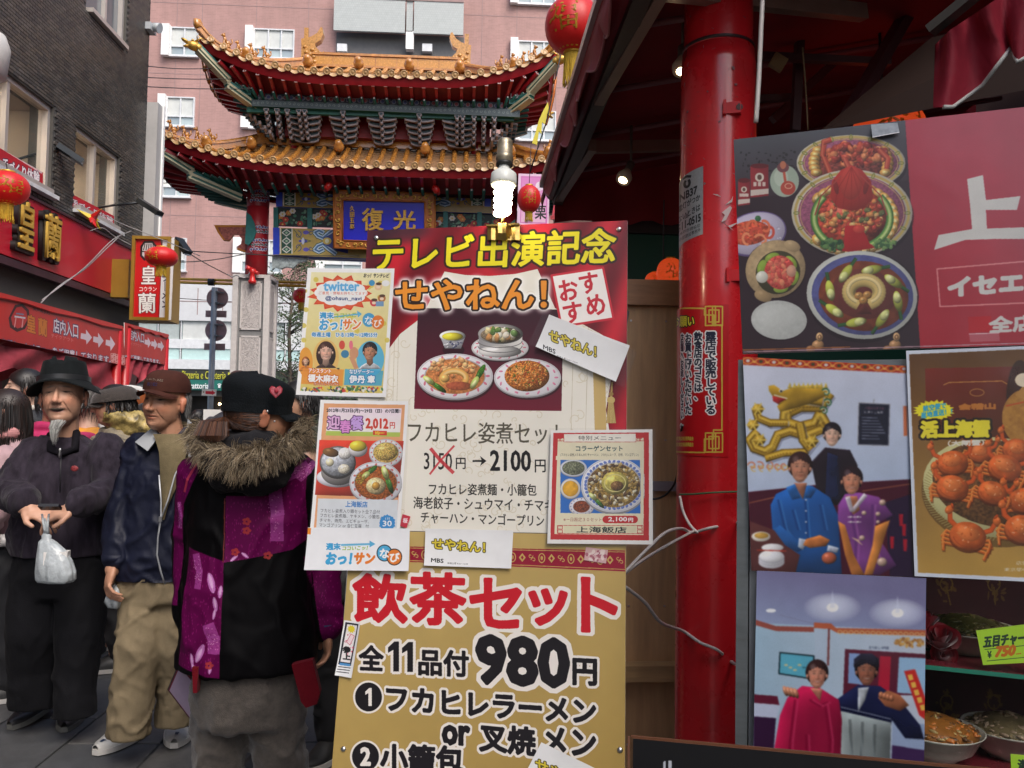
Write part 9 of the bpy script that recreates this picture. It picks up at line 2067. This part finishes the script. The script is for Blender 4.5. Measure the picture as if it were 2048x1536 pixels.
def woman():
 Y=2.72;A=lambda x,y,d=0:Vector(at(x,y,Y+d));root=thing('person','person seen from behind in black and magenta patchwork coat with fur hood','person',tuple(A(490,1700)));root.location.z=0
 H=Hmat(A(522,832),118,4,0);s=1.0;mb=MB();head_prims(mb,H,s);mb.cap(H@Vector((0,.02,-.06)),.052,A(500,930,-.02),.06);mb.loft([(A(495,940),.13,.09),(A(495,1100),.13,.09),(A(495,1330),.14,.11)])
 shl,shr=A(402,955,.0),A(598,955,.05);el,er=A(384,1110,.05),A(640,1110,.12);wl,wr=A(386,1240,.0),A(655,1250,.10)
 for a,e,w in((shl,el,wl),(shr,er,wr)):mb.cap(a,.045,e,.036);mb.cap(e,.036,w,.026)
 for P in(((445,1400,0),(440,1560,0),(435,1690,0)),((550,1400,0),(560,1560,0),(560,1690,.05))):P=[A(*p)for p in P];mb.cap(P[0],.07,P[1],.05);mb.cap(P[1],.05,P[2],.035)
 hand(mb,wr+Vector((.0,0,-.01)),(.05,-.1,-1),(.9,.3,0),.95,-1,.55);hand(mb,wl,(.1,-.2,-1),(-.9,.1,0),.95,1,.9)
 me=voxel(mb,.0042,3,'body');me.materials.append(skin_m);face(me,H,s,(.42,.21,.125),'closed',(.03,.02,.015),.1,0,.4);link('body',me,root)
 pl=Plane((0,Y-.10,0),(1,0,0),(0,0,1));uvq=pl.uv(np.array([(300,820),(720,820),(720,1380),(300,1380)],float));(u0,v0),(u1,v1)=uvq.min(0),uvq.max(0)
 cv=Canvas(pl.uv,u0,v0,u1,v1,700,(7,6,8));mg=(98,3,72)
 def mpatch(p):cv.poly(p,mg)
 mpatch([(458,990),(540,990),(585,925),(606,915),(600,1000),(604,1085),(584,1100),(458,1120)]);mpatch([(375,1095),(458,1118),(452,1345),(355,1330),(368,1180)]);mpatch([(600,1120),(640,1100),(700,1200),(650,1330),(628,1320)]);mpatch([(335,930),(392,900),(392,945),(358,1010),(352,1070),(340,1220),(318,1220)]);mpatch([(616,905),(650,900),(664,1040),(640,1040),(622,985)]);mpatch([(656,1120),(720,1100),(720,1200),(676,1215),(664,1180)])
 rr=random.Random(12)
 for k in range(2600):
  x,y=rr.uniform(310,710),rr.uniform(890,1340);c=cv.c(np.array([(x,y)]))[0].astype(int)
  if 0<=c[0]<cv.w and 0<=c[1]<cv.h and cv.a[c[1],c[0],0]>.3:cv.ell(x,y,1,2.2,rr.choice(((150,24,110),(108,4,76),(170,50,130))),.5)
 def petal(x,y,L,rot,c=(196,120,190)):cv.ell(x,y,L,L*.36,c,.9,rot);cv.ell(x-L*.15*math.cos(R(rot)),y-L*.15*math.sin(R(rot)),L*.7,L*.2,(222,170,216),.8,rot);cv.line([(x-L*math.cos(R(rot)),y-L*math.sin(R(rot))),(x+L*math.cos(R(rot)),y+L*math.sin(R(rot)))],(235,205,235),1,.6)
 def flower(x,y,s_):
  for a in(0,60,120,200,260,320):petal(x+s_*math.cos(R(a)),y+s_*.8*math.sin(R(a)),s_*.8,a)
  cv.ell(x,y,s_*.25,s_*.25,(235,190,200))
 for x,y,L,rt in((432,1160,20,70),(452,1176,12,95),(442,1200,14,80),(440,1220,10,100),(410,1298,20,-65),(392,1312,12,80),(398,1330,13,60),(434,1326,9,100),(498,1106,9,30),(476,1112,9,-40)):petal(x,y,L,rt)
 for x,y in((500,1040),(500,1058),(540,1108),(478,1100),(432,1318)):
  for a in range(5):cv.ell(x+5*math.cos(a*1.256),y+5*math.sin(a*1.256),4,3,(176,60,60),.9)
 for(xa,ya,xb,yb,w)in((550,975,556,1075,24),(600,935,560,960,20),(395,1110,402,1170,16),(430,1245,440,1290,26),(345,1010,345,1060,10),(612,930,590,960,14)):
  cv.line([(xa,ya),((xa+xb)/2+4,(ya+yb)/2),(xb,yb)],(176,80,160),w,.75)
  for k in range(60):t=rr.random();cv.ell(xa+(xb-xa)*t+rr.uniform(-w/2,w/2),ya+(yb-ya)*t,1,1,(226,150,200)if k%2 else(130,20,100),.8)
 cv.line([(386,925),(368,960),(360,985)],(200,70,90),6,.8);cv.line([(456,995),(456,1118)],(180,70,70),2,.7)
 for k in range(70):x,y=rr.uniform(605,690),rr.uniform(930,1010);c=cv.c(np.array([(x,y)]))[0].astype(int);(cv.ell(x,y,1.2,1.2,(200,110,110),.8)if 0<=c[0]<cv.w and cv.a[c[1],c[0],0]>.3 else None)
 cv.a=cv.a-.022;im=cv.image('coat_print');cm=MI('coat_patchwork',im,.6,.0,.0);cm.node_tree.nodes['Principled BSDF'].inputs['Specular IOR Level'].default_value=.12
 mb=MB();mb.loft([(A(497,1330,.0),.218,.17),(A(497,1300,.0),.216,.17),(A(497,1200,.0),.200,.16),(A(497,1100,.0),.185,.145),(A(497,1000,.0),.178,.14),(A(498,950,.0),.165,.12),(A(499,918,.0),.14,.10),(A(500,895,.0),.09,.08)],32)
 for a,e,w,r0 in((shl,el,wl,.082),(shr,er,wr,.082)):mb.cap(a,.074,e,.066);mb.cap(e,.066,w,.056)
 me=folds(voxel(mb,.009,5,'patchwork_coat'),.008,(7,7,4),31);me.materials.clear();me.materials.append(cm);co=getco(me);uvl=me.uv_layers.new(name='UVMap');li=np.zeros(len(me.loops),np.int32);me.loops.foreach_get('vertex_index',li)
 uvl.data.foreach_set('uv',np.stack(((co[li,0]-u0)/(u1-u0),(co[li,2]-v0)/(v1-v0)),-1).astype(np.float32).ravel());link('patchwork_coat',me,root)
 bkf=fab('black_velvet',(.010,.009,.010),sheen=.4);mb=MB()
 mb.loft([(A(497,985,-.14),.08,.045),(A(497,968,-.15),.115,.06),(A(497,940,-.13),.135,.09),(A(498,912,-.09),.145,.11),(A(500,892,-.05),.13,.11),(A(502,882,-.03),.09,.09)]);garment(mb,'hood',bkf,root,.009,4,.010,(8,8,6),33)
 mb=MB();mb.loft([(A(497,912,-.03),.105,.10),(A(499,890,-.03),.098,.095),(A(503,872,-.02),.080,.085),(A(506,864,-.01),.055,.06)]);garment(mb,'collar_scarf',fab('charcoal_scarf',(.016,.016,.019),sheen=.6),root,.009,3,.012,(14,14,9),35)
 arc=[(398,866,.02),(404,888,-.09),(430,912,-.17),(470,924,-.22),(512,922,-.23),(552,906,-.20),(584,886,-.14),(602,868,-.04),(598,856,.06)]
 AP=[A(*p)for p in arc]
 def onarc(t):t*=len(AP)-1;i=min(int(t),len(AP)-2);return AP[i].lerp(AP[i+1],t-i)
 CL=[random.Random(i)for i in range(700)]
 def fg(rr,k):
  q=CL[(k*7919)%700];q.seed((k*7919)%700);t=q.random();c=onarc(min(.999,max(0,t+rr.gauss(0,.004))));rj=rr;out=Vector(((t-.5)*1.5+q.gauss(0,.45)+rr.gauss(0,.12),-.55+q.gauss(0,.3)+rr.gauss(0,.12),-.7+q.gauss(0,.5)+(1.3 if q.random()<.4 else 0)+rr.gauss(0,.12)));out.normalize()
  p=c+Vector((q.gauss(0,.010)+rr.gauss(0,.004),q.gauss(0,.010)+rr.gauss(0,.003),q.uniform(-.026,.030)+rr.gauss(0,.004)));L=q.uniform(.022,.062)*rr.uniform(.6,1);return[p,p+out*L*.5+Vector((0,0,.004)),p+out*L+Vector((rr.uniform(-.008,.008),0,-.010))]
 b=MB();b.tube(AP,[.014]+[.022]*7+[.014],10);b.build('fur_base',M('fur_base',(.035,.026,.018),.9),root)
 strands('fur_trim',None,root,fg,15000,.0009,7,[M('fur_tan',(.26,.19,.11),.8,var=0),M('fur_dark',(.025,.018,.014),.8,var=0),M('fur_brown',(.11,.075,.045),.8,var=0),M('fur_pale',(.38,.31,.21),.8,var=0)])
 hc=lambda x,y,z:H@Vector((x*s,y*s,z*s));wool=M('black_wool_cap',(.007,.009,.011),.95,var=.3,scale=20,sheen=.02,spec=.12,bump=.3,bscale=200);P=[]
 for i in range(15):
  t=i/14;z=.010+.108*min(1,t*1.3)**.8-.0*t;k_=1.0+.10*math.sin(math.pi*t*.8)if t<.45 else(1.0+.10*math.sin(math.pi*t*.8))*max(0,1-((t-.45)/.552)**2.6)**.5;z=.010+.104*t**.8+.018*t
  P.append([hc(.086*k_*math.cos(a)*(1+.02*math.sin(5*a+3*t)),.107*k_*math.sin(a)+.014,.002+z+.008*math.sin(a)*t+.004*math.sin(3*a+t*4))for a in np.linspace(0,2*math.pi,49)[:-1]])
 b=MB();b.grid(P,0,True,True);b.build('cap_crown',wool,root)
 b=MB();b.grid([[hc(.090*math.cos(a),.112*math.sin(a)+.014,z)for a in np.linspace(0,2*math.pi,49)[:-1]]for z in(.006,.034)],0,True,True);b.build('cap_band',wool,root);P=[]
 for i in range(6):
  t=i/5;P.append([hc(.088*math.sin(a),-.100-.055*t*math.cos(a)+.09*(1-math.cos(a))+.014,.026-.016*t-.02*abs(math.sin(a)))for a in np.linspace(-1.1,1.1,19)])
 b=MB();b.grid(P,0,True);b.grid(np.array(P)-np.array((0,0,.005)),0,True,flip=True);b.build('cap_visor',wool,root)
 pb_=Vector(at(552,782,Y-.115));hb=[(0,-.022),(.018,-.004),(.020,.008),(.012,.017),(.003,.012),(0,.008),(-.004,.013),(-.013,.016),(-.020,.007),(-.017,-.005)]
 b=MB();b.prism(hb,pb_,(.93,.36,0),(0,0,1),(.36,-.93,0),.006,0);b.prism([(x*.84,z*.84)for x,z in hb],pb_+Vector((.36,-.93,0))*.001,(.93,.36,0),(0,0,1),(.36,-.93,0),.002,1);b.ell(pb_+Vector((.002,-.004,0)),(.006,.003,.007),None,8,6,0);b.build('heart_badge',[M('badge_red',(.35,.02,.04),.5),M('badge_pink',(.45,.10,.13),.5,var=.5,scale=300)],root)
 hm=[M('hair_brown_a',(.075,.026,.012),.45),M('hair_brown_b',(.12,.045,.018),.45),M('hair_brown_c',(.03,.014,.010),.5)]
 tie=(-.25,.95,-.22)
 def onh(d,k=1.0):d=Vector(d).normalized();return hc(.083*k*d.x,.016+.098*k*d.y,.008+.088*k*d.z)
 def hg(rr,k):
  if k%2==0:
   a=rr.uniform(-.25,math.pi+.25);z=rr.uniform(-.85,.25);d0=Vector((math.cos(a),math.sin(a),z)).normalized();d1=Vector(tie).normalized();kk=rr.uniform(1.0,1.05);return[onh(d0.lerp(d1,t),kk)for t in(0,.25,.5,.75,1)]
  T=onh(tie,1.08);a=rr.gauss(0,1);b_=rr.gauss(0,1);L=rr.uniform(.6,1.05);e=A(426+a*6,884,-.15+b_*.012);m_=T.lerp(e,.45)+Vector((-.016+a*.010,b_*.010,.020));q_=T.lerp(e,.8)+Vector((-.012+a*.010,b_*.012,.004));return[T,m_,q_,q_.lerp(e,L)]
 strands('ponytail',None,root,hg,4600,.0011,3,hm);mb=MB();mb.ell(A(505,835,-.04),(.075,.085,.07),None,16,12);b=MB();b.ell(hc(0,.042,.012),(.079,.078,.080),H.to_3x3(),20,14);b.build('hair_cap',hm[2],root)
 b=MB();b.ell(A(535,823,-.105),(.004,.004,.005),None,8,6);b.ell(A(549,843,-.10),.0035,None,8,6);b.build('earring',metal_silver,root,kind='stuff')
 tw_=M('grey_tweed',(.085,.072,.062),.9,var=.3,scale=60,bump=.4,bscale=350,sheen=.3);mb=MB();mb.loft([(A(495,1440),.160,.135),(A(495,1360),.172,.145),(A(495,1300),.16,.135)])
 for pts,rs_ in(([(445,1420,.0),(438,1540,.02),(432,1640,.0),(430,1700,.0)],(.096,.082,.076,.074)),([(552,1420,.0),(562,1540,.02),(566,1640,.06),(566,1700,.08)],(.096,.082,.076,.074))):
  P=[A(*p)for p in pts];P[-1].z=.06
  for i in range(3):mb.cap(P[i],rs_[i],P[i+1],rs_[i+1])
 garment(mb,'tweed_trousers',tw_,root,.011,4,.009,(8,8,6),41)
 for x in(430,566):p=A(x,1700,0);shoe('shoe',(p.x,p.y-.06,0),(p.x,p.y+.2,0),.08,M('black_leather'),M('grey_sole'),root)
 rl=fab('dark_red_lining',(.13,.004,.010));b=MB()
 for pts,n_ in(([(583,1330),(625,1320),(640,1385),(634,1408),(612,1416),(602,1404)],0),([(384,1335),(396,1335),(394,1386),(386,1386)],1)):
  pp=[A(x,y,-.14 if n_==0 else-.16)for x,y in pts];k=len(pp);b=MB();b.add(pp+[p+Vector((0,.03,0))for p in pp],[list(range(k))[::-1],list(range(k,2*k))]+[(i,(i+1)%k,(i+1)%k+k,i+k)for i in range(k)]);b.build('red_coat_tail',rl,root)
 b=MB();b.tube([wr+Vector((0,0,.01)),wr+Vector((.002,0,-.02))],[.052,.044],16);b.build('blue_cuff',fab('blue_cuff',(.02,.04,.10)),root)
 fr_=thing('framed_menu','black framed menu card carried low in the left hand, below the patchwork coat','menu',tuple(A(370,1380)));a,b2,c,d=A(366,1318,.02),A(341,1376,.10),A(399,1452,.02),A(425,1395,-.06);n_=(c-b2).cross(a-b2).normalized();k=MB()
 k.add([a,b2,c,d]+[p+n_*.012 for p in(a,b2,c,d)],[(0,1,2,3),(7,6,5,4),(0,4,5,1),(1,5,6,2),(2,6,7,3),(3,7,4,0)]);k.build('backing',M('frame_black',(.012,.012,.014),.3),fr_);ce=(a+b2+c+d)/4
 for sg in(-1,1):
  for f,m_,o in((.93,M('frame_wine',(.13,.01,.025),.5),.0015),(.84,M('menu_lilac',(.35,.27,.38),.6),.003)):
   q_=[ce+(p-ce)*f+n_*(.012+o if sg>0 else-o)for p in(a,b2,c,d)];k=MB();k.add(q_,[(0,1,2,3)if sg<0 else(3,2,1,0)]);k.build('mount' if f>.9 else 'menu_sheet',m_,fr_)
woman()
# ------ people further back
def passer(hx,hy,Y,yaw,label,skin,hair,coat,trou=(.012,.012,.015),hat=None,longh=False,s=.97,w=.19,puff=0,feet=None,extra=None,mouth='closed',shoes=(.02,.02,.02),pitch=3,top=True,coatvar=.15):
 A=lambda x,y,d=0:Vector(at(x,y,Y+d));C=Vector(at(hx,hy,Y));root=thing('person',label,'person',(C.x,C.y,0));H=Hmat(C,yaw,pitch,0);zt_=C.z;q=H.to_3x3();F=Matrix.Rotation(R(yaw),3,'Z')
 g=lambda x,y,z:Vector((C.x,C.y,0))+F@Vector((x,y,0))+Vector((0,0,z));k=zt_/1.52
 mb=MB();head_prims(mb,H,s);mb.cap(H@Vector((0,.02,-.06)),.052,g(0,.04,zt_-.19),.06);mb.loft([(g(0,.04,.92*k),.13,.09),(g(0,.04,1.3*k),.14,.09)]);hz=.74*k
 for e in(-1,1):mb.cap(g(e*.17,.04,1.28*k),.042,g(e*.22,.02,1.02*k),.035);mb.cap(g(e*.22,.02,1.02*k),.035,g(e*.19,-.10,.82*k),.026);mb.cap(g(e*.09,.04,.85*k),.06,g(e*.09,.02+.05*e,.1),.035);hand(mb,g(e*.19,-.11,.80*k),F@Vector((0,-.2,-1)),F@Vector((e,0,0)),.95,e,.6)
 me=voxel(mb,.0075,2,'body');me.materials.append(skin_m);face(me,H,s,skin,mouth,(.03,.022,.018),.2,0,.5);link('body',me,root)
 cm=M('coat_%s'%abs(hash(label)%9973),coat,.7,var=coatvar,scale=14,sheen=.2,bump=.2,bscale=100);mb=MB();r_=w
 mb.loft([(g(0,.04,.80*k),r_*1.05,r_*.75),(g(0,.04,1.0*k),r_*1.03,r_*.75),(g(0,.04,1.2*k),r_*1.02,r_*.68),(g(0,.04,1.30*k),r_*.92,r_*.55),(g(0,.03,1.355*k),r_*.5,r_*.42),(g(0,.02,1.385*k),.075,.075)])
 for e in(-1,1):mb.cap(g(e*.175,.04,1.265*k),.074,g(e*.225,.02,1.02*k),.066);mb.cap(g(e*.225,.02,1.02*k),.068,g(e*.19,-.10,.83*k),.050)
 me=folds(voxel(mb,.014,3,'coat'),.012 if not puff else.008,(8,8,6),int(hx))
 if puff:co=getco(me);no=getno(me);setco(me,co+no*(.014*np.abs(np.sin(co[:,2]*puff))[:,None]))
 me.materials.clear();me.materials.append(cm);link('coat',me,root)
 mb=MB();mb.loft([(g(0,.04,.72*k),.165,.13),(g(0,.04,.9*k),.165,.13)]);
 for e in(-1,1):mb.cap(g(e*.085,.04,.75*k),.10,g(e*.09,.03+.04*e,.42*k),.08);mb.cap(g(e*.09,.03+.04*e,.42*k),.08,g(e*.09,.02+.08*e,.10),.065);p=g(e*.09,.05+.08*e,0);shoe('shoe',p,g(e*.10,-.18+.08*e,0),.07,M('shoe_%d'%int(shoes[0]*1000),shoes,.5,var=.3,scale=60),M('white_sole'),root,.045)
 garment(mb,'trousers',M('trouser_%d'%int(trou[2]*1000),trou,.8,sheen=.1),root,.016,3,.012,(8,8,5),int(hx)+1)
 hm_=[M('hair_%d'%int(hair[0]*1000),hair,.45),M('hair_black',(.008,.007,.007),.45)]
 hc=lambda x,y,z:H@Vector((x*s,y*s,z*s))
 b=MB();P=[]
 for i in range(14):
  t=i/13;ph=t*math.pi*(.62);row=[]
  for a in np.linspace(0,2*math.pi,33)[:-1]:
   frt=max(0,-math.sin(a));pm=math.pi*(.62-.27*frt**1.2);ph=t*pm;row.append(hc(.088*math.sin(ph)*math.cos(a),.106*math.sin(ph)*math.sin(a)+.016,.024+.104*math.cos(ph)))
  P.append(row)
 b.grid(P,0,True,True,flip=True);me=b.mesh('hair',hm_[:1]);
 co=getco(me);no=getno(me);setco(me,co+no*(.006*(fbm(co[:,0]*90,co[:,1]*90,co[:,2]*14,3,2)-.3))[:,None]);link('hair',me,root)
 def hg(rr,kk):
  a=rr.uniform(-.35,math.pi+.35);z0=rr.uniform(-.03,.10);L=rr.uniform(.05,.09)if not longh else rr.uniform(.16,.30);kx=math.sqrt(max(.05,1-((z0-.024)/.104)**2));p=hc(.090*kx*math.cos(a),.108*kx*math.sin(a)+.016,z0);d=Vector(p-C);d.z=0
  return[p,p+d*.12+Vector((0,0,-L*.5)),p+d*(.06 if longh else-.02)+Vector((rr.uniform(-.01,.01),rr.uniform(-.01,.01),-L))]
 strands('hair_strands',None,root,hg,900 if longh else 420,.0022,int(hx),hm_)
 if hat:
  kind,col=hat;hm2=M('hat_%d'%int(col[0]*10000+col[1]*1000),col,.9,var=.25,scale=60,sheen=.3,bump=.4,bscale=160);P=[]
  for i in range(10):
   t=i/9;kk=abs(math.cos(t*math.pi/2))**.6*(1.16 if kind=='flat' else 1.0);z=.026+(.085 if kind=='flat' else.10)*math.sin(t*math.pi/2)**.9;P.append([hc(.094*kk*math.cos(a),.114*kk*math.sin(a)+.014,z+(.010*math.sin(a)if kind=='flat' else 0))for a in np.linspace(0,2*math.pi,33)[:-1]])
  b=MB();b.grid(P,0,True,True);b.build('hat_crown',hm2,root)
  if kind in('cap','flat'):
   P=[[hc(.084*math.sin(a),-.098-.055*t*math.cos(a)+.09*(1-math.cos(a))+.014,.030-.016*t-.02*abs(math.sin(a)))for a in np.linspace(-1.1,1.1,15)]for t in(0,.5,1)];b=MB();b.grid(P,0,True);b.grid(np.array(P)-np.array((0,0,.005)),0,True,flip=True);b.build('hat_visor',hm2,root)
 if extra:extra(root,g,A,H)
 return root
def ex_scarf(root,g,A,H):
 b=MB();sm_=M('pink_scarf',(.45,.20,.20),.85,var=.4,scale=40,stretch=(1,1,6));b.tube([H@Vector(p)for p in((-.06,-.04,-.12),(0,-.08,-.14),(.06,-.04,-.12),(.07,.05,-.10),(0,.09,-.09),(-.07,.05,-.10),(-.06,-.04,-.12))],.034,10);b.tube([H@Vector(p)for p in((.02,-.09,-.13),(.03,-.12,-.24),(.0,-.13,-.36))],.03,8);b.build('scarf',sm_,root)
 b=MB();b.tube([g(x,y,.80)for x,y in[(math.cos(a)*.215,.04+math.sin(a)*.165)for a in np.linspace(0,2*math.pi,25)]],.03,8);b.build('fleece_hem',M('white_fleece',(.6,.57,.55),.9,var=.2,scale=60,bump=.6,bscale=120),root);b=MB();b.tube([g(.16,-.10,1.34),g(.10,-.14,1.2),g(-.05,-.15,1.0)],.012,6);b.build('bag_strap',M('white_strap',(.65,.65,.65),.5),root)
def ex_hood(root,g,A,H):
 mb=MB();mb.loft([(g(0,.13,1.25),.11,.06),(g(0,.13,1.33),.16,.10),(g(0,.07,1.40),.13,.11),(g(0,.05,1.43),.09,.09)]);garment(mb,'hood',M('camo_gold',(.32,.24,.08),.5,var=1.0,scale=22,coat=.2),root,.012,3,.012,(14,14,12),3)
def ex_collar(root,g,A,H):
 b=MB();b.tube([H@Vector(p)for p in((-.05,-.03,-.135),(0,-.06,-.145),(.05,-.03,-.135),(.06,.05,-.115),(0,.085,-.105),(-.06,.05,-.115),(-.05,-.03,-.135))],.018,8);b.build('shirt_collar',M('pale_collar',(.45,.43,.38),.7),root)
def ex_stripe(root,g,A,H):
 m=M('white_stripe',(.7,.7,.7),.6)
 for e in(-1,1):b=MB();b.tube([g(e*.10,-.03,1.335),g(e*.20,-.02,1.30),g(e*.262,.01,1.18),g(e*.292,.0,1.04),g(e*.26,-.10,.90)],.012,6,sx=1.6);b.build('white_stripe',m,root)
passer(8,826,4.3,-70,'person in pink scarf and pale pink coat at the left edge, seen in profile',SK['c'],(.022,.012,.010),(.42,.27,.29),longh=True,extra=ex_scarf)
passer(48,778,5.2,-60,'young person with short black hair behind the one in the brimmed hat, looking left',SK['c'],(.010,.008,.008),(.012,.014,.02),extra=ex_collar,s=1.0)
passer(108,800,4.9,30,'person in magenta puffer jacket, mostly hidden behind the brimmed hat',SK['b'],(.012,.010,.010),(.42,.015,.10),puff=55,trou=(.02,.03,.06),shoes=(.45,.05,.06))
passer(184,812,5.1,170,'person in bright orange-yellow coat half hidden behind the brimmed hat',SK['c'],(.02,.013,.010),(.60,.25,.02),s=.95,trou=(.02,.02,.03))
passer(226,812,4.8,-75,'person in grey flat cap and gold camouflage jacket, looking left',SK['b'],(.012,.008,.008),(.20,.17,.12),hat=('flat',(.045,.036,.032)),extra=ex_hood,coatvar=.7,shoes=(.03,.03,.03))
passer(296,838,6.2,-70,'person in black peaked cap between the red post and the brown cap',SK['a'],(.010,.009,.009),(.05,.06,.08),hat=('cap',(.012,.012,.015)))
passer(479,776,6.0,165,'person with brown hair just showing above the black cap',SK['b'],(.05,.02,.015),(.02,.02,.03))
passer(476,838,8.2,60,'distant dark-haired person facing right beside the white notice board',SK['b'],(.012,.010,.010),(.012,.014,.022))
passer(441,842,9.0,10,'distant dark-haired person in front of the grey sign post',SK['b'],(.010,.009,.009),(.10,.10,.11))
passer(597,806,4.6,-60,'person in black track jacket with white sleeve stripes, facing left beside the flyers',SK['b'],(.010,.009,.009),(.012,.012,.016),extra=ex_stripe,s=1.02,w=.20)
passer(616,906,3.5,-25,'child in olive knitted hat peeking out behind the set menu flyer',SK['c'],(.03,.02,.015),(.02,.02,.022),hat=('knit',(.035,.042,.022)),s=.88,w=.16)
for k,(x,y,Y,yw,c,l_)in enumerate(((398,838,11,150,(.05,.05,.06),'far person in grey between the brown cap and the sign post'),(556,838,10.5,20,(.08,.03,.03),'far person in maroon beyond the black cap'),(340,842,13,170,(.03,.03,.04),'far person in dark coat hidden behind the brown cap'))):passer(x,y,Y,yw,l_,SK['b'],(.012,.01,.01),c)
